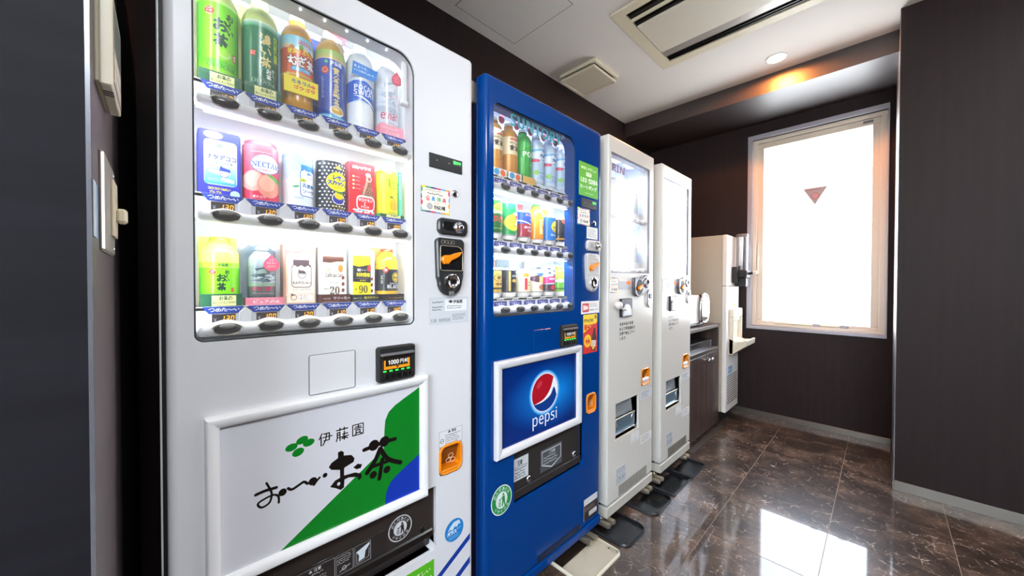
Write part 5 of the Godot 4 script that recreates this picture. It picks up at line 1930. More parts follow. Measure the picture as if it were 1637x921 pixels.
func keyhole(t: Node3D, x: float, y: float, r: float):
	var g := Geo.new()
	g.xf = Transform3D(Basis(Vector3.RIGHT, PI / 2), Vector3(x, y, 0))
	g.lathe([Vector2(r, -0.002), Vector2(r, 0.004), Vector2(r, 0.004), Vector2(r * 0.8, 0.0065), Vector2(0, 0.0065)], 20)
	var k := obj("door_lock", g, M.chrome, t)
	obj("keyway", bx(x - 0.001, x + 0.0015, y - r * 0.6, y + r * 0.5, 0.006, 0.0072), M.black, k)

# dispensing opening with a hinged clear flap
func bay(t: Node3D, x0: float, x1: float, y0: float, y1: float, dark: Material):
	var g := Geo.new()
	g.box(x0 - 0.003, x1 + 0.003, y0 - 0.003, y1 + 0.003, -0.075, -0.07)
	g.box(x0 - 0.003, x0, y0, y1, -0.07, -0.012)
	g.box(x1, x1 + 0.003, y0, y1, -0.07, -0.012)
	g.box(x0, x1, y0 - 0.003, y0, -0.07, -0.012)
	g.box(x0, x1, y1, y1 + 0.003, -0.07, -0.012)
	obj("dispensing_bay", g, dark, t)

func white_machine():
	var t := thing("vending_machine", "tall white vending machine lit from inside with a green and white tea panel", "vending machine")
	var w := 0.695
	var top := 1.838
	cabinet_box(t, -0.0059, w - 0.006, 0.06, top - 0.012, M.white)
	var g := Geo.new()
	var r := 0.014
	g.shell(0.003, w, 0.075, top, -0.058, 0.0, r)
	g.face(0.003 + r, w - r, 0.075 + r, top - r, 0.0, [
		{"x0": 0.041, "x1": 0.495, "y0": 1.035, "y1": 1.761, "r": [0.016, 0.016, 0.05, 0.03], "depth": 0.057},
		{"x0": 0.062, "x1": 0.56, "y0": 0.38, "y1": 0.565, "r": [0.014, 0.014, 0.002, 0.002], "depth": 0.057},
		{"x0": 0.571, "x1": 0.651, "y0": 0.585, "y1": 0.673, "r": 0.01, "depth": 0.03}])
	obj("door", g, M.white_panel, t)
	feet(t, [0.05, w - 0.05], M.galvanised, 0.08)
	# product window
	liner(t, 0.036, 0.512, 1.024, 1.8, -0.15, -0.0585, M.liner)
	var pane := Geo.new()
	pane.prism(Geo.rr(0.042, 0.494, 1.036, 1.76, [0.015, 0.015, 0.049, 0.029], 6), -0.0125, -0.0105)
	obj("glass_pane", pane, M.pane, t)
	window_gasket(t, Geo.rr(0.042, 0.494, 1.036, 1.76, [0.015, 0.015, 0.049, 0.029], 6), -0.007)
	led_strip(t, 0.06, 0.49, 1.768, -0.02, 0.26)
	unseen_side_strip(t, 0.0385, 1.06, 1.75, Vector3(0.8, 0, -0.6), 0.06)
	unseen_side_strip(t, 0.5075, 1.06, 1.75, Vector3(-0.8, 0, -0.6), 0.06)
	for k in 9:
		var dot := Geo.new()
		dot.ball(Vector3(0.075 + k * 0.05, 1.759, -0.022), Vector3(0.0022, 0.0022, 0.0022), 8)
		obj("light_bulb", dot, M.led, t)
	var bases := [1.55, 1.326, 1.098]
	var rails := [1.503, 1.279, 1.054]
	for k in 3:
		var sh := Geo.new()
		sh.box(0.04, 0.508, bases[k] - 0.006, bases[k], -0.148, -0.052)
		sh.box(0.044, 0.508, rails[k] - 0.004, bases[k] + 0.002, -0.056, -0.052)
		var shelf := obj("shelf", sh, mat("cfd0d4", 0.4), t)
		button_rail(t, 0.044, 0.504, rails[k], -0.02, 0.0917, 0.074, 6, 0.0128, 0.007, M.rail, mat("1d1817", 0.25), mat("8b8a86", 0.25))
		var prices: Array = [[160, 160, 160, 160, 160, 120], [130, 130, 130, 130, 120, 100], [130, 100, 120, 110, 110, 140]][k]
		for c in 6:
			var x := 0.0865 + 0.074 * c
			var tagp := PackedVector2Array([Vector2(x - 0.021, bases[k] - 0.0125), Vector2(x + 0.026, bases[k] - 0.0125), Vector2(x + 0.0365, bases[k] + 0.0015), Vector2(x - 0.0315, bases[k] + 0.0015)])
			obj("cold_tag", pz(tagp, -0.0525, -0.0505), M.cold, shelf)
			sheet("price_display", M.price[prices[c]], shelf, x - 0.016, x + 0.022, bases[k] - 0.0335, bases[k] - 0.014, -0.0515)
			var pil := PackedVector2Array([Vector2(x + 0.028, bases[k] - 0.034), Vector2(x + 0.0495, bases[k] - 0.034), Vector2(x + 0.0495, bases[k] - 0.012), Vector2(x + 0.04, bases[k] - 0.001), Vector2(x + 0.0375, bases[k] - 0.001), Vector2(x + 0.028, bases[k] - 0.012)])
			if c < 5:
				obj("divider", pz(pil, -0.0525, -0.048, 0.001), mat("d3d3d6", 0.4), shelf)
		if k < 2:
			led_strip(t, 0.06, 0.49, bases[k] - 0.064, -0.042, 0.055)
	var clip := Geo.new()
	clip.box(0.468, 0.482, 1.64, 1.75, -0.03, -0.018, 0.003)
	clip.box(0.462, 0.486, 1.632, 1.645, -0.034, -0.016, 0.003)
	obj("window_clip", clip, M.white, t)
	# controls on the right
	status_display(t, 0.538, 0.651, 1.476, 1.516)
	sheet("member_sticker", M.member, t, 0.512, 0.607, 1.348, 1.42, 0)
	keyhole(t, 0.6235, 1.4145, 0.0105)
	coin_units(t, 0.563, mat("3b3d3e", 0.3, 0.4), mat("17181a", 0.2))
	sheet("notice_plate", print_mat(art_notice()), t, 0.538, 0.674, 1.03, 1.1075, 0, 0.003)
	obj("blank_cover", pz(Geo.rr(0.2335, 0.3325, 0.897, 0.985, 0.004, 4), -0.001, 0.002, 0.001), mat("dcdcde", 0.3), t)
	var gap := []
	for p in Geo.rr(0.2325, 0.3335, 0.896, 0.986, 0.004, 4):
		gap.append(Vector3(p.x, p.y, 0.0004))
	gap.append(gap[0])
	var gg := Geo.new()
	gg.tube(gap, 0.0008, 5)
	obj("cover_gap", gg, M.grey, t)
	bill_slot(t, 0.384, 0.488, 0.896, 0.986)
	sheet("warning_sticker", print_mat(art_warning()), t, 0.569, 0.653, 0.67, 0.718, 0, 0.002)
	coin_return(t, 0.572, 0.65, 0.586, 0.672)
	round_sheet("glass_coat_sticker", print_mat(art_glass_coat()), t, Vector2(0.6235, 0.407), 0.0335, 0.033, 0)
	for q in [[0.369, 0.351, 0.298, 0.281], [0.296, 0.276, 0.224, 0.206]]:
		var st := PackedVector2Array([Vector2(0.56, q[3]), Vector2(0.682, q[1]), Vector2(0.682, q[0]), Vector2(0.56, q[2])])
		obj("stripe", pz(st, -0.0003, 0.0006), mat("0b3a9c", 0.3), t)
	# advertising panel and dispensing opening
	picture_frame(t, 0.054, 0.5265, 0.556, 0.8925, 0.0225, M.white, print_mat(art_tea_panel(), 0.2))
	bay(t, 0.062, 0.56, 0.38, 0.565, mat("191512", 0.3))
	var fl := Geo.new()
	fl.box(0.064, 0.558, 0.44, 0.562, -0.014, -0.011)
	var flap := obj("flap", fl, mat("332c29", 0.12), t)
	obj("flap_lip", bx(0.064, 0.558, 0.418, 0.442, -0.03, -0.006, 0.004), mat("1a1614", 0.2), flap)
	obj("sill", bx(0.064, 0.558, 0.381, 0.418, -0.06, -0.03, 0.003), mat("2a2422", 0.3), t)
	sheet("flap_label", print_mat(art_bay(), 0.3), flap, 0.2, 0.415, 0.445, 0.502, -0.0108)
	round_sheet("recycling_mark", print_mat(art_recycle("26211f", "cfcfd2")), flap, Vector2(0.455, 0.487), 0.034, 0.034, -0.0105)
	var knob := Geo.new()
	knob.ball(Vector3(0.522, 0.452, -0.01), Vector3(0.009, 0.011, 0.004))
	obj("flap_stud", knob, M.black, flap)
	sheet("eco_sticker", print_mat(art_eco(1)), t, 0.42, 0.553, 0.215, 0.357, 0)
	settle(t, Vector3(w / 2, 0, -0.35))

func blue_machine():
	var t := thing("vending_machine", "glossy deep blue vending machine with a round globe emblem on its blue panel", "vending machine")
	var x0 := 0.741
	var x1 := 1.43
	var top := 1.832
	cabinet_box(t, 0.733, 1.424, 0.06, top - 0.012, M.blue_panel)
	var g := Geo.new()
	var r := 0.02
	g.shell(x0, x1, 0.085, top, -0.056, 0.0, r)
	g.face(x0 + r, x1 - r, 0.085 + r, top - r, 0.0, [
		{"x0": 0.779, "x1": 1.226, "y0": 1.036, "y1": 1.745, "r": [0.014, 0.014, 0.04, 0.022], "depth": 0.055},
		{"x0": 0.875, "x1": 1.297, "y0": 0.372, "y1": 0.562, "r": [0.012, 0.012, 0.002, 0.002], "depth": 0.055},
		{"x0": 1.314, "x1": 1.386, "y0": 0.578, "y1": 0.666, "r": 0.01, "depth": 0.03}])
	obj("door", g, M.blue_panel, t)
	obj("hinge", bx(0.727, 0.742, 1.74, 1.812, -0.075, -0.05, 0.003), M.galvanised, t)
	obj("door_edge_strip", bx(x0 - 0.003, x0 + 0.001, 0.1, 1.82, -0.05, -0.036, 0.001), mat("0a2a6c", 0.2), t)
	var sk := Geo.new()
	sk.prism(PackedVector2Array([Vector2(x0 + 0.004, 0.058), Vector2(x1 - 0.003, 0.058), Vector2(x1 - 0.003, 0.092), Vector2(x0 + 0.004, 0.092)]), -0.06, 0.004, 0.004)
	obj("skirt", sk, M.blue_panel, t)
	var vent := Geo.new()
	vent.prism(Geo.rr(1.0, 1.272, 0.096, 0.124, [0.002, 0.002, 0.016, 0.002], 5), -0.001, 0.0008)
	var vo := obj("vent", vent, M.soft_black, t)
	for k in 3:
		obj("slat", bx(1.003, 1.262, 0.1 + k * 0.008, 0.1025 + k * 0.008, 0.0, 0.003, 0.0005), mat("0a2350", 0.3), vo)
	feet(t, [0.79, 1.345], M.galvanised, 0.07, 0.0185)
	liner(t, 0.774, 1.27, 1.026, 1.79, -0.15, -0.0565, M.liner_blue)
	var pane := Geo.new()
	pane.prism(Geo.rr(0.78, 1.225, 1.037, 1.744, [0.013, 0.013, 0.039, 0.021], 6), -0.0115, -0.0095)
	obj("glass_pane", pane, M.pane, t)
	window_gasket(t, Geo.rr(0.78, 1.225, 1.037, 1.744, [0.013, 0.013, 0.039, 0.021], 6), -0.006)
	unseen_side_strip(t, 0.7765, 1.06, 1.73, Vector3(0.8, 0, -0.6), 0.075)
	unseen_side_strip(t, 1.2665, 1.06, 1.73, Vector3(-0.8, 0, -0.6), 0.075)
	led_strip(t, 0.8, 1.22, 1.755, -0.02, 0.16, Color(0.88, 0.94, 1.0))
	var rails := [1.48, 1.262, 1.053]
	for k in 3:
		var y: float = rails[k]
		var sh := Geo.new()
		sh.box(0.778, 1.258, y + 0.036, y + 0.042, -0.148, -0.04)
		sh.prism(PackedVector2Array([Vector2(0.779, y - 0.004), Vector2(1.257, y - 0.004), Vector2(1.257, y + 0.042), Vector2(0.779, y + 0.042)]), -0.046, -0.04)
		var shelf := obj("shelf", sh, mat("dcd8d2", 0.4), t)
		button_rail(t, 0.782, 1.257, y, -0.018, 0.849, 0.0748, 6, 0.0135, 0.006, M.rail, mat("2c2d30", 0.15, 0.4), mat("76787c", 0.2))
		for c in 6:
			var x := 0.845 + 0.0748 * c
			sheet("cold_tag", M.cold_blue, shelf, x - 0.03, x + 0.03, y + 0.016, y + 0.032, -0.0395, 0.004, 0.0015)
			var pt := sheet("price_tag", M.tag120, shelf, x - 0.014, x + 0.014, y + 0.033, y + 0.0415, -0.0395)
		if k < 2:
			led_strip(t, 0.8, 1.22, y - 0.022, -0.042, 0.1, Color(0.88, 0.94, 1.0))
	obj("side_card", bx(0.7805, 0.7925, 1.545, 1.70, -0.03, -0.014, 0.001), mat("d9d6d0", 0.4), t)
	# lettering on the glass
	lettering(t, "SUNTORY", "glass_lettering", 0.872, 1.155, 1.7, 0.043, -0.018, mat("18a2b0", 0.4), true)
	sheet("green_sticker", print_mat(art_eco(0)), t, 1.252, 1.396, 1.522, 1.664, 0, 0.004)
	status_display(t, 1.269, 1.384, 1.472, 1.511)
	sheet("member_sticker", M.member, t, 1.242, 1.334, 1.397, 1.469, 0)
	keyhole(t, 1.364, 1.414, 0.012)
	sheet("metal_notice", print_mat(art_paper(0)), t, 1.31, 1.393, 1.343, 1.394, 0.001)
	coin_units(t, 1.303, mat("d3d2d0", 0.25, 0.3), mat("b7b4b2", 0.3, 0.2))
	sheet("white_sticker", print_mat(art_white_sticker()), t, 1.272, 1.409, 1.018, 1.072, 0)
	sheet("drink_poster", print_mat(art_tonic_poster()), t, 1.288, 1.395, 0.845, 1.014, 0, 0.004)
	obj("blank_cover", pz(Geo.rr(0.975, 1.071, 0.89, 0.976, 0.003, 4), -0.001, 0.0012, 0.0006), M.blue_panel, t)
	bill_slot(t, 1.125, 1.228, 0.896, 0.982)
	coin_return(t, 1.315, 1.385, 0.579, 0.665)
	picture_frame(t, 0.781, 1.259, 0.5625, 0.8895, 0.0275, mat("d6d6d8", 0.3), print_mat(art_cola_panel(), 0.15))
	bay(t, 0.875, 1.297, 0.372, 0.562, mat("1b1a1a", 0.3))
	var fl := Geo.new()
	fl.box(0.878, 1.294, 0.41, 0.558, -0.02, -0.017)
	var flap := obj("flap", fl, mat("3d3a39", 0.12, 0.3), t)
	obj("flap_lip", bx(0.878, 1.294, 0.374, 0.408, -0.045, -0.012, 0.004), mat("3a3634", 0.2, 0.3), flap)
	sheet("caution_label", print_mat(art_caution(false)), flap, 0.878, 0.965, 0.44, 0.52, -0.0168)
	sheet("clear_label", print_mat(art_caution(true)), flap, 1.035, 1.165, 0.42, 0.505, -0.0168)
	for x in [0.965, 1.245]:
		var knob := Geo.new()
		knob.ball(Vector3(x, 0.425, -0.015), Vector3(0.011, 0.014, 0.008))
		obj("flap_stud", knob, M.chrome, flap)
	round_sheet("recycling_mark", print_mat(art_recycle("128a44", "dfe8e2")), t, Vector2(0.8165, 0.416), 0.0475, 0.05, 0)
	sheet("rating_plate", print_mat(art_rating()), t, 1.298, 1.402, 0.117, 0.21, 0, 0.0, 0.002)
	settle(t, Vector3((x0 + x1) / 2, 0, -0.35))

# raised letters as one mesh: left, right, base line, cap height
func lettering(t: Node3D, words: String, called: String, x0: float, x1: float, y: float, high: float, z: float, m: Material, wide := false):
	var f := SystemFont.new()
	f.font_names = PackedStringArray(["Droid Sans"])
	f.font_weight = 700
	var tm := TextMesh.new()
	tm.font = f
	tm.font_size = 64
	tm.pixel_size = 0.01
	tm.depth = 0.02
	tm.text = words
	tm.horizontal_alignment = HORIZONTAL_ALIGNMENT_CENTER
	var box := tm.get_aabb()
	var o := put(tm, called, m, t)
	var sx := (x1 - x0) / box.size.x
	var sy := high / box.size.y
	o.scale = Vector3(sx, sy, 0.05)
	o.position = Vector3((x0 + x1) / 2 - box.get_center().x * sx, y - box.position.y * sy, z)

# slim beer machine; a is the left edge of its front, s stretches its width
func beer_machine(a: float, s: float, label: String, bolt: bool):
	var t := thing("vending_machine", label, "vending machine")
	var X := func(x: float) -> float: return a + (x - 1.487) * s
	var x0 := a
	var x1: float = X.call(1.962)
	var top := 1.846
	var g := Geo.new()
	cabinet_box(t, x0 + 0.002, x1 - 0.002, 0.05, top - 0.01, M.beige_side, -0.062, -0.62)
	var r := 0.009
	g.shell(x0, x1, 0.098, top, -0.05, 0.0, r)
	g.face(x0 + r, x1 - r, 0.098 + r, top - r, 0.0, [
		{"x0": X.call(1.51), "x1": X.call(1.912), "y0": 1.2, "y1": 1.768, "r": 0.003, "depth": 0.049},
		{"x0": X.call(1.561), "x1": X.call(1.799), "y0": 0.388, "y1": 0.567, "r": 0.002, "depth": 0.049},
		{"x0": X.call(1.821), "x1": X.call(1.919), "y0": 0.601, "y1": 0.691, "r": 0.01, "depth": 0.03}])
	obj("door", g, M.beige, t)
	obj("skirt", bx(x0, x1, 0.042, 0.09, -0.06, 0.001, 0.003), mat("c6c2b6", 0.3), t)
	feet(t, [x0 + 0.028, x1 - 0.035], M.galvanised, 0.055, 0.0185)
	liner(t, X.call(1.506), X.call(1.918), 1.19, 1.8, -0.14, -0.0495, mat("cfd6ea", 0.4))
	obj("window_rim", frame_xy(X.call(1.51), X.call(1.912), 1.2, 1.768, 0.005, -0.012, -0.004), mat("6f6a72", 0.3), t)
	obj("glass_pane", bx(X.call(1.512), X.call(1.91), 1.202, 1.766, -0.009, -0.007), M.pane, t)
	for k in 2:
		var ty: float = [1.79, 1.455][k]
		for q in [1.70, 1.84]:
			var e := Geo.new()
			e.xf.origin = Vector3(X.call(q), ty, -0.075)
			e.lathe([Vector2(0, -0.012), Vector2(0.024, -0.008), Vector2(0.028, 0.0)], 18)
			obj("lamp", e, lamp_mat(Color(0.92, 0.96, 1.0), 8.0), t)
			var l := SpotLight3D.new()
			l.name = "lamp_light"
			t.add_child(l, true)
			l.position = Vector3(X.call(q), ty - 0.016, -0.075)
			l.basis = Basis.looking_at(Vector3.DOWN, Vector3.BACK)
			l.spot_angle = 75
			l.light_color = Color(0.86, 0.92, 1.0)
			l.light_energy = 0.09
			l.light_size = 0.02
			l.spot_range = 5
			l.spot_attenuation = 2
			l.shadow_enabled = true
	for k in 2:
		var y: float = [1.478, 1.216][k]
		obj("shelf", bx(X.call(1.508), X.call(1.916), y + 0.03, y + 0.036, -0.138, -0.04), mat("e4e4e8", 0.4), t)
		obj("price_strip", bx(X.call(1.512), X.call(1.914), y + 0.018, y + 0.046, -0.04, -0.036), mat("e6e2dc", 0.4), t)
		button_rail(t, X.call(1.512), X.call(1.912), y, -0.014, X.call(1.56), 0.0735 * s, 5, 0.0125, 0.005, mat("d5cfd2", 0.25), mat("eceaec", 0.15), mat("f4f4f4", 0.15))
	lettering(t, "KIRIN", "glass_lettering", X.call(1.545), X.call(1.742), 1.716, 0.037, -0.06, mat("8c3a4e", 0.4))
	sheet("member_sticker", M.member, t, X.call(1.489 + 0.008), X.call(1.578), 1.104, 1.177, 0)
	var dp := obj("info_display", bx(X.call(1.583), X.call(1.7), 1.119, 1.16, -0.001, 0.002), mat("a9acb2", 0.25), t)
	obj("sold_lamp_display", bx(X.call(1.658), X.call(1.694), 1.145, 1.16, 0.001, 0.0028), lamp_mat(Color(1.0, 0.36, 0.12), 1.4), dp)
	# coin unit: a broad D standing on its point
	var cu := Geo.new()
	var d := PackedVector2Array()
	for p in [[1.713, 1.179], [1.709, 1.13], [1.716, 1.098], [1.738, 1.082], [1.77, 1.081], [1.81, 1.092], [1.85, 1.108], [1.876, 1.13], [1.886, 1.158], [1.88, 1.182], [1.862, 1.194], [1.835, 1.194], [1.81, 1.187], [1.8, 1.179]]:
		d.append(Vector2(X.call(p[0]), p[1]))
	cu.prism(d, -0.002, 0.018, 0.004)
	var c := obj("coin_unit", cu, mat("77777a", 0.2, 0.7), t)
	var hole := Geo.new()
	hole.prism(Geo.disc(Vector2(X.call(1.765), 1.13), 0.032 * s, 0.04, 24), 0.0182, 0.0192)
	obj("coin_window", hole, M.soft_black, c)
	var lv := Geo.new()
	lv.prism(PackedVector2Array([Vector2(X.call(1.738), 1.118), Vector2(X.call(1.755), 1.112), Vector2(X.call(1.775), 1.124), Vector2(X.call(1.795), 1.144), Vector2(X.call(1.765), 1.14), Vector2(X.call(1.742), 1.132)]), 0.019, 0.028, 0.003)
	obj("return_lever", lv, M.orange, c)
	var cs := Geo.new()
	cs.xf = Transform3D(Basis(Vector3.RIGHT, PI / 2), Vector3(X.call(1.842), 1.152, 0))
	cs.lathe([Vector2(0.027 * s, 0.016), Vector2(0.027 * s, 0.023), Vector2(0.024 * s, 0.025), Vector2(0.019 * s, 0.025), Vector2(0.019 * s, 0.025), Vector2(0.017 * s, 0.02), Vector2(0, 0.02)], 22)
	obj("coin_slot", cs, M.chrome, c)
	obj("slot_gap", bx(X.call(1.8395), X.call(1.8445), 1.138, 1.166, 0.0198, 0.0206), M.black, c)
	# bill opening with a white cover
	var bs := Geo.new()
	bs.prism(Geo.rr(X.call(1.592), X.call(1.7), 0.984, 1.075, 0.006, 5), -0.002, 0.012, 0.003)
	var b := obj("bill_acceptor", bs, mat("2c2c30", 0.3, 0.3), t)
	var cv := Geo.new()
	cv.prism(PackedVector2Array([Vector2(X.call(1.604), 0.988), Vector2(X.call(1.682), 0.99), Vector2(X.call(1.676), 1.022), Vector2(X.call(1.656), 1.046), Vector2(X.call(1.622), 1.048), Vector2(X.call(1.604), 1.03)]), 0.012, 0.02, 0.003)
	obj("bill_tongue", cv, mat("d4d6da", 0.2, 0.3), b)
	if bolt:
		var ball := Geo.new()
		ball.ball(Vector3(1.558, 1.045, 0.016), Vector3(0.023, 0.019, 0.018))
		var bb := obj("rubber_bumper", ball, mat("e3d8d6", 0.4), t)
		tag(bb, "white ball bumper beside the bill opening")
		var ch := Geo.new()
		ch.tube([Vector3(1.57, 1.034, 0.02), Vector3(1.585, 1.024, 0.024), Vector3(1.602, 1.028, 0.022), Vector3(1.618, 1.02, 0.022)], 0.004, 8)
		obj("cord", ch, mat("d8d0c4", 0.5), bb)
	var lk := Geo.new()
	lk.prism(Geo.rr(X.call(1.876), X.call(1.933), 1.02, 1.118, 0.026 * s, 7), -0.002, 0.01, 0.003)
	var lp := obj("lock_plate", lk, mat("b9b9bc", 0.2, 0.7), t)
	var lc := Geo.new()
	lc.xf = Transform3D(Basis(Vector3.RIGHT, PI / 2), Vector3(X.call(1.905), 1.082, 0))
	lc.lathe([Vector2(0.014, 0.008), Vector2(0.014, 0.014), Vector2(0.014, 0.014), Vector2(0, 0.014)], 16)
	obj("lock_cylinder", lc, mat("4a4a4e", 0.3, 0.6), lp)
	sheet("age_notice", M.age, t, X.call(1.588), X.call(1.757), 0.868, 0.962, 0, 0.0, 0.0006)
	coin_return(t, X.call(1.822), X.call(1.918), 0.602, 0.69)
	obj("tray", bx(X.call(1.832), X.call(1.908), 0.62, 0.64, -0.012, 0.004, 0.003), mat("e9e6e4", 0.3), t)
	sheet("contact_sticker", M.contact, t, X.call(1.818), X.call(1.95), 0.53, 0.57, 0)
	# dispensing opening
	var bx0: float = X.call(1.561)
	var bx1: float = X.call(1.799)
	bay(t, bx0, bx1, 0.388, 0.567, mat("66696e", 0.4))
	var fl := Geo.new()
	fl.box(bx0 + 0.003, bx1 - 0.012, 0.41, 0.475, -0.022, -0.018)
	var flap := obj("flap", fl, mat("5f7684", 0.2, 0.2), t)
	var up := Geo.new()
	up.prism(PackedVector2Array([Vector2(bx0 + 0.003, 0.478), Vector2(bx1 - 0.014, 0.478), Vector2(bx1 - 0.03, 0.545), Vector2(bx0 + 0.006, 0.556)]), -0.034, -0.03)
	obj("chute_door", up, mat("9aa0a4", 0.3, 0.2), t)
	obj("flap_edge", bx(bx0 + 0.002, bx1 - 0.004, 0.402, 0.409, -0.02, -0.01, 0.001), M.chrome, flap)
	obj("flap_hinge", bx(bx0 + 0.002, bx1 - 0.012, 0.474, 0.48, -0.022, -0.014, 0.001), M.galvanised, flap)
	for q in [0.03, 0.2]:
		var arch := Geo.new()
		var path := []
		for i in 9:
			var an := PI * i / 8
			path.append(Vector3(bx0 + q * s + cos(an) * 0.011, 0.44 + sin(an) * 0.03, -0.016))
		arch.tube(path, 0.0035, 8)
		obj("flap_handle", arch, M.chrome, flap)
	sheet("small_sticker", M.paper3, t, X.call(1.717), X.call(1.801), 0.328, 0.379, 0)
	sheet("contact_sticker", M.paper0, t, X.call(1.82), X.call(1.948), 0.291, 0.336, 0)
	sheet("worn_plate", M.paper2, t, X.call(1.57), X.call(1.66), 0.17, 0.247, 0.0)
	if bolt:
		for k in 22:
			var gx: float = X.call(1.596 + k * 0.0136)
			obj("vent_slot", bx(gx, gx + 0.0065, 0.106 + 0.0, 0.158, -0.0005, 0.0006), mat("554d44", 0.5), t)
	else:
		var grille := obj("vent_plate", bx(X.call(1.596), X.call(1.895), 0.104, 0.158, -0.0005, 0.0012), mat("8a8478", 0.5), t)
		for k in 20:
			var gx: float = X.call(1.599 + k * 0.0148)
			obj("vent_slot", bx(gx, gx + 0.006, 0.108, 0.154, 0.0008, 0.0018), mat("6a645a", 0.5), grille)
	settle(t, Vector3((x0 + x1) / 2, 0, -0.3))

func frame_xy(x0: float, x1: float, y0: float, y1: float, w: float, z0: float, z1: float) -> Geo:
	var g := Geo.new()
	g.box(x0, x1, y0, y0 + w, z0, z1)
	g.box(x0, x1, y1 - w, y1, z0, z1)
	g.box(x0, x0 + w, y0 + w, y1 - w, z0, z1)
	g.box(x1 - w, x1, y0 + w, y1 - w, z0, z1)
	return g


# ------------------------------------------------------------------ sample drinks
func pet(root: Node3D, r: float, high: float, body: Material, cap: Material, label_mat: Material, l0: float, l1: float, neck := 0.42):
	var g := Geo.new()
	g.lathe([Vector2(0, 0), Vector2(r * 0.86, 0), Vector2(r, high * 0.025), Vector2(r, l0 * 0.9), Vector2(r, l1), Vector2(r * 0.99, high * 0.765), Vector2(r * 0.93, high * 0.805), Vector2(r * 0.79, high * 0.85), Vector2(r * (neck + 0.12), high * 0.89), Vector2(r * neck, high * 0.915), Vector2(r * neck, high * 0.925), Vector2(r * (neck + 0.09), high * 0.928), Vector2(r * (neck + 0.09), high * 0.938), Vector2(r * neck, high * 0.941), Vector2(r * neck, high * 0.95)], 28)
	obj("body", g, body, root)
	var c := Geo.new()
	var rc := r * (neck + 0.05)
	c.lathe([Vector2(rc, high * 0.943), Vector2(rc, high * 0.99), Vector2(rc * 0.94, high), Vector2(0, high)], 24)
	obj("cap", c, cap, root)
	if label_mat:
		wrap_print(root, r * 1.015, l0, l1, label_mat)

func wrap_print(root: Node3D, r: float, y0: float, y1: float, m: Material, called := "label"):
	var g := Geo.new()
	var rows := []
	var us := []
	var a := PackedVector3Array()
	var b := PackedVector3Array()
	for j in 25:
		var t := -1.75 + 3.5 * j / 24
		us.append(sin(clampf(t, -PI / 2, PI / 2)) * 0.5 + 0.5)
		a.append(Vector3(r * sin(t), y0, r * cos(t)))
		b.append(Vector3(r * sin(t), y1, r * cos(t)))
	g.surf([a, b], us, [1.0, 0.0])
	obj(called, g, m, root)

func can(root: Node3D, r: float, high: float, art: Material, metal: Material, waist := 0.0):
	wrap_print(root, r, high * 0.035, high * 0.93, art, "print")
	var g := Geo.new()
	g.lathe([Vector2(0, 0.001), Vector2(r * 0.8, 0.0), Vector2(r * 0.995, high * 0.03), Vector2(r * 0.995, high * 0.93), Vector2(r * 0.995, high * 0.93), Vector2(r * 0.88, high * 0.985), Vector2(r * 0.9, high), Vector2(r * 0.84, high), Vector2(r * 0.82, high * 0.985), Vector2(0, high * 0.985)], 28)
	obj("body", g, metal, root)

func back_card(root: Node3D, w: float, high: float, m: Material, z := -0.036, x := 0.0):
	obj("back_card", bx(x - w / 2, x + w / 2, 0.002, high, z - 0.0015, z), m, root)

func foot_box(root: Node3D, kind: int, m: Material, high := 0.026, w := 0.068):
	var g := Geo.new()
	g.box(-w / 2, w / 2, 0, high, 0.035, 0.0368)
	g.box(-w / 2, -w / 2 + 0.0015, 0, high, 0.004, 0.035)
	g.box(w / 2 - 0.0015, w / 2, 0, high, 0.004, 0.035)
	var f := obj("foot_box", g, m, root)
	sheet("foot_print", M.foot[kind], f, -w / 2 + 0.0005, w / 2 - 0.0005, 0.0005, high - 0.0005, 0.0371)

func boxed(root: Node3D, w: float, high: float, deep: float, art: Material, side: Material, top_radius := 0.008):
	obj("body", pz(Geo.rr(-w / 2, w / 2, 0, high, [0.002, 0.002, top_radius, top_radius], 5), -deep / 2, deep / 2, 0.0012), side, root)
	sheet("print", art, root, -w / 2 + 0.0018, w / 2 - 0.0018, 0.0018, high - 0.0018, deep / 2, top_radius - 0.001)

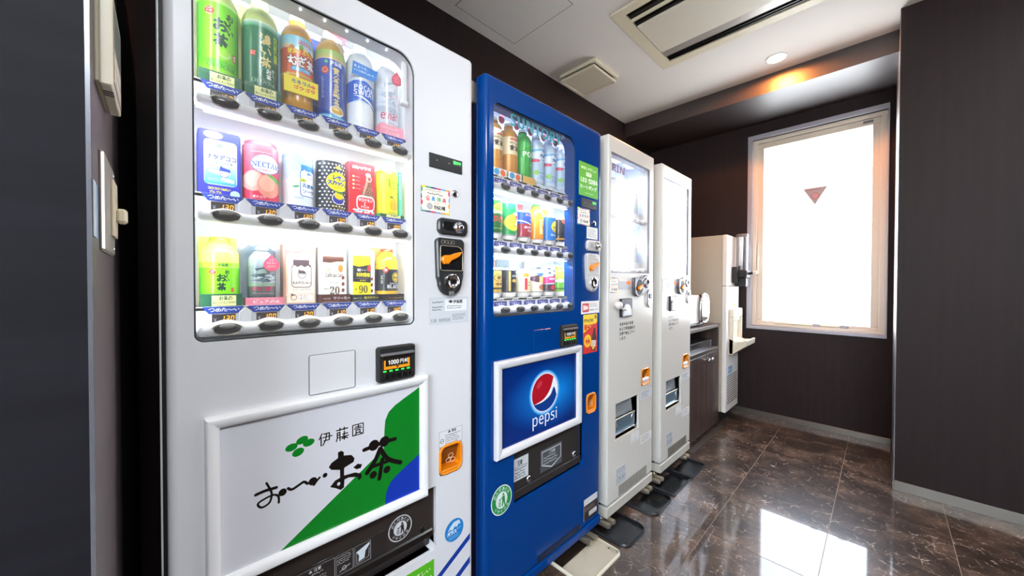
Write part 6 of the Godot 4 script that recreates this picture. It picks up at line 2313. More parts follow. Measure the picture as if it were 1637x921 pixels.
func white_samples():
	var Z := -0.0952
	var at := func(c: int, y: float) -> Vector3: return Vector3(0.0875 + 0.074 * c, y, Z)
	M.foot = []
	for k in 6:
		M.foot.append(print_mat(art_foot(k)))
	var white := mat("f1f1ee", 0.3)
	var grp := "sample drinks in the white machine"
	var dark_green := mat("0e5c3a", 0.35)
	# top shelf
	var y := 1.5502
	var t := thing("sample_bottle", "bright green tea bottle sample with brush lettering, first on the top shelf", "bottle", at.call(0, y), grp)
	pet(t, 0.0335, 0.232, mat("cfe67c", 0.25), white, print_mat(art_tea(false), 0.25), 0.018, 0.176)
	back_card(t, 0.07, 0.225, mat("e3f08e", 0.4))
	foot_box(t, 0, dark_green, 0.028)
	t = thing("sample_bottle", "dark green strong tea bottle sample with gold lettering on the top shelf", "bottle", at.call(1, y), grp)
	pet(t, 0.0335, 0.232, mat("cbdc84", 0.25), mat("f0ecc4", 0.35), print_mat(art_tea(true), 0.25), 0.018, 0.17)
	back_card(t, 0.07, 0.228, mat("d5ec76", 0.4))
	foot_box(t, 0, dark_green, 0.028)
	t = thing("sample_bottle", "barley tea bottle sample with orange label and a yellow band across it", "bottle", at.call(2, y), grp)
	pet(t, 0.0335, 0.232, mat("d59a34", 0.2), white, print_mat(art_barley(), 0.25), 0.03, 0.172)
	back_card(t, 0.07, 0.225, mat("9fd4ee", 0.4))
	var band := obj("band", bx(-0.0355, 0.0355, 0.036, 0.074, 0.034, 0.0365), mat("f7e21a", 0.4), t)
	sheet("band_print", print_mat(art_band()), band, -0.0345, 0.0345, 0.0365, 0.0735, 0.0368)
	t = thing("sample_bottle", "royal blue oolong tea bottle sample with gold lettering and white collar", "bottle", at.call(3, y), grp)
	pet(t, 0.0335, 0.232, mat("c9a23c", 0.2), mat("ecd9a0", 0.35), print_mat(art_oolong(), 0.25), 0.004, 0.172)
	back_card(t, 0.07, 0.222, mat("3548b4", 0.4))
	var col := Geo.new()
	col.prism(PackedVector2Array([Vector2(-0.026, 0.176), Vector2(0.02, 0.176), Vector2(0.03, 0.19), Vector2(0.018, 0.222), Vector2(-0.014, 0.226), Vector2(-0.026, 0.2)]), 0.014, 0.0165)
	obj("collar", col, white, t)
	var rib := Geo.new()
	rib.prism(PackedVector2Array([Vector2(-0.018, 0.226), Vector2(0.026, 0.216), Vector2(0.03, 0.206), Vector2(0.033, 0.222), Vector2(-0.012, 0.236), Vector2(-0.02, 0.236)]), 0.018, 0.02)
	obj("ribbon", rib, mat("d8384a", 0.4), t)
	t = thing("sample_bottle", "blue and white sports drink bottle sample with a blue tilted sign on its neck", "bottle", at.call(4, y), grp)
	pet(t, 0.0335, 0.232, mat("e4eff6", 0.2), mat("dfe9f2", 0.3), print_mat(art_ion(), 0.25), 0.004, 0.16)
	back_card(t, 0.07, 0.222, mat("cfe6f5", 0.4))
	var sg := Geo.new()
	sg.prism(PackedVector2Array([Vector2(-0.033, 0.136), Vector2(0.028, 0.136), Vector2(0.035, 0.164), Vector2(-0.03, 0.168)]), 0.0335, 0.036)
	obj("neck_sign", sg, print_mat(art_tag(0)), t)
	t = thing("sample_bottle", "clear mineral water bottle sample with pink lettering, last on the top shelf", "bottle", at.call(5, y), grp)
	pet(t, 0.0315, 0.225, mat("dfe5ec", 0.15), mat("e8c3cc", 0.35), print_mat(art_mineral(false), 0.2), 0.01, 0.16)
	drop_tag(t, Vector3(0.016, 0.165, 0.033))
	foot_box(t, 5, mat("f6a0b2", 0.4), 0.032, 0.066)
	# middle shelf
	y = 1.3262
	t = thing("sample_carton", "blue framed yogurt drink sample card with white can picture and jelly cubes", "carton", at.call(0, y), grp)
	boxed(t, 0.0705, 0.138, 0.03, print_mat(art_cubes()), mat("2a34c4", 0.35), 0.006)
	t = thing("sample_can", "pink peach nectar can sample with a white oval on the middle shelf", "can", at.call(1, y), grp)
	can(t, 0.034, 0.134, print_mat(art_peach(), 0.25), mat("e86a7c", 0.3, 0.3))
	t = thing("sample_can", "pale blue and white milk soda can sample on the middle shelf", "can", at.call(2, y), grp)
	can(t, 0.0325, 0.132, print_mat(art_soda(), 0.25), mat("d9e8f2", 0.3, 0.2))
	t = thing("sample_can", "black can sample with white dots and a yellow oval on the middle shelf", "can", at.call(3, y), grp)
	can(t, 0.0345, 0.134, print_mat(art_lemon(), 0.25), mat("c9ccd0", 0.25, 0.5))
	t = thing("sample_carton", "red sample card with brown tonic bottle picture on the middle shelf", "carton", at.call(4, y), grp)
	boxed(t, 0.0695, 0.142, 0.03, print_mat(art_tonic()), mat("e6586a", 0.35), 0.003)
	t = thing("sample_can", "yellow vitamin drink can sample framed by a green card", "can", at.call(5, y), grp)
	can(t, 0.031, 0.134, print_mat(art_vitamin(), 0.25), mat("f4e61c", 0.3))
	back_card(t, 0.07, 0.14, mat("12a060", 0.4), -0.0305)
	foot_box(t, 0, mat("0f9a58", 0.4), 0.012, 0.07)
	var gs := Sheet.new(24, 128, "11a862")
	gs.text("マルチビタミン", 5, 4, 11, "ffffff", 1.5, true)
	sheet("side_print", print_mat(gs.tex()), t, 0.026, 0.0365, 0.014, 0.138, 0.02, 0.0, 0.001)
	# bottom shelf
	y = 1.0982
	t = thing("sample_bottle", "squat green tea bottle sample before a yellow card on the bottom shelf", "bottle", at.call(0, y), grp)
	pet(t, 0.033, 0.146, mat("e6f06a", 0.2), mat("9ee01c", 0.3), print_mat(art_bottle_small_tea(), 0.25), 0.018, 0.092, 0.5)
	back_card(t, 0.066, 0.15, mat("eef06a", 0.4))
	foot_box(t, 0, dark_green, 0.027)
	t = thing("sample_bottle", "small mineral water bottle sample before a grey mountain card on the bottom shelf", "bottle", at.call(1, y), grp)
	pet(t, 0.026, 0.132, mat("9aa8ae", 0.15), mat("8eb0e0", 0.3), print_mat(art_mineral(true), 0.2), 0.012, 0.088, 0.5)
	var mt := Geo.new()
	mt.prism(PackedVector2Array([Vector2(-0.033, 0.002), Vector2(0.033, 0.002), Vector2(0.033, 0.124), Vector2(0.012, 0.138), Vector2(0.004, 0.134), Vector2(-0.004, 0.14), Vector2(-0.012, 0.134), Vector2(-0.019, 0.138), Vector2(-0.033, 0.124)]), -0.032, -0.0305)
	obj("back_card", mt, mat("8798a6", 0.4), t)
	drop_tag(t, Vector3(0.014, 0.092, 0.027))
	foot_box(t, 1, mat("f58ca0", 0.4), 0.018, 0.07)
	t = thing("sample_carton", "brown and cream milk coffee sample card with a jar drawing on the bottom shelf", "carton", at.call(2, y), grp)
	boxed(t, 0.0695, 0.143, 0.03, print_mat(art_milk_coffee()), mat("c8a08c", 0.35), 0.004)
	t = thing("sample_can", "white café au lait can sample in a clear case with brown stand", "can", at.call(3, y), grp)
	boxed(t, 0.068, 0.14, 0.03, print_mat(art_latte()), mat("e0e3e0", 0.25), 0.003)
	foot_box(t, 2, mat("4c2a22", 0.4), 0.022, 0.07)
	t = thing("sample_can", "yellow and black low sugar coffee can sample in a clear case", "can", at.call(4, y), grp)
	boxed(t, 0.068, 0.14, 0.03, print_mat(art_ninety()), mat("e0e3e0", 0.25), 0.003)
	foot_box(t, 3, mat("1c2420", 0.4), 0.02, 0.07)
	t = thing("sample_bottle", "black and gold coffee bottle can sample, last on the bottom shelf", "bottle", at.call(5, y), grp)
	pet(t, 0.031, 0.146, mat("f2c834", 0.2, 0.3), mat("b8562c", 0.3, 0.4), print_mat(art_black(), 0.25), 0.014, 0.1, 0.52)
	back_card(t, 0.066, 0.15, mat("f3dc70", 0.4), -0.0305)
	foot_box(t, 4, mat("191512", 0.4), 0.02, 0.07)

func drop_tag(t: Node3D, at: Vector3):
	var p := PackedVector2Array()
	for i in 20:
		var a := TAU * i / 20 - PI / 2
		var r := 0.0155
		var q := Vector2(cos(a) * r, sin(a) * r)
		if q.y > 0:
			q.x *= 1.0 - pow(q.y / r, 1.5)
			q.y *= 1.5
		p.append(q + Vector2(at.x, at.y))
	obj("hang_tag", pz(p, at.z, at.z + 0.0012), M.get_or_add("drop", print_mat(art_tag(1))), t)


# sample drinks of the blue machine: one picture of six by three labels
func blue_art() -> Image:
	var sheets := []
	for k in 18:
		var s := Sheet.new(64, 128, "ffffff")
		match k:
			0, 1:
				s.fade(0, 0, 64, 128, "d89a3c", "c07a1c")
				s.rect(0, 4, 64, 62, "ecd8ac")
				s.round_rect(14, 8, 36, 8, 3, "d8584a")
				s.text("やさしい", 12, 20, 10, "3a2414", 1.5)
				s.text("麦茶", 12, 32, 20, "2c1a10", 2.8)
				s.fade(8, 70, 5, 56, "e8b868", "d89a40")  # glint drawn down the amber liquid
			2:
				s.fade(0, 0, 64, 128, "2fb83c", "1f9a2c")
				s.word("POP", 8, 56, 26, "f4f8ee")
				s.oval(50, 44, 7, 7, "e8dc3a")
				s.oval(40, 84, 3, 4, "a8e8a0")
				s.fade(6, 60, 5, 60, "74dc74", "4cc04c")  # lighter stripe drawn as a glint on the green bottle
			3, 4, 5:
				s.fade(0, 0, 64, 128, "cfe4f4", "b4cfe6")
				s.poly([Vector2(0, 12), Vector2(64, 4), Vector2(64, 46), Vector2(0, 56)], "74b6e6")
				s.poly([Vector2(0, 22), Vector2(28, 14), Vector2(64, 22), Vector2(64, 40), Vector2(20, 50), Vector2(0, 44)], "e3eff8")
				s.text("天然水", 22, 26, 13, "2a50a8", 2.2)
				s.oval(10, 54, 12, 6, "e0466a")
				for q in 5:
					s.rect(0, 64 + q * 8, 64, 2, "a3bfd8")
				s.oval(12, 100, 7, 9, "8ac84a")
				s.small_print(22, 97, 36, 1, 8, "4a68b0", 3)
				s.small_print(22, 108, 38, 2, 7, "6a84c0", k)
			6:
				s.fade(0, 0, 64, 128, "2c7a34", "155a24")
				s.poly([Vector2(0, 30), Vector2(30, 8), Vector2(64, 26), Vector2(64, 40), Vector2(0, 60)], "8ac040")
				s.word("Mountain", 2, 52, 19, "f2f4ee", "Droid Serif Bold", 0.75, 0.2)
				s.word("DEW", 6, 84, 30, "d8283a", "Droid Sans Bold", 0.95, 0.25)
				s.small_print(8, 108, 48, 1, 8, "a8d060")
			7:
				s.fade(0, 0, 64, 128, "2fa85c", "1c9048")
				s.oval(28, 78, 26, 34, "d8d43a")
				s.oval(48, 58, 11, 11, "d83a3a")
				s.word("7", 22, 92, 76, "2a5c3c", "Droid Sans Bold", 1.0)
				s.word("7", 24, 90, 72, "f4f6f4", "Droid Sans Bold", 1.0)
			8:
				s.rect(0, 0, 64, 60, "2a4cb0")
				s.rect(0, 60, 64, 68, "9a2436")
				s.poly([Vector2(0, 40), Vector2(44, 60), Vector2(44, 66), Vector2(0, 46)], "e8ecf4")
				s.rect(20, 10, 10, 3, "f0a030")
				s.word("Strong", 18, 20, 12, "f0a030", "Droid Sans Bold", 0.9, 0.2)
				s.oval(52, 36, 9, 9, "e8ecf0")
				s.oval(52, 33, 8, 5, "c02838")
				s.word("Refresh", 14, 84, 17, "f2f2f2", "Droid Serif Bold", 0.8, 0.2)
				s.word("Shot", 26, 100, 15, "f2f2f2", "Droid Serif Bold", 0.8, 0.2)
			9:
				s.fade(0, 0, 64, 128, "f4b03a", "ee8a1c")
				s.rect(24, 10, 14, 90, "d8e4a0")
				s.text("オレンジ", 26, 14, 10, "3f9a3c", 1.5, true)
				s.oval(48, 60, 13, 16, "f07a14")
				s.oval(14, 74, 11, 14, "f6962c")
			10:
				s.fade(0, 0, 64, 128, "1f62b4", "1a74c4")
				s.oval(48, 52, 28, 34, "e8c02c")
				s.oval(46, 46, 18, 20, "f2dc60")
				s.word("Gokuri", 26, 60, 15, "3f6a3a", "Droid Sans Bold", 0.8)
				s.word("Grape", 18, 104, 17, "e8f0f8", "Droid Sans Bold", 0.85)
			11:
				s.fade(0, 0, 64, 128, "2a2a2e", "18181c")
				s.poly([Vector2(14, 0), Vector2(42, 0), Vector2(38, 20), Vector2(28, 30), Vector2(18, 18)], "f0683a")
				s.oval(54, 40, 11, 14, "e0a83a")
				s.text("プレミアム", 26, 62, 8, "d89a30", 1.2)
				s.word("Black", 30, 96, 15, "e8e4dc", "Droid Serif Bold", 0.8, 0.2)
				s.rect(0, 108, 64, 8, "d89a30")
			12:
				s.fade(0, 0, 64, 128, "d8b864", "b8903c")
				s.rect(0, 0, 64, 8, "3a3436")
				s.ring(34, 46, 19, 2.4, "5a4420")
				s.poly([Vector2(24, 44), Vector2(32, 34), Vector2(46, 38), Vector2(42, 54), Vector2(30, 58)], "6a5228")
				s.text("微糖", 20, 74, 14, "4a3418", 2)
				s.rect(0, 100, 64, 10, "3a342c")
			13:
				s.fade(0, 0, 64, 128, "1c2430", "12161e")
				s.rect(12, 8, 7, 114, "c8a860")
				s.word("BOSS", 24, 40, 15, "a8acb4", "Droid Sans Bold", 0.8)
				s.oval(32, 62, 9, 9, "c89a3a")
				for q in 5:
					s.letter("BLACK"[q], 46, 22 + q * 24, 24, "eef0f2", "Droid Sans Bold", 0.0, 0.75)
			14:
				s.fade(0, 0, 64, 128, "f0e6c4", "e4d4a8")
				s.oval(24, 28, 13, 13, "b88a3c")
				s.rect(18, 46, 11, 70, "c8303c")
				for q in 4:
					s.letter("BOSS"[q], 46, 36 + q * 26, 26, "5a3a24", "Droid Sans Bold", 0.0, 0.8)
				s.word("Café", 30, 74, 14, "5a3a24", "Droid Serif Bold", 0.7)
				s.word("au lait", 30, 90, 12, "5a3a24", "Droid Serif Bold", 0.7)
			15:
				s.fade(0, 0, 64, 128, "e8dcc8", "d8c8b0")
				s.oval(20, 48, 22, 22, "5a3a4a")
				s.oval(50, 44, 18, 22, "d8a838")
				s.rect(24, 34, 30, 40, "e8c878")
				s.oval(42, 100, 20, 18, "b8643c")
				s.poly([Vector2(10, 14), Vector2(56, 10), Vector2(60, 24), Vector2(20, 30)], "3a70b0")
			16:
				s.fade(0, 0, 64, 128, "c3d9ec", "b4c8dc")
				for q in 5:
					s.oval(14 + (q * 23) % 44, 12 + q * 11, 6, 5, "30384c")
				s.poly([Vector2(0, 56), Vector2(64, 44), Vector2(64, 78), Vector2(0, 90)], "d83878")
				s.text("新登場", 14, 58, 11, "fbe4ee", 1.6)
				s.rect(0, 92, 64, 36, "3a2c34")
				s.oval(34, 108, 14, 14, "d03848")
			17:
				s.fade(0, 0, 64, 128, "b4d84a", "5ca03a")
				s.rect(0, 36, 64, 64, "6ab03c")
				s.oval(14, 46, 14, 14, "e0ecd0")
				s.text("緑茶", 30, 44, 22, "f0f6e4", 2.8, true)
				s.rect(0, 104, 64, 10, "3a5c2c")
		sheets.append(s.picture())
	var big := Image.create(64 * 6, 128 * 3, false, Image.FORMAT_RGB8)
	for k in 18:
		big.blit_rect(sheets[k], Rect2i(0, 0, 64, 128), Vector2i((k % 6) * 64, (k / 6) * 128))
	return big

func blue_samples():
	var tex := ImageTexture.create_from_image(blue_art())
	var arts := []
	for k in 18:
		var m := print_mat(tex, 0.25)
		m.uv1_scale = Vector3(0.97 / 6.0, 0.98 / 3.0, 1)
		m.uv1_offset = Vector3(((k % 6) + 0.015) / 6.0, ((k / 6) + 0.01) / 3.0, 0)
		arts.append(m)
	var grp := "sample drinks in the blue machine"
	var names := ["barley tea bottle sample half hidden behind the blue machine's window edge", "amber barley tea bottle sample with cream label in the blue machine", "green melon soda bottle sample in the blue machine",
		"first of the three water bottle samples with pink tags in the blue machine", "middle one of three water bottle samples with pink tags in the blue machine", "last of the three water bottle samples with pink tags in the blue machine",
		"dark green citrus soda can sample with red lettering", "green can sample with a big white figure seven", "blue and red cola can sample under a red and white sign", "orange juice bottle sample with green cap", "blue can sample with a large yellow fruit", "black coffee can sample with orange mark in the blue machine",
		"gold coffee can sample, first on the blue machine's bottom shelf", "black can sample with upright white lettering in the blue machine", "cream café au lait can sample with a red stripe", "multicoloured fruit can sample with cream base in the blue machine", "can sample with a crimson band and mottled top", "green tea bottle sample, last on the blue machine's bottom shelf"]
	var bases := [1.5225, 1.3045, 1.0955]
	var ped := mat("ece8e4", 0.3)
	var metal := mat("c9ccd0", 0.25, 0.6)
	for k in 18:
		var row := k / 6
		var c := k % 6
		var bottle := row == 0 or k == 9 or k == 17
		var t := thing("sample_bottle" if bottle else "sample_can", names[k], "bottle" if bottle else "can", Vector3(0.853 + 0.0755 * c, bases[row], -0.088), grp)
		var lift := 0.018
		var g := Geo.new()
		g.lathe([Vector2(0, 0), Vector2(0.02, 0), Vector2(0.028, 0.008), Vector2(0.032, lift), Vector2(0.032, lift), Vector2(0, lift)], 22)
		obj("pedestal", g, ped, t)
		if row == 0:
			var body: Array = [["c98a2c", "e8e0cc"], ["c98a2c", "e8e0cc"], ["27a838", "f2f2f0"], ["cfe0ee", "f4f6f8"], ["cfe0ee", "f4f6f8"], ["cfe0ee", "f4f6f8"]][c]
			lifted_pet(t, lift, 0.0345, 0.2, mat(body[0], 0.2), mat(body[1], 0.3), arts[k], 0.016, 0.145)
			var tg := Geo.new()
			tg.prism(Geo.disc(Vector2(0.018, 0.205 + lift * 0.3), 0.014, 0.015, 22), 0.024, 0.026)
			obj("round_tag", tg, mat("d8405e", 0.4), t)
			var low := obj("base_tag", bx(-0.033, 0.033, 0.001, 0.03 if c < 3 else 0.012, 0.0355, 0.037), mat(["efece8", "efece8", "e8b860", "d3e2f0", "d3e2f0", "d3e2f0"][c], 0.4), t)
			if c < 2:
				round_sheet("cold_spot", mat("3a9cd0", 0.4), low, Vector2(-0.016, 0.017), 0.012, 0.011, 0.0373)
				round_sheet("hot_spot", mat("ea6a2c", 0.4), low, Vector2(0.014, 0.016), 0.012, 0.011, 0.0373)
		elif k == 9:
			lifted_pet(t, lift, 0.033, 0.14, mat("f0a038", 0.2), mat("4cb83a", 0.3), arts[k], 0.004, 0.085)
		elif k == 17:
			lifted_pet(t, lift, 0.031, 0.112, mat("b4cc4c", 0.2), mat("d8e0c0", 0.3), arts[k], 0.004, 0.07)
			obj("back_card", bx(-0.03, 0.03, 0.06, 0.14, -0.036, -0.0345), mat("8ab4cc", 0.4), t)
		else:
			var high: float = [0.0, 0.125, 0.09][row]
			if k == 6 or k == 7:
				high = 0.128
			elif row == 1:
				high = 0.104
			elif k == 16:
				high = 0.112
			var r := 0.0345 if row == 1 else 0.032
			lifted_can(t, lift, r, high, arts[k], metal)
			if k in [8, 10, 12, 13, 15]:
				obj("back_card", bx(-0.033, 0.033, high + lift + 0.006, high + lift + 0.034, -0.03, -0.0285), mat({8: "d84a54", 10: "efe436", 12: "d8502c", 13: "4c5a5c", 15: "e8d4a0"}[k], 0.4), t)

func lifted_pet(t: Node3D, lift: float, r: float, high: float, body: Material, cap: Material, art: Material, l0: float, l1: float):
	var before := t.get_child_count()
	pet(t, r, high, body, cap, art, l0, l1)
	for k in range(before, t.get_child_count()):
		(t.get_child(k) as Node3D).position.y += lift

func lifted_can(t: Node3D, lift: float, r: float, high: float, art: Material, metal: Material):
	var before := t.get_child_count()
	can(t, r, high, art, metal)
	for k in range(before, t.get_child_count()):
		(t.get_child(k) as Node3D).position.y += lift

func beer_samples():
	var pale := mat("d9dde2", 0.2, 0.5)
	var washed_out := Sheet.new(64, 128, "e3e4e4")  # can print paled to stand for the reflections that wash it out
	washed_out.fade(0, 0, 64, 128, "e9e9e7", "d6d8d9")
	washed_out.ring(34, 46, 18, 2, "c8a8a8")
	washed_out.small_print(14, 76, 40, 5, 9, "b4b8c0", 4)
	var art := print_mat(washed_out.tex(), 0.25)
	for machine in 2:
		var a: float = [1.487, 2.068][machine]
		var s: float = [1.0, 0.962][machine]
		for row in 2:
			for c in 5:
				var tall := row == 0 and c < 3
				var label := "tall pale sample can, upper shelf of slim machine beside the blue one"
				if row == 0 and not tall:
					label = "short pale sample can, upper shelf of slim machine beside the blue one"
				if row == 1:
					label = "pale sample can, lower shelf of slim machine beside the blue one"
				if machine == 1:
					label = label.replace("beside the blue one", "next to the counter")
				var t := thing("sample_can", label, "can", Vector3(a + (1.56 + 0.0735 * c - 1.487) * s + 0.006, [1.5142, 1.2522][row], -0.08), label)
				can(t, 0.031 * s, 0.168 if tall else (0.122 if row == 0 else 0.12), art, pale)


# ------------------------------------------------------------------ the counter end
func counter():
	var t := thing("cabinet", "dark wood counter cabinet with two doors under an open shelf", "cabinet")
	var x0 := 2.565
	var x1 := 3.238
	var zb := -0.48
	var zf := -0.032
	var g := Geo.new()
	g.box(x0, x0 + 0.02, 0.06, 0.802, zb, zf - 0.004)
	g.box(x1 - 0.02, x1, 0.06, 0.802, zb, zf - 0.004)
	g.box(x0 + 0.02, x1 - 0.02, 0.06, 0.08, zb, zf - 0.02)
	g.box(x0 + 0.02, x1 - 0.02, 0.08, 0.802, zb, zb + 0.012)
	obj("body", g, M.wood, t)
	obj("plinth", bx(x0 + 0.01, x1 - 0.005, 0, 0.06, zb + 0.02, zf - 0.05), M.soft_black, t)
	obj("shelf", bx(x0 + 0.02, x1 - 0.02, 0.621, 0.645, zb + 0.012, zf - 0.004), M.worktop, t)
	obj("shelf_edge", bx(x0, x1, 0.62, 0.646, zf - 0.004, zf, 0.001), M.steel, t)
	obj("side_edge", bx(x1 - 0.021, x1, 0.646, 0.802, zf - 0.004, zf, 0.001), M.steel, t)
	obj("inner_lining", bx(x0 + 0.021, x1 - 0.021, 0.646, 0.801, zb + 0.013, zb + 0.016), M.soft_black, t)
	for q in [[x0 + 0.001, 2.944, 2.915], [2.948, x1 - 0.001, 2.985]]:
		var d := obj("door", bx(q[0], q[1], 0.03, 0.616, zf - 0.02, zf, 0.0015), M.wood, t)
		var h := Geo.new()
		h.xf = Transform3D(Basis(Vector3.RIGHT, PI / 2), Vector3(q[2], 0.577, zf))
		h.lathe([Vector2(0.008, 0), Vector2(0.007, 0.012), Vector2(0.012, 0.02), Vector2(0.016, 0.03), Vector2(0.012, 0.036), Vector2(0, 0.037)], 16)
		obj("knob", h, M.chrome, d)
	var w := thing("worktop", "grey worktop with a steel edge on the wood cabinet", "worktop")
	obj("slab", bx(2.556, 3.244, 0.8025, 0.828, -0.49, -0.03, 0.001), M.worktop, w)
	obj("edge_strip", bx(2.556, 3.244, 0.803, 0.8275, -0.03, -0.027, 0.001), M.steel, w)
	# black tray and white card on the open shelf
	var tr := thing("tray", "black box tray with a pale end on the open shelf", "tray")
	var tg := Geo.new()
	tg.box(2.72, 3.15, 0.6455, 0.65, -0.36, -0.07)
	tg.box(2.72, 3.15, 0.65, 0.7, -0.075, -0.07, 0.001)
	tg.box(2.72, 3.15, 0.65, 0.7, -0.36, -0.355, 0.001)
	tg.box(2.72, 2.726, 0.65, 0.7, -0.355, -0.075)
	tg.box(3.144, 3.15, 0.65, 0.7, -0.355, -0.075)
	obj("body", tg, mat("141416", 0.3), tr)
	obj("lid", bx(2.714, 3.156, 0.7, 0.708, -0.366, -0.064, 0.002), mat("202226", 0.2), tr)
	obj("end_piece", bx(3.15, 3.172, 0.647, 0.702, -0.2, -0.068, 0.002), mat("9aa0a6", 0.25, 0.5), tr)
	var cd := obj("card", bx(-0.035, 0.035, 0, 0.09, -0.001, 0.001), mat("e6e6e4", 0.5))
	tag(cd, "small white card leaning on the open cabinet shelf", "card")
	cd.transform = Transform3D(Basis(Vector3.RIGHT, -0.25), Vector3(2.66, 0.6455, -0.06))
	# oven
	var mw := thing("microwave_oven", "pale countertop oven with a bulging chrome rimmed dark door", "oven")
	obj("body", bx(2.6, 2.905, 0.85, 1.064, -0.42, -0.07, 0.008), mat("dcd9d2", 0.3), mw)
	obj("base", bx(2.606, 2.99, 0.836, 0.851, -0.41, -0.075, 0.003), mat("3a3a3e", 0.3), mw)
	for q in [2.63, 2.96]:
		for z in [-0.39, -0.1]:
			var fg := Geo.new()
			fg.xf.origin = Vector3(q, 0.8282, z)
			fg.lathe([Vector2(0.012, 0), Vector2(0.01, 0.009), Vector2(0, 0.009)], 12)
			obj("foot", fg, M.black, mw)
	var lens := PackedVector2Array([Vector2(2.905, 0.862), Vector2(2.965, 0.854), Vector2(3.02, 0.87), Vector2(3.045, 0.92), Vector2(3.05, 0.97), Vector2(3.042, 1.02), Vector2(3.015, 1.058), Vector2(2.965, 1.072), Vector2(2.905, 1.064), Vector2(2.888, 1.0), Vector2(2.884, 0.94), Vector2(2.89, 0.89)])
	var dg := Geo.new()
	dg.prism(lens, -0.075, -0.048, 0.012)
	obj("door", dg, mat("4b4c48", 0.08, 0.4), mw)
	var rp := []
	for p in lens:
		rp.append(Vector3(p.x, p.y, -0.056))
	rp.append(rp[0])
	var rg := Geo.new()
	rg.tube(rp, 0.011, 10)
	obj("door_rim", rg, M.chrome, mw)
	var sn := thing("sign_stand", "small white sign leaning back on top of the countertop oven", "sign", Vector3(2.8, 1.0642, -0.16))
	var sb := Geo.new()
	sb.xf = Transform3D(Basis(Vector3.RIGHT, -0.3), Vector3.ZERO)
	sb.box(-0.07, 0.07, 0.002, 0.105, -0.0015, 0.0015)
	obj("panel", sb, mat("d6dade", 0.3), sn)
	obj("base", bx(-0.07, 0.07, 0, 0.004, -0.03, 0.012, 0.001), mat("d6dade", 0.3), sn)

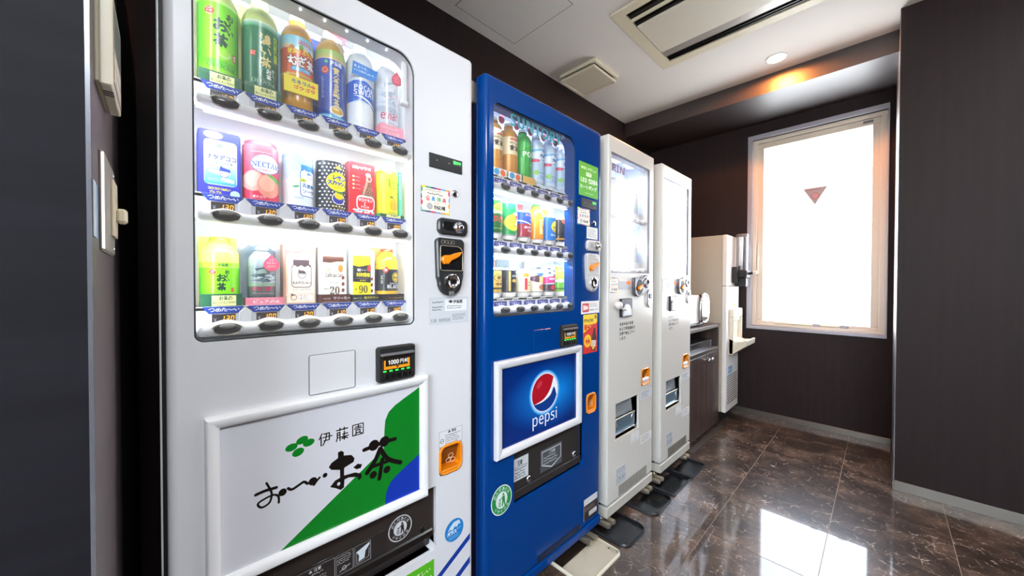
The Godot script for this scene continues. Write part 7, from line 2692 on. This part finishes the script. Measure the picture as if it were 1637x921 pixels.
func water_dispenser():
	var t := thing("water_dispenser", "tall beige drinking water dispenser between counter and window", "water dispenser")
	var x0 := 3.262
	var x1 := 3.612
	obj("housing", bx(x0, x1, 0.1, 1.545, -0.56, -0.02, 0.004), M.beige_side, t)
	obj("upper_front", bx(x0, x1, 1.132, 1.546, -0.019, 0.013, 0.004), mat("e4dfd6", 0.35), t)
	obj("lower_front", bx(x0, x1, 0.1, 1.128, -0.019, 0.013, 0.004), mat("e6e3dc", 0.35), t)
	obj("plinth", bx(x0 + 0.02, x1 - 0.02, 0, 0.1, -0.54, -0.04), M.soft_black, t)
	# cup holder: steel tube over a black gripper
	var cup := Geo.new()
	cup.xf.origin = Vector3(3.5, 0, 0.062)
	cup.lathe([Vector2(0.041, 1.262), Vector2(0.043, 1.268), Vector2(0.043, 1.535), Vector2(0.043, 1.535), Vector2(0.045, 1.537), Vector2(0.045, 1.555), Vector2(0.04, 1.56), Vector2(0, 1.56)], 28)
	var c := obj("cup_tube", cup, mat("c9ccd0", 0.22, 0.9), t)
	var capg := Geo.new()
	capg.xf.origin = Vector3(3.5, 0, 0.062)
	capg.lathe([Vector2(0.0465, 1.54), Vector2(0.0465, 1.562), Vector2(0.04, 1.566), Vector2(0, 1.566)], 24)
	obj("tube_cap", capg, M.grey, c)
	var grip := Geo.new()
	grip.box(3.44, 3.56, 1.2, 1.262, 0.013, 0.11, 0.006)
	grip.box(3.46, 3.54, 1.125, 1.2, 0.02, 0.1, 0.006)
	grip.box(3.4, 3.46, 1.16, 1.29, 0.012, 0.05, 0.004)
	obj("cup_gripper", grip, M.soft_black, t)
	var lv := Geo.new()
	lv.tube([Vector3(3.5, 1.232, 0.1), Vector3(3.5, 1.236, 0.125), Vector3(3.5, 1.24, 0.145)], 0.011, 10)
	obj("cup_lever", lv, M.soft_black, t)
	var kb := Geo.new()
	kb.tube([Vector3(3.5, 1.24, 0.143), Vector3(3.5, 1.243, 0.168)], 0.014, 12)
	obj("lever_knob", kb, mat("d9d3c4", 0.3), t)
	# drinking bay with its basin
	var b := Geo.new()
	b.box(3.338, 3.606, 0.87, 0.942, 0.012, 0.045, 0.006)
	b.box(3.338, 3.362, 0.57, 0.87, 0.012, 0.045, 0.004)
	b.box(3.582, 3.606, 0.57, 0.87, 0.012, 0.045, 0.004)
	b.box(3.362, 3.582, 0.69, 0.87, 0.0125, 0.018)
	var bay_part := obj("drinking_bay", b, mat("d8d2bf", 0.35), t)
	var ba := Geo.new()
	ba.xf = Transform3D(Basis(Vector3.UP, PI / 2), Vector3(3.338, 0, 0))   # profile in (-z, y) drawn across the width
	var prof := PackedVector2Array([Vector2(-0.012, 0.566), Vector2(-0.012, 0.7), Vector2(-0.03, 0.69), Vector2(-0.06, 0.676), Vector2(-0.11, 0.68), Vector2(-0.13, 0.694), Vector2(-0.142, 0.69), Vector2(-0.138, 0.65), Vector2(-0.09, 0.615), Vector2(-0.04, 0.57)])
	var rev := PackedVector2Array()
	for k in prof.size():
		rev.append(prof[prof.size() - 1 - k])
	ba.prism(prof if signed_area(prof) > 0 else rev, 0.0, 0.268, 0.003)
	obj("basin", ba, mat("d3ccb6", 0.35), t)
	obj("tap_block", bx(3.4, 3.54, 0.842, 0.87, 0.018, 0.04, 0.004), mat("e2dccc", 0.35), bay_part)
	obj("yellow_label", bx(3.4, 3.52, 0.958, 0.978, 0.0125, 0.0136), mat("f0e04a", 0.4), t)
	sheet("info_label", print_mat(art_dispenser_tag()), t, 3.325, 3.435, 0.37, 0.475, 0.013)
	for k in 13:
		var y := 0.16 + k * 0.0188
		var g := Geo.new()
		g.prism(Geo.rr(3.302, 3.582, y, y + 0.009, 0.004, 3), 0.0125, 0.0142)
		obj("louvre", g, mat("7c7870", 0.5), t)
	settle(t, Vector3((x0 + x1) / 2, 0, -0.28))

func signed_area(p: PackedVector2Array) -> float:
	var s := 0.0
	for k in p.size():
		s += p[k].cross(p[(k + 1) % p.size()])
	return s

func anchors():
	var black := "anchor plates under the beige machines"
	plate("anchor_plate", "cream anchor plate on the floor under the blue machine", 1.13, 1.395, 0.132, 0.03, 1.345, mat("d8d0ba", 0.4), "")
	plate("anchor_plate", "black rounded anchor plate nearest the cream one on the floor", 1.42, 1.622, 0.138, 0.045, 1.498, M.anchor, black)
	plate("anchor_plate", "second black anchor plate from the cream one, with a wide rounded end", 1.715, 1.95, 0.128, 0.05, 1.895, M.anchor, black)
	plate("anchor_plate", "third black anchor plate from the cream one, square cornered", 1.965, 2.205, 0.122, 0.012, 2.035, M.anchor, black)
	plate("anchor_plate", "black anchor plate farthest from the cream one, square cornered beside the counter", 2.222, 2.45, 0.126, 0.012, 2.435, M.anchor, black)

func plate(called: String, label: String, x0: float, x1: float, z1: float, r: float, bracket: float, m: Material, group: String):
	var t := thing(called, label, "anchor plate", Vector3((x0 + x1) / 2, 0, 0), group)
	var g := Geo.new()
	g.xf = Transform3D(Basis(Vector3.RIGHT, -PI / 2), Vector3(-(x0 + x1) / 2, 0, 0))   # drawn flat in (x, -z), pushed up
	var poly := Geo.rr(x0, x1, -z1, 0.16, [r, r, 0.004, 0.004], 6)
	g.prism(poly, 0.0, 0.013, 0.006)
	obj("plate", g, m, t)
	var b := Geo.new()
	for s in [-0.021, 0.021]:
		b.tube([Vector3(bracket + s - (x0 + x1) / 2, 0.024, -0.1), Vector3(bracket + s - (x0 + x1) / 2, 0.024, 0.022)], 0.011, 10)
	b.box(bracket - 0.03 - (x0 + x1) / 2, bracket + 0.03 - (x0 + x1) / 2, 0.012, 0.018, -0.1, 0.016)
	obj("bracket", b, M.galvanised, t)
	for q in [x0 + 0.03, x1 - 0.03]:
		if r < 0.03 or q > x0 + 0.05:
			var s := Geo.new()
			s.xf.origin = Vector3(q - (x0 + x1) / 2, 0.0125, z1 - 0.05)
			s.lathe([Vector2(0.004, 0), Vector2(0.004, 0.001), Vector2(0, 0.001)], 10)
			obj("screw", s, M.black, t)

func wall_fittings():
	var X := LEFT_X
	var t := thing("thermostat", "cream wall control box with a display above the card switch", "thermostat")
	obj("back_plate", bx(X, X + 0.005, 1.4, 1.518, 0.09, 0.206, 0.001), M.cream, t)
	obj("case", bx(X + 0.005, X + 0.0165, 1.397, 1.52, 0.088, 0.208, 0.0015), mat("ded6c0", 0.45), t)
	var f := Geo.new()
	f.xf = Transform3D(Basis(Vector3.UP, PI / 2), Vector3(X + 0.0165, 0, 0))
	f.prism(PackedVector2Array([Vector2(-0.2, 1.405), Vector2(-0.096, 1.405), Vector2(-0.096, 1.512), Vector2(-0.2, 1.512)]), 0, 0.0008)
	obj("control_face", f, print_mat(art_thermostat()), t)
	for z in [0.185, 0.178, 0.171]:
		obj("grille_mark", bx(X + 0.006, X + 0.0155, 1.3962, 1.3972, z - 0.0015, z + 0.001), M.grey, t)
	settle(t, Vector3(X, 1.397, 0.148))
	var s := thing("card_switch", "brushed steel switch plate with a cream card slot and lever", "switch")
	obj("plate", bx(X, X + 0.006, 1.19, 1.322, 0.04, 0.181, 0.0025), mat("c6c2b8", 0.35, 0.5), s)
	obj("card_holder", bx(X + 0.006, X + 0.0095, 1.217, 1.3, 0.046, 0.1, 0.001), M.cream, s)
	obj("lever", bx(X + 0.0095, X + 0.021, 1.24, 1.262, 0.05, 0.072, 0.003), M.cream, s)
	for y in [1.2, 1.312]:
		var g := Geo.new()
		g.xf = Transform3D(Basis(Vector3.BACK, -PI / 2), Vector3(X + 0.006, y, 0.06))
		g.lathe([Vector2(0.003, 0), Vector2(0.0025, 0.001), Vector2(0, 0.001)], 12)
		obj("screw", g, M.chrome, s)
	settle(s, Vector3(X, 1.19, 0.11))
	var n := thing("notice", "pale blue notice stuck on the wall beside the card switch", "notice")
	obj("backing", bx(X, X + 0.0018, 1.203, 1.27, 0.2, 0.243), mat("7db4da", 0.4), n)
	obj("white_band", bx(X + 0.0015, X + 0.0024, 1.203, 1.27, 0.222, 0.243), mat("d9e4ec", 0.4), n)
	settle(n, Vector3(X, 1.203, 0.222))
